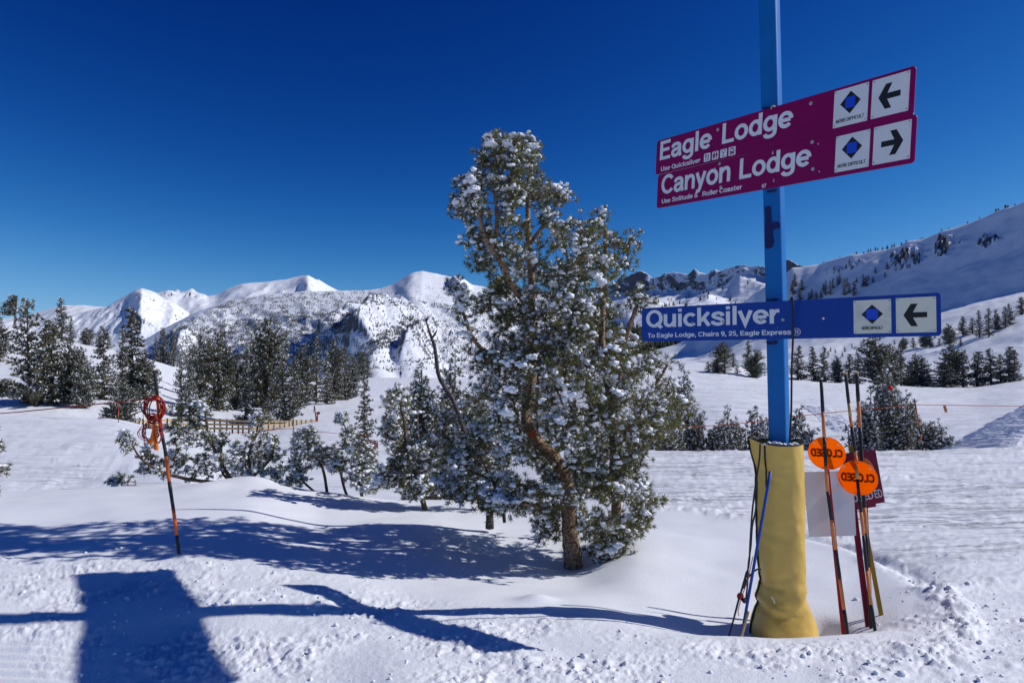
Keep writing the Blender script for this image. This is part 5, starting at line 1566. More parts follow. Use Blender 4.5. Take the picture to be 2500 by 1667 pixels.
for px, pyb, h, w in ((2052, 690, 26, 10), (2044, 695, 24, 10), (2036, 706, 26, 10), (2027, 720, 36, 12), (2018, 720, 38, 14), (2062, 722, 42, 14), (2070, 700, 22, 10), (2084, 724, 36, 16), (2076, 716, 26, 12), (2106, 700, 32, 14), (2116, 700, 26, 14), (2165, 660, 20, 10), (1983, 730, 24, 14), (1991, 730, 20, 12), (2003, 728, 18, 12), (2163, 676, 13, 7), (2132, 690, 14, 8), (2136, 668, 16, 8), (2122, 684, 14, 8), (1975, 735, 20, 12), (2010, 712, 20, 12), (2092, 690, 14, 8), (2064, 640, 12, 6), (2072, 642, 12, 6), (2096, 640, 10, 6), (2106, 628, 14, 8), (1942, 700, 34, 16), (1956, 712, 30, 16), (1934, 720, 34, 18), (1950, 735, 30, 18)):
    b = loft_point(GS, px, pyb, 0.45, 0.86)
    if pyb <= 645 and px < 2110: lab, grp = "tiny dark tree on the ledge left of the big rock outcrop", "tiny trees on the ledge left of the rocks"
    elif px < 1960: lab, grp = "dark conifer in the clump just right of the blue post on the shaded slope", "conifers right of the post on the shaded slope"
    elif px < 2016: lab, grp = "short conifer in the row directly above the blue sign's middle on the shaded slope", "short conifers above the blue sign's middle"
    elif px < 2056: lab, grp = "dark conifer climbing diagonally in the main clump above the blue sign's right half", "main clump on the shaded slope"
    elif px < 2100: lab, grp = "dark conifer just right of the main clump above the blue sign's plates", "conifers right of the main clump"
    else: lab, grp = "small scattered conifer below the rock outcrops on the shaded slope", "scattered conifers below the rocks"
    conifer(RND.choice(("thin", "fir2", "thin")), b, h * b.y / FPX, w * b.y / FPX, lab, grp)
for px, h in ((2012, 5), (2050, 6), (2094, 8), (2118, 11), (2127, 10), (2138, 12), (2143, 9), (2153, 11), (2164, 13), (2168, 9), (2179, 11), (2186, 12), (2202, 8), (2210, 7), (2246, 5), (2252, 7), (2296, 9), (2314, 6), (2364, 6), (2389, 7), (2432, 9), (2437, 7), (2455, 11), (2461, 8), (2476, 8)):
    py = np.interp(px, [c[0] for c in crestS], [c[1] for c in crestS])
    b = loft_point(GS, px, py + 2, 0.60, 0.86)
    conifer(RND.choice(("pine", "thin2", "fir")), b, 0.8 * h * b.y / FPX, h * 0.55 * b.y / FPX, "tiny tree on the skyline of the shaded slope", "tiny trees on the skyline of the shaded slope")


# ------------------------------------------------------------------ lettering
SW = 0.172
def _el(cx, cy, rx, ry, a0, a1, n=22):
    return [(cx + rx * math.cos(math.radians(a0 + (a1 - a0) * k / n)), cy + ry * math.sin(math.radians(a0 + (a1 - a0) * k / n))) for k in range(n + 1)]
def _sm(*p): return [tuple(q) for q in smooth_path(p, 5)]
_b = 0.095
GLYPH = {  # centre lines in cap heights: advance, strokes
    'E': (0.70, [[(0.12, 0), (0.12, 1)], [(0.2, 0.915), (0.64, 0.915)], [(0.2, 0.52), (0.60, 0.52)], [(0.2, 0.085), (0.66, 0.085)]]),
    'F': (0.64, [[(0.12, 0), (0.12, 1)], [(0.2, 0.915), (0.62, 0.915)], [(0.2, 0.50), (0.56, 0.50)]]),
    'L': (0.66, [[(0.12, 0), (0.12, 1)], [(0.2, 0.085), (0.64, 0.085)]]),
    'T': (0.66, [[(0.02, 0.915), (0.64, 0.915)], [(0.33, 0), (0.33, 0.83)]]),
    'I': (0.28, [[(0.14, 0), (0.14, 1)]]),
    'U': (0.78, [[(0.13, 1), (0.13, 0.36)] + _el(0.39, 0.34, 0.26, 0.255, 180, 360) + [(0.65, 0.36), (0.65, 1)]]),
    'O': (0.84, [_el(0.42, 0.5, 0.32, 0.415, 90, 450, 36)]),
    'Q': (0.84, [_el(0.42, 0.5, 0.32, 0.415, 90, 450, 36), [(0.50, 0.24), (0.78, -0.03)]]),
    'C': (0.80, [_el(0.43, 0.5, 0.33, 0.415, 38, 322, 30)]),
    'D': (0.80, [[(0.12, 0), (0.12, 1)], [(0.2, 0.915), (0.36, 0.915)] + _el(0.36, 0.5, 0.32, 0.415, 88, -88, 22) + [(0.36, 0.085), (0.2, 0.085)]]),
    'R': (0.76, [[(0.12, 0), (0.12, 1)], [(0.2, 0.915), (0.42, 0.915)] + _el(0.42, 0.695, 0.20, 0.22, 88, -88, 14) + [(0.42, 0.475), (0.2, 0.475)], _sm((0.44, 0.43), (0.58, 0.36), (0.61, 0.2), (0.65, 0.0))]),
    'S': (0.72, [_sm((0.63, 0.70), (0.57, 0.86), (0.36, 0.92), (0.16, 0.86), (0.12, 0.70), (0.24, 0.57), (0.44, 0.50), (0.60, 0.40), (0.62, 0.24), (0.52, 0.11), (0.34, 0.08), (0.15, 0.14), (0.09, 0.31))]),
    'M': (0.92, [[(0.12, 0), (0.12, 1)], [(0.80, 0), (0.80, 1)], [(0.16, 0.98), (0.46, 0.06), (0.76, 0.98)]]),
    'a': (0.64, [_sm((0.09, 0.50), (0.14, 0.62), (0.31, 0.665), (0.46, 0.61), (0.50, 0.47), (0.50, 0.2), (0.55, 0.0)), _sm((0.48, 0.43), (0.30, 0.39), (0.13, 0.33), (0.10, 0.18), (0.20, 0.075), (0.36, 0.10), (0.48, 0.24))]),
    'c': (0.62, [_el(0.34, 0.37, 0.24, 0.29, 42, 318, 24)]),
    'd': (0.68, [[(0.56, 0), (0.56, 1)], _el(0.33, 0.37, 0.225, 0.29, 0, 360, 28)]),
    'e': (0.65, [[(0.14, 0.36), (0.55, 0.36)], _el(0.335, 0.37, 0.24, 0.29, 2, 318, 28)]),
    'g': (0.68, [_el(0.33, 0.39, 0.225, 0.275, 0, 360, 28), _sm((0.56, 0.73), (0.56, 0.3), (0.56, 0.0), (0.51, -0.14), (0.34, -0.205), (0.17, -0.165), (0.11, -0.06))]),
    'h': (0.66, [[(0.12, 0), (0.12, 1)], _sm((0.16, 0.46), (0.22, 0.59), (0.36, 0.655), (0.49, 0.60), (0.535, 0.44), (0.535, 0.2), (0.535, 0))]),
    'i': (0.28, [[(0.14, 0), (0.14, 0.73)], [(0.14, 0.84), (0.14, 1.0)]]),
    'k': (0.64, [[(0.12, 0), (0.12, 1)], [(0.18, 0.26), (0.54, 0.73)], [(0.30, 0.44), (0.56, 0.0)]]),
    'l': (0.28, [[(0.14, 0), (0.14, 1)]]),
    'n': (0.66, [[(0.12, 0), (0.12, 0.73)], _sm((0.16, 0.46), (0.22, 0.59), (0.36, 0.655), (0.49, 0.60), (0.535, 0.44), (0.535, 0.2), (0.535, 0))]),
    'o': (0.68, [_el(0.34, 0.37, 0.245, 0.29, 90, 450, 30)]),
    'p': (0.68, [[(0.12, -0.25), (0.12, 0.73)], _el(0.35, 0.37, 0.225, 0.29, 0, 360, 28)]),
    'r': (0.44, [[(0.12, 0), (0.12, 0.73)], _sm((0.16, 0.42), (0.21, 0.57), (0.30, 0.635), (0.42, 0.64))]),
    's': (0.60, [_sm((0.51, 0.50), (0.46, 0.62), (0.30, 0.665), (0.14, 0.61), (0.12, 0.50), (0.22, 0.42), (0.38, 0.36), (0.50, 0.27), (0.50, 0.15), (0.38, 0.075), (0.22, 0.08), (0.10, 0.15), (0.08, 0.24))]),
    't': (0.42, [_sm((0.19, 0.94), (0.19, 0.6), (0.19, 0.22), (0.23, 0.10), (0.38, 0.085)), [(0.02, 0.66), (0.38, 0.66)]]),
    'u': (0.66, [[(0.535, 0), (0.535, 0.73)], _sm((0.12, 0.73), (0.12, 0.5), (0.12, 0.28), (0.16, 0.14), (0.29, 0.08), (0.42, 0.13), (0.50, 0.26))]),
    'v': (0.60, [[(0.07, 0.73), (0.30, 0.03), (0.53, 0.73)]]),
    'x': (0.60, [[(0.07, 0.73), (0.53, 0.0)], [(0.53, 0.73), (0.07, 0.0)]]),
    'y': (0.60, [[(0.07, 0.73), (0.31, 0.08)], _sm((0.53, 0.73), (0.40, 0.35), (0.28, 0.0), (0.21, -0.15), (0.06, -0.19))]),
    '9': (0.62, [_el(0.31, 0.66, 0.205, 0.255, 0, 360, 26), _sm((0.515, 0.66), (0.51, 0.40), (0.46, 0.18), (0.30, 0.08), (0.12, 0.14))]),
    '7': (0.60, [[(0.05, 0.915), (0.56, 0.915)], _sm((0.50, 0.86), (0.36, 0.58), (0.26, 0.3), (0.22, 0.0))]),
    '2': (0.62, [_sm((0.12, 0.66), (0.16, 0.83), (0.31, 0.915), (0.47, 0.84), (0.50, 0.66), (0.38, 0.44), (0.20, 0.28), (0.12, 0.14)), [(0.06, 0.085), (0.56, 0.085)]]),
    '5': (0.62, [[(0.54, 0.915), (0.17, 0.915)], [(0.19, 0.90), (0.14, 0.46)], _sm((0.16, 0.50), (0.30, 0.60), (0.46, 0.52), (0.51, 0.34), (0.44, 0.15), (0.28, 0.08), (0.10, 0.20))]),
    '1': (0.48, [[(0.30, 0), (0.30, 1)], [(0.08, 0.74), (0.26, 0.80)]]),
    ',': (0.28, [[(0.15, 0.17), (0.13, 0.0), (0.08, -0.16)]]),
    '&': (0.74, [_sm((0.66, 0.02), (0.46, 0.30), (0.22, 0.66), (0.22, 0.85), (0.36, 0.92), (0.48, 0.82), (0.42, 0.64), (0.20, 0.46), (0.09, 0.28), (0.18, 0.10), (0.36, 0.08), (0.54, 0.22), (0.60, 0.42))]),
    ' ': (0.30, []),
}


def ribbon(pts, w):
    """flat stroke with square ends; closed when the ends meet"""
    p = np.array(pts, float)
    closed = np.hypot(*(p[0] - p[-1])) < 1e-6
    if closed: p = p[:-1]
    n = len(p)
    out = []
    for i in range(n):
        a = p[(i - 1) % n] if (closed or i > 0) else None
        b = p[(i + 1) % n] if (closed or i < n - 1) else None
        d1 = (p[i] - a) / np.hypot(*(p[i] - a)) if a is not None else None
        d2 = (b - p[i]) / np.hypot(*(b - p[i])) if b is not None else None
        d1 = d2 if d1 is None else d1; d2 = d1 if d2 is None else d2
        n1 = np.array([-d1[1], d1[0]]); n2 = np.array([-d2[1], d2[0]])
        m = n1 + n2; m = m / np.hypot(*m)
        k = 1 / max(0.35, m.dot(n1))
        out += [p[i] + m * w / 2 * k, p[i] - m * w / 2 * k]
    f = [(2 * i, 2 * i + 1, (2 * i + 3) % (2 * n), (2 * i + 2) % (2 * n)) for i in range(n if closed else n - 1)]
    return out, f


def text_geo(body, bold=0.0):
    """strokes of a plain bold sans face: (points, faces, layer) in cap heights, baseline at 0"""
    x = 0.0; res = []; lay = 0
    for ch in body:
        adv, st_ = GLYPH[ch]
        for q, pts in enumerate(st_):
            v, f = ribbon([(a + x, b) for a, b in pts], SW * (0.9 if ch in 'MR' and q == 2 else 1.0) + bold)
            res.append((v, f, lay % 4)); lay += 1
        x += adv
    return res


class Frame:
    """a flat board in the place: origin O, unit axes U (right) and V (up), normal N towards the viewer"""
    def __init__(self, O, U, V):
        self.O = Vector(O); self.U = Vector(U).normalized()
        V = Vector(V); V = V - self.U * V.dot(self.U)
        self.V = V.normalized(); self.N = self.U.cross(self.V).normalized()
        cam0 = Vector((0, 0, EYE))
        if self.N.dot(cam0 - self.O) < 0: self.N = -self.N

    def uv(self, px, py):
        c = Vector((0, 0, EYE)); d = P(px, py, 1.0) - c
        s = (self.O - c).dot(self.N) / d.dot(self.N)
        q = c + d * s - self.O
        return q.dot(self.U), q.dot(self.V)

    def at(self, u, v, n=0.0):
        return self.O + self.U * u + self.V * v + self.N * n

    def put_text(self, mb, body, box, n, mi=0, bold=0.0, mirror=False):
        """box = (left, baseline, right, cap top)"""
        g = text_geo(body, bold)
        allx = [q[0] for v, f, l in g for q in v]
        lo, hi = min(allx), max(allx)
        u0, v0, u1, v1 = box
        for v, f, l in g:
            pts = []
            for q in v:
                a = (q[0] - lo) / (hi - lo)
                if mirror: a = 1 - a
                pts.append(self.at(u0 + (u1 - u0) * a, v0 + (v1 - v0) * q[1], n + l * 0.00012))
            mb.add(pts, f, mi)

    def line(self, board_o, body, lb, lt, rt, n=0.0012, m=None, bold=0.0):
        """one printed line of its own: photo points of the left baseline, left cap top and right end"""
        u0, v0 = self.uv(*lb); v1 = self.uv(*lt)[1]; u1 = self.uv(*rt)[0]
        mb = MB()
        self.put_text(mb, body, (u0, v0, u1, v1), n, 0, bold)
        return sub(mb, "lettering", m or M['letter'], board_o)


def rrect(u0, v0, u1, v1, r, n=5):
    pts = []
    for cx, cy, a0 in ((u1 - r, v1 - r, 0), (u0 + r, v1 - r, 90), (u0 + r, v0 + r, 180), (u1 - r, v0 + r, 270)):
        for k in range(n + 1):
            a = math.radians(a0 + 90 * k / n)
            pts.append((cx + r * math.cos(a), cy + r * math.sin(a)))
    return pts


def circ(u, v, r, n=16):
    return [(u + r * math.cos(2 * math.pi * k / n), v + r * math.sin(2 * math.pi * k / n)) for k in range(n)]


# ------------------------------------------------------------------ the signpost
YK = 1.08
POLE_Y = 4.74
pt_top = P(1878, 0, POLE_Y); pt_bot = P(1903, 1065, POLE_Y)
axis = (pt_top - pt_bot).normalized()
g0 = on_ground(1912, POLE_Y * YK)
base_pt = pt_bot + axis * ((g0.z - 0.5 - pt_bot.z) / axis.z)
top_pt = pt_top + axis * 1.1
post = empty("signpost", Vector((base_pt.x, base_pt.y, g0.z)), "tall blue painted signpost carrying three direction boards and a yellow foot pad", "signpost")
yaw = math.radians(37)
Fn = Vector((-math.sin(yaw), -math.cos(yaw), 0)); Fr = Vector((math.cos(yaw), -math.sin(yaw), 0))
hw_, rc = 0.065, 0.022
prof = rrect(-hw_, -hw_, hw_, hw_, rc, 5)
mb = MB()
rows_z = 40
vs = []
for i in range(rows_z + 1):
    c = base_pt.lerp(top_pt, i / rows_z)
    vs += [c + Fr * a - Fn * b for a, b in prof]
n_ = len(prof)
fs = [(i * n_ + k, i * n_ + (k + 1) % n_, (i + 1) * n_ + (k + 1) % n_, (i + 1) * n_ + k) for i in range(rows_z) for k in range(n_)]
mb.add(vs, fs, 0, True)
mb.add([vs[rows_z * n_ + k] for k in range(n_)], [tuple(range(n_))], 0)
mb.build("pole", M['pole_blue'], post)


def pole_axis(z):
    return base_pt + axis * ((z - base_pt.z) / axis.z)


# worn patches on the pole's face (bare primer and rust), a hair proud of the paint
pf = Frame(pole_axis(EYE) + Fn * hw_, Fr, axis)
PATCH = [[(1867, 507), (1880, 503), (1884, 515), (1885, 540), (1896, 541), (1905, 545), (1914, 549), (1906, 556), (1895, 559), (1888, 564), (1890, 590), (1886, 603), (1868, 605), (1866, 570), (1868, 545)],
         [(1871, 833), (1898, 831), (1899, 838), (1890, 842), (1874, 841)], [(1862, 262), (1882, 260), (1880, 266), (1863, 268)], [(1872, 730), (1898, 728), (1898, 733), (1873, 735)], [(1873, 466), (1894, 462), (1894, 468), (1874, 471)]]
for pa in PATCH:
    sm = smooth_path(pa + [pa[0]], 3)[:-1]
    ol = [pf.uv(a + RND.uniform(-1, 1), b + RND.uniform(-1, 1)) for a, b in sm]
    ol = [(max(-hw_ + 0.004, min(hw_ - 0.012, a)), b) for a, b in ol]
    mb = MB(); mb.prism(ol, pf.O, pf.U, pf.V, pf.N, 0.0015)
    mb.build("worn_patch", M['rust'], post)


def board(label, TL, TR, BR, BL, DL, DR, face, r=0.025):
    a = P(*TL, DL); b = P(*TR, DR); c = P(*BR, DR); d = P(*BL, DL)
    U = ((b - a) + (c - d)) * 0.5
    f = Frame(d, U, Vector((0, 0, 1)))
    corners = [f.uv(*q) for q in (TL, TR, BR, BL)]
    u0 = (corners[0][0] + corners[3][0]) / 2; u1 = (corners[1][0] + corners[2][0]) / 2
    v0 = (corners[2][1] + corners[3][1]) / 2; v1 = (corners[0][1] + corners[1][1]) / 2
    mb = MB(); mb.prism(rrect(u0, v0, u1, v1, r), f.O - f.N * 0.006, f.U, f.V, f.N, 0.006)
    o = mb.build("sign_board", face, post)
    o["label"] = label
    return o, f, (u0, v0, u1, v1)


def sub(mb, name, mats, parent):
    o = mb.build(name, mats)
    o.parent = parent
    o.matrix_parent_inverse = parent.matrix_parent_inverse.copy() if False else Matrix.Identity(4)
    return o


def quad_uv(f, q):
    return [f.uv(*p) for p in q]


def plate(board_o, f, q, name, draw, mats):
    """a small plate screwed on the board: q photo corners TL TR BR BL"""
    c = quad_uv(f, q)
    u0 = (c[0][0] + c[3][0]) / 2; u1 = (c[1][0] + c[2][0]) / 2
    v0 = (c[2][1] + c[3][1]) / 2; v1 = (c[0][1] + c[1][1]) / 2
    mb = MB()
    mb.prism(rrect(u0, v0, u1, v1, 0.004, 2), f.at(0, 0, 0.0005), f.U, f.V, f.N, 0.0025)
    W = u1 - u0; H = v1 - v0
    L = lambda a, b: (u0 + W * a, v0 + H * b)
    draw(mb, f, L, W, H)
    o = sub(mb, name, mats, board_o)
    for a, b in ((0.045, 0.05), (0.955, 0.05), (0.045, 0.95), (0.955, 0.95)):
        m2 = MB(); m2.prism(circ(*L(a, b), 0.0055, 10), f.at(0, 0, 0.003), f.U, f.V, f.N, 0.003)
        sub(m2, "rivet", M['steel'], board_o)
    return o


def draw_diamond(mb, f, L, W, H):
    h = 0.0034
    cx, cy = 0.49, 0.60
    r = 0.30
    mb.prism([L(cx, cy + r), L(cx - r, cy), L(cx, cy - r), L(cx + r, cy)], f.at(0, 0, h - 0.0004), f.U, f.V, f.N, 0.0006, 1)
    s = 0.145
    mb.prism([L(cx - s, cy - s), L(cx + s, cy - s), L(cx + s, cy + s), L(cx - s, cy + s)], f.at(0, 0, h + 0.0004), f.U, f.V, f.N, 0.0006, 2)
    a = L(0.09, 0.11); b = L(0.91, 0.205)
    f.put_text(mb, "MORE DIFFICULT", (a[0], a[1], b[0], b[1]), h + 0.0006, 1, 0.0)


def draw_diamond_old(mb, f, L, W, H):
    h = 0.0034
    cx, cy = 0.50, 0.57
    r = 0.29
    mb.prism([L(cx, cy + r), L(cx - r, cy), L(cx, cy - r), L(cx + r, cy)], f.at(0, 0, h - 0.0004), f.U, f.V, f.N, 0.0006, 1)
    s = 0.155
    mb.prism([L(cx - s, cy - s), L(cx + s, cy - s), L(cx + s, cy + s), L(cx - s, cy + s)], f.at(0, 0, h + 0.0004), f.U, f.V, f.N, 0.0006, 2)
    a = L(0.22, 0.115); b = L(0.78, 0.205)
    f.put_text(mb, "MORE DIFFICULT", (a[0], a[1], b[0], b[1]), h + 0.0006, 1, 0.03)


def draw_arrow(right):
    def g(mb, f, L, W, H):
        h = 0.0034
        pts = [(0.19, 0.50), (0.38, 0.82), (0.55, 0.82), (0.43, 0.575), (0.78, 0.575), (0.78, 0.425), (0.43, 0.425), (0.55, 0.18), (0.38, 0.18)]
        if right: pts = [(1 - a, b) for a, b in pts][::-1]
        pts = pts + []
        mb.prism([L(a, b) for a, b in pts], f.at(0, 0, h - 0.0004), f.U, f.V, f.N, 0.0006, 1)
    return g


def icons(f, board_o, quads):
    """little white squares with dark pictures: cutlery, people, glass, bus"""
    for k, q in enumerate(quads):
        c = quad_uv(f, q)
        u0 = (c[0][0] + c[3][0]) / 2; u1 = (c[1][0] + c[2][0]) / 2
        v0 = (c[2][1] + c[3][1]) / 2; v1 = (c[0][1] + c[1][1]) / 2
        W = u1 - u0; H = v1 - v0
        L = lambda a, b: (u0 + W * a, v0 + H * b)
        mb = MB()
        mb.prism(rrect(u0, v0, u1, v1, W * 0.1, 3), f.at(0, 0, 0.0003), f.U, f.V, f.N, 0.0006)
        def shp(pts): mb.prism([L(a, b) for a, b in pts], f.at(0, 0, 0.0011), f.U, f.V, f.N, 0.0004, 1)
        def rect(a, b, c2, d): shp([(a, b), (c2, b), (c2, d), (a, d)])
        if k == 0:
            rect(0.27, 0.10, 0.36, 0.60); rect(0.20, 0.55, 0.43, 0.64)
            for a in (0.20, 0.29, 0.38): rect(a, 0.64, a + 0.05, 0.90)
            shp([(0.60, 0.10), (0.72, 0.10), (0.72, 0.90), (0.62, 0.78), (0.60, 0.5)])
        elif k == 1:
            for cx, sk in ((0.30, True), (0.70, False)):
                mb.prism(circ(*L(cx, 0.86), W * 0.075, 10), f.at(0, 0, 0.0011), f.U, f.V, f.N, 0.0004, 1)
                if sk: shp([(cx - 0.16, 0.32), (cx + 0.16, 0.32), (cx + 0.07, 0.76), (cx - 0.07, 0.76)])
                else: rect(cx - 0.09, 0.40, cx + 0.09, 0.76)
                rect(cx - 0.08, 0.08, cx - 0.01, 0.36); rect(cx + 0.02, 0.08, cx + 0.09, 0.36)
                shp([(cx - 0.20, 0.45), (cx - 0.15, 0.43), (cx - 0.05, 0.74), (cx - 0.11, 0.76)]); shp([(cx + 0.15, 0.43), (cx + 0.20, 0.45), (cx + 0.11, 0.76), (cx + 0.05, 0.74)])
        elif k == 2:
            shp([(0.18, 0.84), (0.46, 0.46), (0.54, 0.46), (0.82, 0.84), (0.74, 0.84), (0.5, 0.55), (0.26, 0.84)])
            rect(0.47, 0.16, 0.53, 0.5); rect(0.30, 0.10, 0.70, 0.16)
            mb.prism(circ(*L(0.66, 0.88), W * 0.06, 8), f.at(0, 0, 0.0011), f.U, f.V, f.N, 0.0004, 1)
        else:
            shp([(0.20, 0.22), (0.80, 0.22), (0.80, 0.72), (0.70, 0.88), (0.30, 0.88), (0.20, 0.72)])
            mb.prism([L(a, b) for a, b in ((0.28, 0.50), (0.72, 0.50), (0.72, 0.74), (0.28, 0.74))], f.at(0, 0, 0.0016), f.U, f.V, f.N, 0.0004, 0)
            rect(0.24, 0.10, 0.38, 0.24); rect(0.62, 0.10, 0.76, 0.24)
            for cx in (0.30, 0.70): mb.prism(circ(*L(cx, 0.36), W * 0.05, 8), f.at(0, 0, 0.0016), f.U, f.V, f.N, 0.0004, 0)
        sub(mb, "pictogram", [M['letter'], M['sign_maroon']], board_o)


def bolts(f, board_o, pts, r=0.013):
    for a, b in pts:
        u, v = f.uv(a, b)
        m2 = MB()
        m2.prism(circ(u, v, r, 14), f.at(0, 0, 0.0002), f.U, f.V, f.N, 0.003)
        m2.prism(circ(u, v, r * 0.6, 6), f.at(0, 0, 0.003), f.U, f.V, f.N, 0.007)
        sub(m2, "bolt", M['steel'], board_o)


def holes(f, board_o, pts, r):
    for a, b in pts:
        u, v = f.uv(a, b)
        m2 = MB(); m2.prism(circ(u, v, r, 12), f.at(0, 0, 0.0002), f.U, f.V, f.N, 0.003)
        sub(m2, "plug", M['plate'], board_o)


DL1, DR1 = 5.60, 3.81
bd1, f1_, e1 = board("upper maroon board reading Eagle Lodge with an arrow to the left", (1601, 345), (2233, 162), (2234, 279), (1603.6, 427.5), DL1, DR1, M['sign_maroon'])
s4 = 4.6125
Q = lambda *p: [(1600 + a / s4, 180 + b / s4) for a, b in p]
f1_.line(bd1, "Eagle", *Q((50, 980), (47, 772), (638, 760)))
f1_.line(bd1, "Lodge", *Q((750, 797), (742, 572), (1553, 520)))
f1_.line(bd1, "Use Quicksilver", *Q((63, 1103), (62, 1053), (510, 960)))
icons(f1_, bd1, [Q((546, 906), (618, 890), (622, 980), (550, 998)), Q((637, 884), (709, 868), (713, 958), (641, 976)), Q((728, 861), (804, 842), (808, 935), (732, 952)), Q((823, 836), (901, 816), (905, 912), (827, 930))])
bolts(f1_, bd1, [(1753, 317), (1980, 253)])
s5 = 4.9
Q5 = lambda *p: [(1980 + a / s5, 140 + b / s5) for a, b in p]
plate(bd1, f1_, Q5((268, 418), (680, 302), (690, 752), (282, 852)), "difficulty_plate", draw_diamond, [M['plate'], M['black'], M['sym_blue']])
plate(bd1, f1_, Q5((720, 290), (1172, 160), (1184, 632), (735, 740)), "arrow_plate", draw_arrow(False), [M['plate'], M['black']])

bd2, f2_, e2 = board("lower maroon board reading Canyon Lodge with an arrow to the right", (1603.6, 428.3), (2234.6, 279.8), (2237, 396), (1606, 509), DL1, DR1, M['sign_maroon'])
f2_.line(bd2, "Canyon", *Q((65, 1366), (65, 1150), (845, 1150)))
f2_.line(bd2, "Lodge", *Q((945, 1192), (937, 965), (1757, 960)))
f2_.line(bd2, "Use Solitude &", *Q((72, 1465), (72, 1415), (480, 1370)))
f2_.line(bd2, "Roller Coaster", *Q((530, 1383), (529, 1330), (975, 1280)))
f2_.line(bd2, "97", *Q((1197, 1290), (1197, 1248), (1250, 1265)))
bolts(f2_, bd2, [(1757, 400), (1760, 457), (1983, 347), (1985, 413)])
holes(f2_, bd2, [(1998, 352), (2000.5, 419), (1746, 411)], 0.004)
plate(bd2, f2_, Q5((290, 957), (697, 862), (707, 1302), (298, 1382)), "difficulty_plate", draw_diamond, [M['plate'], M['black'], M['sym_blue']])
plate(bd2, f2_, Q5((742, 848), (1192, 742), (1200, 1208), (752, 1290)), "arrow_plate", draw_arrow(True), [M['plate'], M['black']])

DL3, DR3 = 5.24, 4.03
bd3, f3_, e3 = board("long blue board reading Quicksilver with an arrow to the left", (1565, 752), (2296, 715), (2299, 819), (1569, 835), DL3, DR3, M['sign_blue'], 0.022)
s6 = 3.734
Q6 = lambda a, b: (1500 + a / s6, 480 + b / s6)
f3_.line(bd3, "Quicksilver", Q6(290, 1195), Q6(290, 1037), Q6(1505, 1090))
f3_.line(bd3, "To Eagle Lodge, Chairs 9, 25, Eagle Express", Q6(305, 1286), Q6(305, 1246), Q6(1612, 1250))
mb = MB()
u, v = f3_.uv(*Q6(1662, 1233)); ro = 0.0275
for k in range(20):
    a0 = 2 * math.pi * k / 20; a1 = 2 * math.pi * (k + 1) / 20
    mb.add([f3_.at(u + rr * math.cos(a), v + rr * math.sin(a), 0.0012) for a in (a0, a1) for rr in (ro, ro * 0.86)], [(0, 1, 3, 2)], 0)
f3_.put_text(mb, "15", (u - 0.015, v - 0.013, u + 0.015, v + 0.013), 0.0012, 0, 0.0)
sub(mb, "lettering", M['letter'], bd3)
bolts(f3_, bd3, [Q6(711, 1155), Q6(993, 1142), Q6(1338, 1127), Q6(1537, 1122)], 0.0115)
holes(f3_, bd3, [(2010.5, 777.5)], 0.008)
s7 = 4.356
Q7 = lambda *p: [(1960 + a / s7, 480 + b / s7) for a, b in p]
pl = plate(bd3, f3_, Q7((530, 1106), (930, 1090), (952, 1445), (552, 1462)), "difficulty_plate", draw_diamond_old, [M['plate_old'], M['black'], M['sym_blue']])
plate(bd3, f3_, Q7((982, 1080), (1410, 1062), (1430, 1440), (1000, 1450)), "arrow_plate", draw_arrow(False), [M['plate_old'], M['black']])
holes(f3_, bd3, [(2109, 773.5)], 0.007)
for fr in (f1_, f3_):
    pass
# added strip behind the maroon boards' joint, blocks sunlight through the seam
ua, va = f1_.uv(1608, 428.5); ub, vb = f1_.uv(2228, 280.5)
mb = MB(); mb.prism([(ua, va - 0.04), (ub, vb - 0.04), (ub, vb + 0.04), (ua, va + 0.04)], f1_.O - f1_.N * 0.016, f1_.U, f1_.V, f1_.N, 0.008)
mb.build("seam_light_block", M['steel'], post)
# brackets that carry the boards on the pole
for fr, px, py in ((f1_, 1886, 262), (f1_, 1889, 372), (f2_, 1892, 440), (f3_, 1902, 760), (f3_, 1903, 800)):
    uu, vv_ = fr.uv(px, py)
    mb = MB()
    c0 = fr.at(uu, vv_, -0.006); zc = pole_axis(c0.z)
    mid = (c0 + zc) * 0.5
    mb.tube([c0, zc], 0.018, 8)
    mb.build("bracket", M['steel'], post)

# ------------------------------------------------------------------ the yellow pad round the foot
PADROWS = [(1078, 1845, 1953), (1100, 1846, 1954), (1137, 1848, 1956), (1200, 1849.5, 1957), (1293, 1851, 1958), (1370, 1855, 1958.5), (1422, 1858.5, 1959), (1454, 1854, 1961), (1490, 1847, 1973), (1520, 1840, 1984), (1560, 1836, 1992)]
pad = empty("pole_pad", on_ground(1910, PAD_Y * YK), "padded yellow vinyl sleeve wrapped round the foot of the blue signpost", "pad")
NR, NC = 70, 72
pr = np.array(PADROWS, float)
pys = np.linspace(1078, 1560, NR)
rows = []
for py in pys:
    l = np.interp(py, pr[:, 0], pr[:, 1]); r = np.interp(py, pr[:, 0], pr[:, 2])
    c = P((l + r) / 2, py, PAD_Y); R = (r - l) / 2 * PAD_Y * YK / FPX
    rows.append((c, R))
vs = np.zeros((NR, NC, 3))
for i, (c, R) in enumerate(rows):
    for k in range(NC):
        th = 2 * math.pi * k / NC
        ce, se = math.cos(th), math.sin(th)
        e = 0.80
        x = math.copysign(abs(ce) ** e, ce); y = math.copysign(abs(se) ** e, se)
        vs[i, k] = (c.x + x * R, c.y + y * R * 1.02, c.z)
thg = np.linspace(0, 2 * np.pi, NC, endpoint=False)[None, :] + 0 * pys[:, None]
pyg = pys[:, None] + 0 * thg
sx_ = np.cos(thg)  # -1 left .. 1 right
front = np.sin(thg) < 0.35
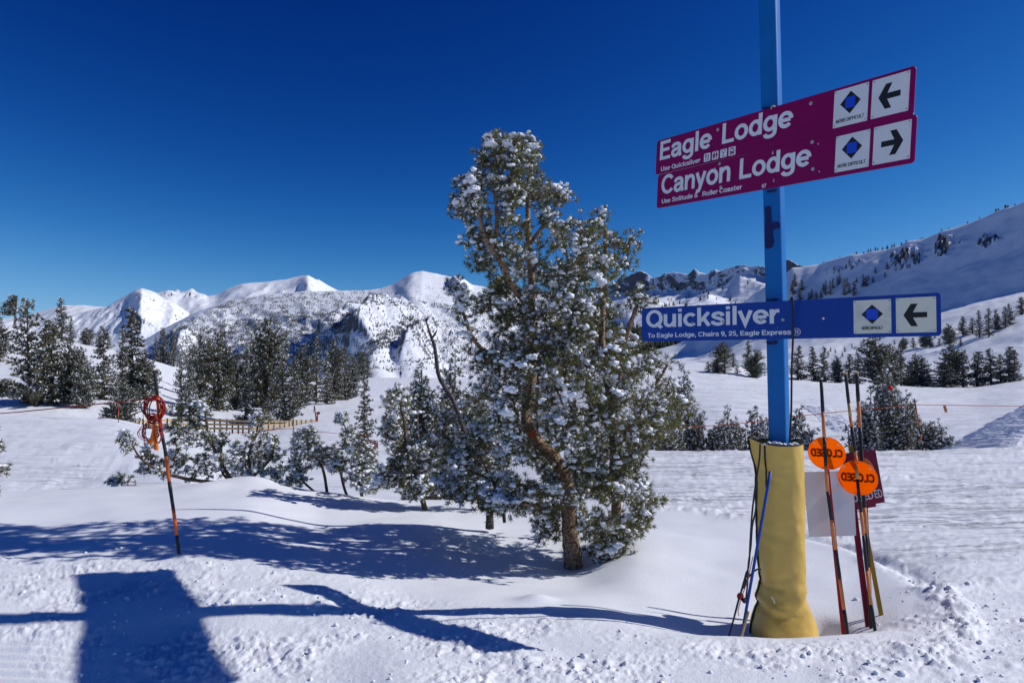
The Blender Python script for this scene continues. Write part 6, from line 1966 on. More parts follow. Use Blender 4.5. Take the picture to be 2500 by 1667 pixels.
# folds: sagging crease above the flare, wrinkles near the top and foot
cr1 = 1452 + 34 * (1 - np.clip(np.abs(sx_ + 0.05), 0, 1) ** 1.6) - 18 * sx_
fold = -0.020 * np.exp(-((pyg - cr1) / 7) ** 2) + 0.014 * np.exp(-((pyg - cr1 + 16) / 12) ** 2)
cr2 = 1425 + 6 * sx_
fold += -0.010 * np.exp(-((pyg - cr2) / 5) ** 2) * (sx_ < -0.2)
for yc, am, sl, s0, s1 in ((1150, 0.006, 10, -1, 0.0), (1172, 0.005, 14, -1, -0.2), (1128, 0.005, -8, -0.2, 1), (1300, 0.006, 10, -1, -0.2), (1395, 0.008, -12, -1, 0.1), (1410, 0.006, 10, 0.1, 1), (1475, 0.008, -20, -0.6, 0.7), (1505, 0.006, 20, -0.5, 1), (1265, 0.004, 8, 0.0, 1)):
    fold += -am * np.exp(-((pyg - yc - sl * sx_) / 5) ** 2) * sstep(s0 - 0.2, s0 + 0.1, sx_) * sstep(s1 + 0.2, s1 - 0.1, sx_)
fold += 0.006 * fbm(thg * 1.5, pyg / 60, 3, 33) + 0.0016 * fbm(thg * 9, pyg / 16, 2, 34)
for i, (c, R) in enumerate(rows):
    fold[i] *= 0.95
    rad_ = np.hypot(vs[i, :, 0] - c.x, vs[i, :, 1] - c.y)
    k = 1 + fold[i] / rad_
    vs[i, :, 0] = c.x + (vs[i, :, 0] - c.x) * k; vs[i, :, 1] = c.y + (vs[i, :, 1] - c.y) * k
# the sleeve's loose top corners: left one pulled out and up
for i in range(NR):
    w = max(0.0, 1 - (pys[i] - 1078) / 62.0)
    a = np.exp(-((thg[i] - math.pi) / 0.35) ** 2); b = np.exp(-((np.minimum(thg[i], 2 * np.pi - thg[i])) / 0.3) ** 2)
    vs[i, :, 0] += -0.055 * w * a; vs[i, :, 2] += 0.034 * w * w * a + 0.018 * w * w * b - 0.012 * w * w * np.exp(-((thg[i] - 1.5 * math.pi) / 0.8) ** 2)
i_ = np.arange(NR - 1)[:, None] * NC + np.arange(NC)[None, :]
j_ = np.arange(NR - 1)[:, None] * NC + (np.arange(NC)[None, :] + 1) % NC
F = np.stack([i_, j_, j_ + NC, i_ + NC], -1).reshape(-1, 4)
part_np("sleeve", pad, vs.reshape(-1, 3), F, M['pad'])
# foam top between sleeve and pole
ring = vs[1]
cen = np.array(rows[1][0])
inner = cen + (ring - cen) * 0.45
V = np.concatenate([cen + (ring - cen) * 0.985, inner + np.array([0, 0, 0.004])])
F = [(k, (k + 1) % NC, NC + (k + 1) % NC, NC + k) for k in range(NC)]
part_np("foam_core", pad, V, np.array(F), M['trim'])
# black edging along the open left seam and round the rim
mb = MB()
seam = [vs[i, NC // 2 - 1] for i in range(0, NR, 2)]
seam = [Vector(q) + Vector((-0.004, -0.006, 0)) - pad.location for q in seam]
mb.tube(seam, 0.008, 6)
o = mb.build("edging", M['trim']); o.parent = pad
mb = MB()
rim = [Vector(vs[0, k % NC]) - pad.location for k in range(0, NC + 1)]
mb.tube(rim, 0.005, 6, cap=False)
o = mb.build("edging", M['trim']); o.parent = pad
mb = MB()
strap = [Vector(vs[i, int(NC * 0.61)]) + Vector((0, -0.006, 0)) - pad.location for i in range(0, 16)]
mb.tube(strap, 0.006, 6)
o = mb.build("strap", M['trim']); o.parent = pad
bp = [P(a, b, PAD_Y + d) for a, b, d in ((1878, 1083, -0.10), (1890, 1081, -0.11), (1902, 1083, -0.12), (1868, 1084, -0.10), (1915, 1084, -0.12), (1938, 1083, -0.09), (1946, 1088, -0.07), (1930, 1086, -0.11), (1950, 1098, -0.06))]
V, F = blobs(np.array([q[:] for q in bp]), np.array([0.024, 0.022, 0.02, 0.016, 0.018, 0.024, 0.022, 0.018, 0.016]), 2, 0.55)
part_np("snow_load", pad, V, F, M['snow_soft'], True, "stuff")
mb = MB()
f0 = P(1884, 1456, PAD_Y - 0.185); f1p = P(1892, 1472, PAD_Y - 0.185)
d_ = (f1p - f0); mb.box((f0 + f1p) / 2 - pad.location, d_ / 2, Vector((0.003, 0, 0.001)), Vector((0, 0.003, 0)))
o = mb.build("tag", M['plate']); o.parent = pad


# ------------------------------------------------------------------ things leaning on the post
SC2 = 2.178
C2 = lambda a, b: (1700 + a / SC2, 880 + b / SC2)


def cord(name, label, pix, Y, r, m, cat, dY=None):
    pts = [P(*q, Y if dY is None else Y + d) for q, d in zip(pix, dY or [0] * len(pix))]
    sm = smooth_path(pts, 6)
    base = Vector(sm[-1])
    t = MB(); t.tube([Vector(q) - base for q in sm], r, 7)
    o = t.build(name, m); o.location = base
    return tag(o, label, cat)


cord("cable", "black cable hooked over the blue sign and hanging down beside the blue post", [(1930, 742), (1931, 730), (1934, 727), (1935.5, 735), (1936, 780), (1936, 830), (1933, 900), (1932, 1000), (1929, 1060), (1928, 1086)], 4.53, 0.0075, M['cord'], "cable", [0.06, 0.03, 0, -0.02, -0.02, 0.0, 0.06, 0.07, 0.08, 0.1])
cord("cord", "black cord hanging from the pad's top left corner down to the snow", [C2(340, 440), C2(336, 520), C2(318, 640), C2(298, 800), C2(287, 960), C2(280, 1080), C2(258, 1170), C2(225, 1270), C2(196, 1385)], 4.54, 0.0065, M['cord'], "cord", [0, -0.02, -0.03, -0.04, -0.05, -0.05, -0.05, -0.05, -0.05])
cord("cord", "second black cord looping close along the left side of the pad", [C2(322, 600), C2(322, 700), C2(316, 790), C2(298, 880), C2(290, 990), C2(277, 1080), C2(272, 1190), C2(262, 1280)], 4.58, 0.006, M['cord'], "cord")
cord("cord", "short black loop of cord across the blue stick at the pad's lower left", [C2(345, 1108), C2(322, 1110), C2(298, 1128), C2(280, 1148), C2(262, 1180), C2(250, 1210)], 4.52, 0.006, M['cord'], "cord")
cord("string", "thin pink string dangling beside the blue stick", [C2(302, 1040), C2(290, 1090), C2(272, 1170), C2(250, 1230), C2(232, 1290), C2(222, 1330), C2(226, 1356)], 4.5, 0.003, M['pink'], "string")


def stick(name, label, pix, Ys, r, m, cat, n=10, group=None):
    pts = [P(*q, y) for q, y in zip(pix, Ys)]
    d = (pts[-1] - pts[-2]).normalized()
    pts.append(pts[-1] + d * 0.12)
    base = pts[-2].copy()
    mb = MB(); mb.tube([Vector(q) - base for q in smooth_path(pts, 4)], r, n)
    o = mb.build(name, m); o.location = base
    return tag(o, label, cat, group)


stick("stick", "blue painted stick leaning against the left side of the yellow pad", [C2(394, 588), C2(322, 1000), C2(254, 1388)], (4.52, 4.50, 4.50), 0.0105, M['blue_stick'], "stick")
stick("stick", "short black stick crossing behind the blue one at the pad's foot", [C2(268, 1120), C2(232, 1250), C2(196, 1382)], (4.54, 4.54, 4.54), 0.0065, M['cord'], "stick")
stick("bamboo_stub", "short bare bamboo stub at the foot of the blue stick", [C2(278, 1332), C2(262, 1388)], (4.47, 4.47), 0.009, M['bamboo'], "stick")
# red and black clamp hanging on the cords
cl = empty("clamp", P(*C2(242, 1258), 4.50), "small red clamp with a black drum hanging on the cords left of the pad", "clamp")
mb = MB()
for a in range(8):
    th = a * 0.8; mb.tube([Vector((math.cos(th) * 0.02 - 0.01, 0, math.sin(th) * 0.02 + 0.008)), Vector((math.cos(th + 0.8) * 0.02 - 0.01, 0.004, math.sin(th + 0.8) * 0.02 + 0.008))], 0.006, 6)
mb.box((-0.012, -0.004, 0.012), (0.012, 0, 0.006), (0, 0.006, 0), (-0.004, 0, 0.012))
mb.build("clamp_body", M['red']).parent = cl
mb = MB(); mb.tube([Vector((0.008, 0.0, -0.008)), Vector((0.02, -0.008, -0.03))], [0.017, 0.015], 12); mb.tube([Vector((0.021, -0.009, -0.032)), Vector((0.0225, -0.010, -0.0345))], 0.010, 10)
mb.build("drum", M['cord']).parent = cl


def striped(name, label, pix, Ys, r, bands, group=None, cap=None, cat="marker pole"):
    """pix: photo polyline from top to foot; bands: list of (end fraction, material key)"""
    pts = [P(*q, y) for q, y in zip(pix, Ys)]
    d = (pts[-1] - pts[-2]).normalized()
    pts.append(pts[-1] + d * 0.15)
    sm = [Vector(q) for q in smooth_path(pts, 14)]
    L = [0.0]
    for a, b in zip(sm[:-1], sm[1:]): L.append(L[-1] + (b - a).length)
    tot = L[-1]
    base = Vector(pts[-2])
    t = empty(name, base, label, cat, group)
    def at(s):
        s = max(0, min(tot, s))
        for i in range(len(L) - 1):
            if L[i + 1] >= s:
                return sm[i].lerp(sm[i + 1], (s - L[i]) / max(L[i + 1] - L[i], 1e-9))
        return sm[-1]
    s0 = 0.0
    for fr, mk in bands:
        s1 = fr * tot
        n = max(2, int((s1 - s0) / 0.05))
        mb = MB()
        mb.tube([at(s0 + (s1 - s0) * k / n) - base for k in range(n + 1)], [r * (1.0 + (0.08 if abs(((s0 + (s1 - s0) * k / n) % 0.31) - 0.15) < 0.025 else 0)) for k in range(n + 1)], 12)
        o = mb.build("band", M[mk]); o.parent = t
        s0 = s1
    if cap:
        mb = MB(); mb.tube([at(-0.01) - base + Vector((0, 0, 0.004)), at(0.012) - base], r * 1.12, 12)
        mb.build("tip", M[cap]).parent = t
    return t, at, tot


def fracs(pys, top, bot, keys):
    """photo y of band ends -> fractions of the whole (incl. buried foot)"""
    tot = (bot - top) * 1.10
    out = [((p - top) / tot, k) for p, k in zip(pys, keys)]
    out.append((1.0, keys[-1]))
    return out


GPOLE = "striped bamboo poles standing by the yellow pad"
Y1 = (4.86, 4.80, 4.76, 4.74, 4.70, 4.64)
p1 = [C2(664, 113), C2(680, 400), C2(690, 580), C2(702, 720), C2(745, 1030), C2(801, 1432)]
striped("marker_pole", "striped orange and black bamboo pole nearest the pad, through the left orange disc", p1, Y1, 0.0125,
        fracs([1011, 1076, 1148, 1212, 1282, 1355, 1425, 1498], 932, 1537, ['blackpaint', 'orange_faded', 'blackpaint', 'orange_faded', 'blackpaint', 'orange_faded', 'blackpaint', 'orange_faded', 'blackpaint']), GPOLE)
p2 = [C2(793, 66), C2(812, 240), C2(830, 380), C2(848, 510), C2(862, 690), C2(882, 860), C2(912, 1160), C2(950, 1430)]
striped("marker_pole", "chipped striped bamboo pole with bare yellow bands, through the right orange disc", p2, (4.90, 4.88, 4.84, 4.82, 4.76, 4.72, 4.66, 4.60), 0.0115,
        fracs([988, 1022, 1050, 1114, 1124, 1152, 1186, 1268, 1325, 1410, 1490], 908, 1537, ['blackpaint', 'bamboo', 'orange_faded', 'blackpaint', 'bamboo', 'orange_faded', 'bamboo', 'blackpaint', 'orange_faded', 'blackpaint', 'orange_faded', 'blackpaint']), GPOLE, 'bamboo')
p3 = [C2(852, 62), C2(862, 230), C2(876, 460), C2(890, 720), C2(900, 860), C2(912, 1100), C2(930, 1420)]
striped("marker_pole", "striped bamboo pole with a long black top, tallest behind the right orange disc", p3, (5.00, 4.98, 4.92, 4.86, 4.82, 4.76, 4.70), 0.0135,
        fracs([984, 1053, 1256, 1318, 1400, 1455], 907, 1530, ['blackpaint', 'orange_faded', 'blackpaint', 'orange_faded', 'blackpaint', 'orange_faded', 'blackpaint']), GPOLE, 'bamboo')


def flat_stake(name, label, pix, Ys, w, t_, m, buried=0.15, group=None, parent=None):
    a = P(*pix[0], Ys[0]); b = P(*pix[1], Ys[1])
    d = (b - a).normalized(); b2 = b + d * buried
    s = d.cross(Vector((0.25, 1, 0))).normalized(); n = d.cross(s).normalized()
    mb = MB(); c = (a + b2) / 2
    org = Vector((0, 0, 0)) if parent is not None else b
    mb.box(c - (parent.location if parent is not None else b), (b2 - a) / 2, s * w / 2, n * t_ / 2)
    o = mb.build(name, m)
    if parent is not None: o.parent = parent
    else:
        o.location = b; tag(o, label, "stake", group)
    return o


# white board on a red stake, seen from its back
wb = empty("warning_board", P(*C2(786, 1430), 4.72), "blank white back of a board on a red stake, left of the right orange disc", "sign")
q = [C2(568, 592), C2(832, 584), C2(850, 930), C2(600, 937)]
fw = Frame(P(*q[3], 4.86), P(*q[2], 4.86) - P(*q[3], 4.86), P(*q[0], 4.92) - P(*q[3], 4.86))
cq = [fw.uv(*p) for p in q]
mb = MB(); mb.prism([cq[3], cq[2], cq[1], cq[0]], fw.O - wb.location - fw.N * 0.004, fw.U, fw.V, fw.N, 0.004)
mb.build("board", M['board_white']).parent = wb
flat_stake("stake", None, (C2(692, 560), C2(783, 1432)), (4.86, 4.70), 0.032, 0.018, M['red_stake'], parent=wb)
u, v = fw.uv(*C2(728, 925)); mb = MB(); mb.prism(circ(u, v, 0.006, 10), fw.O - wb.location + fw.N * 0.0002, fw.U, fw.V, fw.N, 0.004); mb.build("screw", M['steel']).parent = wb


def closed_board(name, label, q, Yt, Yb, stakepix, stakeY, fw_w):
    t = empty(name, P(*stakepix[1], stakeY[1]), label, "sign", "maroon closed signs behind the orange discs")
    f = Frame(P(*q[3], Yb), P(*q[2], Yb) - P(*q[3], Yb), P(*q[0], Yt) - P(*q[3], Yb))
    c = [f.uv(*p) for p in q]
    mb = MB(); mb.prism([c[3], c[2], c[1], c[0]], f.O - t.location - f.N * 0.005, f.U, f.V, f.N, 0.005)
    mb.build("board", M['board_maroon']).parent = t
    return t, f, c


cb, fc, cc_ = closed_board("closed_sign", "front maroon closed sign on a maroon stake, half hidden by the right orange disc", [C2(772, 496), C2(908, 474), C2(956, 776), C2(820, 800)], 5.02, 4.96, (C2(838, 800), C2(916, 1420)), (4.96, 4.74), 0)
mb = MB()
u0, v0 = fc.uv(*C2(735, 770)); u1, v1 = fc.uv(*C2(934, 690))
u0a, v0a = fc.uv(*C2(780, 757)); u1a, v1a = fc.uv(*C2(932, 690))
fc.put_text(mb, "CLOSED", (u0a, fc.uv(*C2(850, 750))[1], u1a, fc.uv(*C2(850, 708))[1]), 0.0012, 0, -0.03)
vsn = [Vector(p) - cb.location for p in mb.v]; mb.v = [tuple(p) for p in vsn]
mb.build("lettering", M['letter']).parent = cb
flat_stake("stake", None, (C2(834, 760), C2(916, 1420)), (4.98, 4.74), 0.040, 0.02, M['maroon_stake'], parent=cb)
cb2, fc2, cc2 = closed_board("closed_sign", "rear maroon closed sign showing only its last letter at the right", [C2(806, 500), C2(952, 472), C2(1003, 752), C2(860, 780)], 5.10, 5.04, (C2(880, 800), C2(950, 1410)), (5.0, 4.82), 0)
mb = MB()
fc2.put_text(mb, "CLOSED", (fc2.uv(*C2(866, 740))[0], fc2.uv(*C2(968, 728))[1], fc2.uv(*C2(986, 700))[0], fc2.uv(*C2(968, 684))[1]), 0.0012, 0, -0.03)
mb.v = [tuple(Vector(p) - cb2.location) for p in mb.v]
mb.build("lettering", M['letter']).parent = cb2
flat_stake("stake", None, (C2(900, 770), C2(928, 1400)), (5.05, 4.84), 0.026, 0.02, M['maroon_stake'], parent=cb2)
flat_stake("stake", "yellow painted stake leaning behind the striped poles", (C2(818, 450), C2(994, 1412)), (5.14, 4.86), 0.030, 0.018, M['yellow_stake'])


def orange_disc(label, ctr, rx, ry, Y, letters=True, rot=0.72, slots=True, material='disc', cut_text=None):
    """round plastic disc threaded on a pole by two slots"""
    c = P(*ctr, Y)
    t = empty("closed_disc", c, label, "sign", "orange closed discs on the striped poles")
    U = Vector((math.cos(rot), -math.sin(rot), 0.03)); V = Vector((-0.10, -0.02, 1))
    f = Frame(c, U, V)
    f.N = f.N
    RX = rx * Y * YK / FPX / (f.U.x - c.x / c.y * f.U.y); RY = ry * Y * YK / FPX
    n = 56
    ol = []
    for k in range(n):
        a = 2 * math.pi * k / n
        r_ = 1.0 - 0.05 * math.exp(-((a - math.pi / 2) / 0.13) ** 2) - 0.05 * math.exp(-((a - 1.5 * math.pi) / 0.2) ** 2)
        ol.append((RX * r_ * math.cos(a), RY * r_ * math.sin(a)))
    mb = MB(); mb.add([f.U * a + f.V * b for a, b in ol], [tuple(range(len(ol)))])
    mb.build("disc", M[material]).parent = t
    mb = MB(); mb.tube([f.U * a + f.V * b for a, b in ol + ol[:1]], 0.0018, 5, cap=False)
    mb.build("rim", M['disc_rim']).parent = t
    if letters:
        m2 = MB()
        f.put_text(m2, "CLOSED", (-RX * 0.86, -RY * 0.20, RX * 0.86, RY * 0.27), -0.0012, 0, 0.10, mirror=True)
        m2.v = [tuple(Vector(p) - c) for p in m2.v]
        m2.build("lettering", M['black']).parent = t
    for a, b in ((-0.62, 0.62), (0.66, 0.56)):
        m3 = MB(); m3.prism(circ(RX * a, RY * b, 0.0065, 10), f.N * 0.0016, f.U, f.V, f.N, 0.001)
        m3.build("eyelet", M['plate']).parent = t
    for b in (0.86, -0.86):
        m3 = MB(); m3.box(f.V * (RY * b) + f.U * (-0.005) + f.N * 0.004, f.U * 0.022, f.V * 0.0035, f.N * 0.002)
        m3.build("slot_edge", M['orange']).parent = t
    return t


orange_disc("left orange see-through disc with mirrored closed lettering, nearest the yellow pad", (2018, 1106.5), 45.5, 40, 4.83)
orange_disc("front orange see-through disc with mirrored closed lettering on the chipped pole", (2094, 1166.5), 48, 42, 4.80)
orange_disc("faded orange disc mostly hidden behind the front disc on the tallest pole", (2106, 1157), 30, 40, 4.95, letters=False, material='orange_faded')

# ------------------------------------------------------------------ striped pole with the rope coil, left
YK = 1.0
LY = 6.26
SC1 = 3.135
C1 = lambda a, b: (280 + a / SC1, 880 + b / SC1)
pl_ = [C1(306, 85), C1(326, 270), C1(350, 500), C1(388, 700), C1(418, 930), C1(455, 1180), C1(494, 1488)]
lb = on_ground(437, LY)
striped("marker_pole", "striped orange and black pole standing alone at the left with a rope coil tied on", pl_, [LY + 0.03 * (6 - k) / 6 for k in range(7)], 0.0150,
        fracs([967, 1047, 1118, 1180, 1246, 1310], 908, 1354, ['blackpaint', 'orange', 'blackpaint', 'orange', 'blackpaint', 'orange', 'blackpaint']))


def coil(cx, cy, rx, ry, turns, jit, rr, Y, n=40, phase=0.0):
    pts = []
    ax, ay, sx, sy = 0, 0, 1, 1
    for t in range(turns):
        a0x, a0y, b0x, b0y = RND.gauss(0, jit), RND.gauss(0, jit), 1 + RND.gauss(0, jit / 18), 1 + RND.gauss(0, jit / 18)
        dY = RND.gauss(0, 0.012)
        for k in range(n):
            w = k / n
            th = phase + 2 * math.pi * w
            px = cx + (ax + (a0x - ax) * w) + rx * (sx + (b0x - sx) * w) * math.cos(th)
            py = cy + (ay + (a0y - ay) * w) - ry * (sy + (b0y - sy) * w) * math.sin(th)
            pts.append(P(px, py, Y - 0.03 + dY))
        ax, ay, sx, sy = a0x, a0y, b0x, b0y
    return pts


rope = empty("rope_coil", P(372, 1000, LY - 0.05), "coiled red and black rope knotted on the lone striped pole", "rope")
for nm, args in (("upper_coil", (376, 1000, 21, 27, 9, 3.6, 0.0054, LY - 0.03)), ("lower_coil", (366, 1058, 19, 25, 8, 5.0, 0.0036, LY - 0.03)), ("lower_coil", (385, 1052, 9, 30, 4, 2.2, 0.0040, LY - 0.04)), ("knot", (370, 1025, 9, 10, 7, 3.0, 0.0054, LY - 0.05))):
    pts = coil(*args[:6], args[6], args[7], phase=1.2)
    mb = MB(); mb.tube([q - rope.location for q in pts], args[6], 6)
    mb.build(nm, M['rope']).parent = rope
mb = MB()
mb.tube([q - rope.location for q in [Vector(z) for z in smooth_path([P(*C1(240, 480), LY - 0.05), P(*C1(225, 600), LY - 0.06), P(*C1(240, 660), LY - 0.06), P(*C1(280, 672), LY - 0.06), P(*C1(330, 660), LY - 0.05)], 8)]], 0.0035, 6)
mb.build("loose_end", M['rope']).parent = rope
for lab, pix in (("left orange ribbon tail hanging from the rope coil", [C1(300, 475), C1(296, 540), C1(284, 600), C1(268, 640)]), ("right orange ribbon tail hanging from the rope coil", [C1(304, 475), C1(310, 550), C1(314, 620), C1(318, 686)])):
    pts = [P(*p, LY - 0.09) for p in pix]
    b = pts[0]
    mb = MB(); vs = []
    sm = smooth_path(pts, 5)
    for i, q in enumerate(sm):
        w = 0.016 + 0.004 * i / len(sm)
        tw = 0.5 * math.sin(i * 0.35)
        vs += [Vector(q) - b + Vector((-w, 0.012 * tw, 0.004)), Vector(q) - b + Vector((w, -0.012 * tw, -0.004))]
    fr_ = [(2 * i, 2 * i + 1, 2 * i + 3, 2 * i + 2) for i in range(len(sm) - 1)]
    vs2 = [q + Vector((0, 0.0015, 0)) for q in vs]; k_ = len(vs)
    mb.add(vs + vs2, fr_ + [tuple(i + k_ for i in reversed(t_)) for t_ in fr_] + [(2 * i, 2 * i + 2, 2 * i + 2 + k_, 2 * i + k_) for i in range(len(sm) - 1)] + [(2 * i + 1, 2 * i + 1 + k_, 2 * i + 3 + k_, 2 * i + 3) for i in range(len(sm) - 1)], 0, True)
    o = mb.build("ribbon", M['ribbon']); o.location = b
    tag(o, lab, "ribbon")
pts = [P(365, 973.5, LY), P(250, 985, LY + 0.3), P(120, 998, LY + 0.7), P(0, 1009, LY + 1.1), P(-200, 1020, LY + 1.8), P(-420, 1026, LY + 2.5)]
sm = smooth_path(pts, 10); b = Vector(sm[0])
mb = MB(); mb.tube([Vector(q) - b for q in sm], 0.0055, 6)
o = mb.build("boundary_rope", M['rope']); o.location = b
tag(o, "red rope stretched from the coil towards the left edge of the photo", "rope")

# ------------------------------------------------------------------ snow fence in the distance
FS = 4.523
CF = lambda a, b: (280 + a / FS, 960 + b / FS)
FENCE = [  # photo x (crop), top y, bottom y, distance
    (100, 385, 415, 44), (140, 352, 412, 44.5), (225, 308, 408, 45.5), (330, 296, 400, 47), (480, 285, 396, 49), (640, 281, 394, 51), (860, 281, 394, 52), (1100, 286, 396, 52), (1300, 292, 398, 52), (1540, 296, 400, 52), (1700, 300, 392, 53), (1860, 302, 378, 54), (2000, 300, 360, 55), (2120, 294, 340, 56), (2235, 284, 320, 57)]
FA = np.array(FENCE, float)
f_base = P(*CF(1240, 400), 52)
fence = empty("snow_fence", f_base, "low wooden slat fence with dark posts across the snow behind the small pines", "fence")


def fen(a, frac):
    t = np.interp(a, FA[:, 0], FA[:, 1]); bt = np.interp(a, FA[:, 0], FA[:, 2]); Y = np.interp(a, FA[:, 0], FA[:, 3])
    return P(*CF(a, t + (bt - t) * frac), Y)


posts = [155, 190, 228, 268, 312, 375, 440, 510, 580, 655, 740, 830, 932, 1010, 1102, 1163, 1238, 1300, 1366, 1416, 1482, 1520, 1600, 1697, 1757, 1824, 1873, 1926, 1962, 2008, 2060, 2110, 2165, 2222]
pm = None
for a in posts:
    top = fen(a, -0.06); bot = fen(a, 1.12)
    g = on_ground(CF(a, 0)[0], top.y)
    bot = Vector((bot.x, bot.y, min(bot.z, g.z - 0.3)))
    mb = MB(); c = (top + bot) / 2 - f_base
    mb.box(c, (top - bot) / 2, Vector((0.045, 0, 0)), Vector((0, 0.045, 0)))
    mb.build("post", M['post']).parent = fence
cuts = [100, 228, 375, 580, 830, 1102, 1300, 1520, 1757, 1926, 2060, 2235]
for f0, f1q in ((0.0, 0.22), (0.40, 0.60), (0.80, 1.0)):
    for a, c in zip(cuts[:-1], cuts[1:]):
        if f0 > 0.8 and a > 1900: continue
        n = 6
        vs = []
        for k in range(n + 1):
            x = a + (c - a) * k / n
            for ff_, dy in ((f0, -0.07), (f1q, -0.07), (f1q, -0.05), (f0, -0.05)):
                q = fen(x, ff_); vs.append(q + Vector((0, dy, 0)) - f_base)
        fs = [(4 * k + j, 4 * k + (j + 1) % 4, 4 * k + 4 + (j + 1) % 4, 4 * k + 4 + j) for k in range(n) for j in range(4)] + [(0, 1, 2, 3), (4 * n + 3, 4 * n + 2, 4 * n + 1, 4 * n)]
        mb = MB(); mb.add(vs, fs)
        mb.build("rail", M['wood']).parent = fence


def thin_pole(label, px0, py0, px1, py1, Y, r, bands, group=None, grounded=True):
    a = P(px0, py0, Y); b = P(px1, py1, Y)
    g = on_ground(px1, Y)
    t = empty("boundary_pole", Vector((b.x, b.y, min(b.z, g.z))), label, "marker pole", group)
    d = (b - a)
    n = len(bands)
    end = a + d * ((a.z - (min(b.z, g.z) - 0.2)) / max(1e-6, (a.z - b.z)))
    for i, k in enumerate(bands):
        mb = MB(); mb.tube([a.lerp(end, i / n) - t.location, a.lerp(end, (i + 1) / n) - t.location], r, 6)
        mb.build("band", M[k]).parent = t
    return t


BO = ['blackpaint', 'orange', 'blackpaint', 'orange']
thin_pole("thin striped pole standing in front of the wooden fence", 715.5, 1013, 719, 1111, 30, 0.022, ['blackpaint', 'rope_thin', 'rope_thin', 'blackpaint', 'rope_thin'])
thin_pole("thick striped pole leaning at the right end of the wooden fence", 767, 991, 773, 1026, 56.5, 0.06, ['blackpaint', 'orange', 'blackpaint', 'orange'])
thin_pole("thin dark pole behind the left part of the fence", 512, 997, 511, 1022, 66, 0.03, ['blackpaint'])
thin_pole("thin slanted dark pole behind the middle of the fence", 620.5, 1005, 616, 1024, 66, 0.03, ['blackpaint'])
thin_pole("thin pole with a small orange top behind the fence", 689, 997, 691, 1024, 66, 0.03, ['orange', 'rope_thin', 'rope_thin'])
thin_pole("thin dark pole just left of the leaning striped one at the fence end", 765, 1000, 765.5, 1020, 66, 0.025, ['blackpaint'])
thin_pole("thin orange pole standing on the snow left of the fence", 290, 985, 289, 1047, 36, 0.022, ['rope_thin', 'orange', 'blackpaint', 'rope_thin'])
thin_pole("thin dark pole by the fence's left bend", 349, 1000, 350, 1026, 46, 0.02, ['blackpaint'])
thin_pole("thin striped boundary pole in front of the pines at the right", 2232, 973, 2255, 1108, 18.6, 0.020, ['blackpaint', 'rope_thin', 'orange', 'blackpaint', 'orange', 'blackpaint', 'orange'])
# little red and black marker beside the leaning pole
mk = empty("marker_post", P(775, 1028, 56.5), "small post with a red and black box head at the right end of the fence", "marker")
mb = MB(); mb.tube([P(774, 1034, 56.5) - mk.location, P(776.5, 1006, 56.5) - mk.location], 0.05, 6); mb.build("post", M['red']).parent = mk
mb = MB(); c = P(777, 1008, 56.5) - mk.location; mb.box(c, (0.12, 0, 0), (0, 0.1, 0), (0, 0, 0.09)); mb.box(c + Vector((0, -0.005, 0)), (0.05, 0, 0), (0, 0.1, 0), (0, 0, 0.1), 1); mb.build("head", [M['blackpaint'], M['red']]).parent = mk


def far_rope(label, pts, r, m='rope_thin'):
    q = smooth_path([P(*p) for p in pts], 8); b = Vector(q[0])
    mb = MB(); mb.tube([Vector(z) - b for z in q], r, 5)
    o = mb.build("boundary_rope", M[m]); o.location = b
    return tag(o, label, "rope")


far_rope("thin rope strung from the thin pole before the fence past the small pines", [(560, 1056, 30), (640, 1052, 30), (716, 1046, 30), (780, 1054, 29), (900, 1064, 28)], 0.012)
far_rope("thin red rope strung through the pine thicket behind the blue post", [(1500, 1050, 17.6), (1640, 1044, 17.8), (1800, 1034, 18), (1960, 1014, 18.3), (2110, 1000, 18.5), (2236, 988, 18.6)], 0.010)
far_rope("thin red rope strung from the striped boundary pole to the right edge", [(2236, 988, 18.6), (2330, 989, 19.4), (2420, 990.5, 20), (2560, 992, 21)], 0.010)
# orange flag on that rope
b = P(2307, 989, 19.2)
mb = MB(); vs = []
for i in range(7):
    z = -0.20 * i / 6; x = 0.035 * (i / 6)
    vs += [Vector((x - 0.05, 0.01 * math.sin(i), z)), Vector((x + 0.03, 0.012 * math.sin(i + 1), z))]
k_ = len(vs)
vs += [q + Vector((0, 0.004, 0)) for q in vs]
mb.add(vs, [(2 * i, 2 * i + 1, 2 * i + 3, 2 * i + 2) for i in range(6)] + [(k_ + 2 * i, k_ + 2 * i + 2, k_ + 2 * i + 3, k_ + 2 * i + 1) for i in range(6)] + [(2 * i, 2 * i + 2, 2 * i + 2 + k_, 2 * i + k_) for i in range(6)])
o = mb.build("flag", M['orange_faded']); o.location = b
tag(o, "pale orange flag hanging from the rope at the right", "flag")

# orange blaze on the trunk, red marker in the pine, net at the lone tree
c = P(1302, 1058, HY - 0.10 - 16.5 * HY / FPX - 0.012)
f = Frame(c, Vector((1, -0.1, 0)), Vector((0, 0, 1)))
mb = MB(); mb.prism(circ(0, 0, 0.043, 24), Vector((0, 0, 0)), f.U, f.V, f.N, 0.004); mb.prism(circ(0, 0, 0.008, 8), f.N * 0.004, f.U, f.V, f.N, 0.003, 1)
o = mb.build("trail_marker", [M['orange'], M['bark_dark']]); o.location = c
tag(o, "round orange marker nailed to the bend of the big pine's trunk", "marker")
V, F = blobs(np.array([(0, 0, 0)]), np.array([0.055]), 2, 1.0, 0.12)
o = link("red_marker", mesh_np("red_marker", V, F, M['red'])); o.location = P(2173, 947, 18.6)
tag(o, "bright red ball-like marker hanging in the large pine behind the poles", "marker")
nb_ = on_ground(890, 33)
mb = MB()
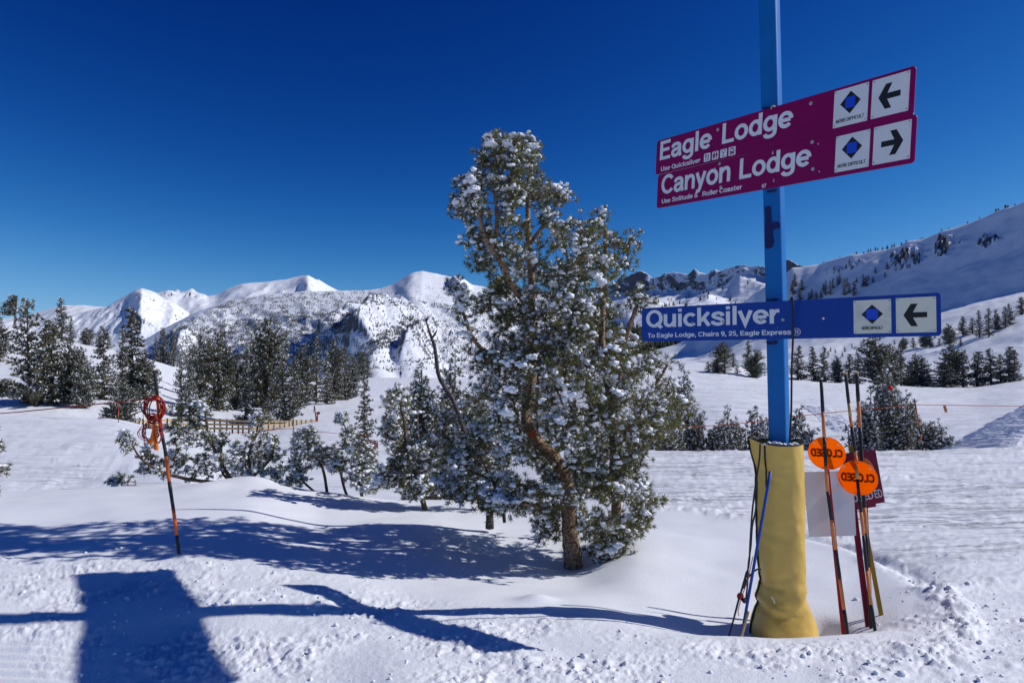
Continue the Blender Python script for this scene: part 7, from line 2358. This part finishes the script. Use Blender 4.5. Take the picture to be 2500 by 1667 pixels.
for k in range(4):
    mb.tube([Vector((0.62 * math.cos(a) + 0.03 * math.sin(5 * a + k), 0.5 * math.sin(a), 0.12 + 0.09 * k + 0.02 * math.sin(3 * a + k))) for a in np.linspace(0, 2 * math.pi, 30)], 0.022, 5, cap=False)
for a in np.linspace(0, 2 * math.pi, 16)[:-1]:
    mb.tube([Vector((0.62 * math.cos(a), 0.5 * math.sin(a), 0.0)), Vector((0.62 * math.cos(a), 0.5 * math.sin(a), 0.42))], 0.012, 5)
o = mb.build("safety_net", mat("dark_red_net", (0.16, 0.02, 0.02), 0.7)); o.location = nb_
tag(o, "dark red netting round the foot of the lone conifer right of the fence", "net")

# ------------------------------------------------------------------ a skier on the crest
pb = on_ground(978, 168)
per = empty("person", pb, "person in a dark blue jacket standing on the far crest right of the grove", "person")
me = bpy.data.meshes.new("body")
bv = [(0, 0, 0.95), (0, 0, 1.2), (0, 0, 1.45), (0, 0, 1.56), (0, -0.02, 1.70), (0.2, 0, 1.42), (0.30, -0.08, 1.15), (0.26, -0.25, 1.0), (-0.2, 0, 1.42), (-0.30, -0.08, 1.15), (-0.26, -0.25, 1.0), (0.11, 0, 0.88), (0.14, -0.08, 0.48), (0.13, 0, 0.08), (0.13, -0.12, 0.04), (-0.11, 0, 0.88), (-0.14, -0.08, 0.48), (-0.13, 0, 0.08), (-0.13, -0.12, 0.04)]
be = [(0, 1), (1, 2), (2, 3), (3, 4), (2, 5), (5, 6), (6, 7), (2, 8), (8, 9), (9, 10), (0, 11), (11, 12), (12, 13), (13, 14), (0, 15), (15, 16), (16, 17), (17, 18)]
br = [0.17, 0.18, 0.17, 0.07, 0.12, 0.08, 0.065, 0.05, 0.08, 0.065, 0.05, 0.11, 0.085, 0.07, 0.05, 0.11, 0.085, 0.07, 0.05]
me.from_pydata(bv, be, [])
me.materials.append(M['jacket'])
bo = bpy.data.objects.new("body", me); COL.objects.link(bo); bo.parent = per
md = bo.modifiers.new("skin", 'SKIN')
for i, r_ in enumerate(br):
    me.skin_vertices[0].data[i].radius = (r_, r_)
    me.skin_vertices[0].data[i].use_root = (i == 0)
bo.modifiers.new("sub", 'SUBSURF').levels = 1
mb = MB()
for s in (-1, 1):
    mb = MB(); mb.box((s * 0.13, -0.1, 0.012), (0.045, 0, 0), (0, 0.85, 0), (0, 0, 0.010)); mb.build("ski", M['red']).parent = per
V, F = blobs(np.array([(0, -0.02, 1.72)]), np.array([0.135]), 2, 1.0, 0.03)
o = bpy.data.objects.new("helmet", mesh_np("helmet", V, F, M['trousers'])); COL.objects.link(o); o.parent = per

# ------------------------------------------------------------------ loose snow clods in the trampled foreground
def clods():
    pts = []; rr = []
    k = 0
    while len(pts) < 550 and k < 30000:
        k += 1
        px = RND.uniform(-100, 2600); py = RND.uniform(1300, 1668)
        e = np.interp(px, EDGE[:, 0], EDGE[:, 1])
        if py < e - 6: 
            if not (px > 2080 and RND.random() < 0.5): continue
        if px < 180 and py > 1500: continue
        q = ground_pt(px, py, 2.6, 9.0)
        dB = min(float(poly_dist(np.array([q.x]), np.array([q.y]), pts_)[0]) for pts_, w, a in BERMS[:6])
        if RND.random() > 0.22 + 0.9 * math.exp(-(dB / 0.25) ** 2): continue
        r = min(0.028, 0.004 + 0.005 * RND.expovariate(1.0))
        pts.append((q.x, q.y, 0)); rr.append(r)
    pts = np.array(pts); rr = np.array(rr)
    pts[:, 2] = ground_h(pts[:, 0], pts[:, 1]) + rr * 0.25
    V, F = blobs(pts, rr, 1, 0.75, 0.35)
    tag(link("snow_clods", mesh_np("snow_clods", V, F, M['snow'])), "loose lumps of snow strewn over the trampled foreground", "snow clods", kind="stuff")


clods()
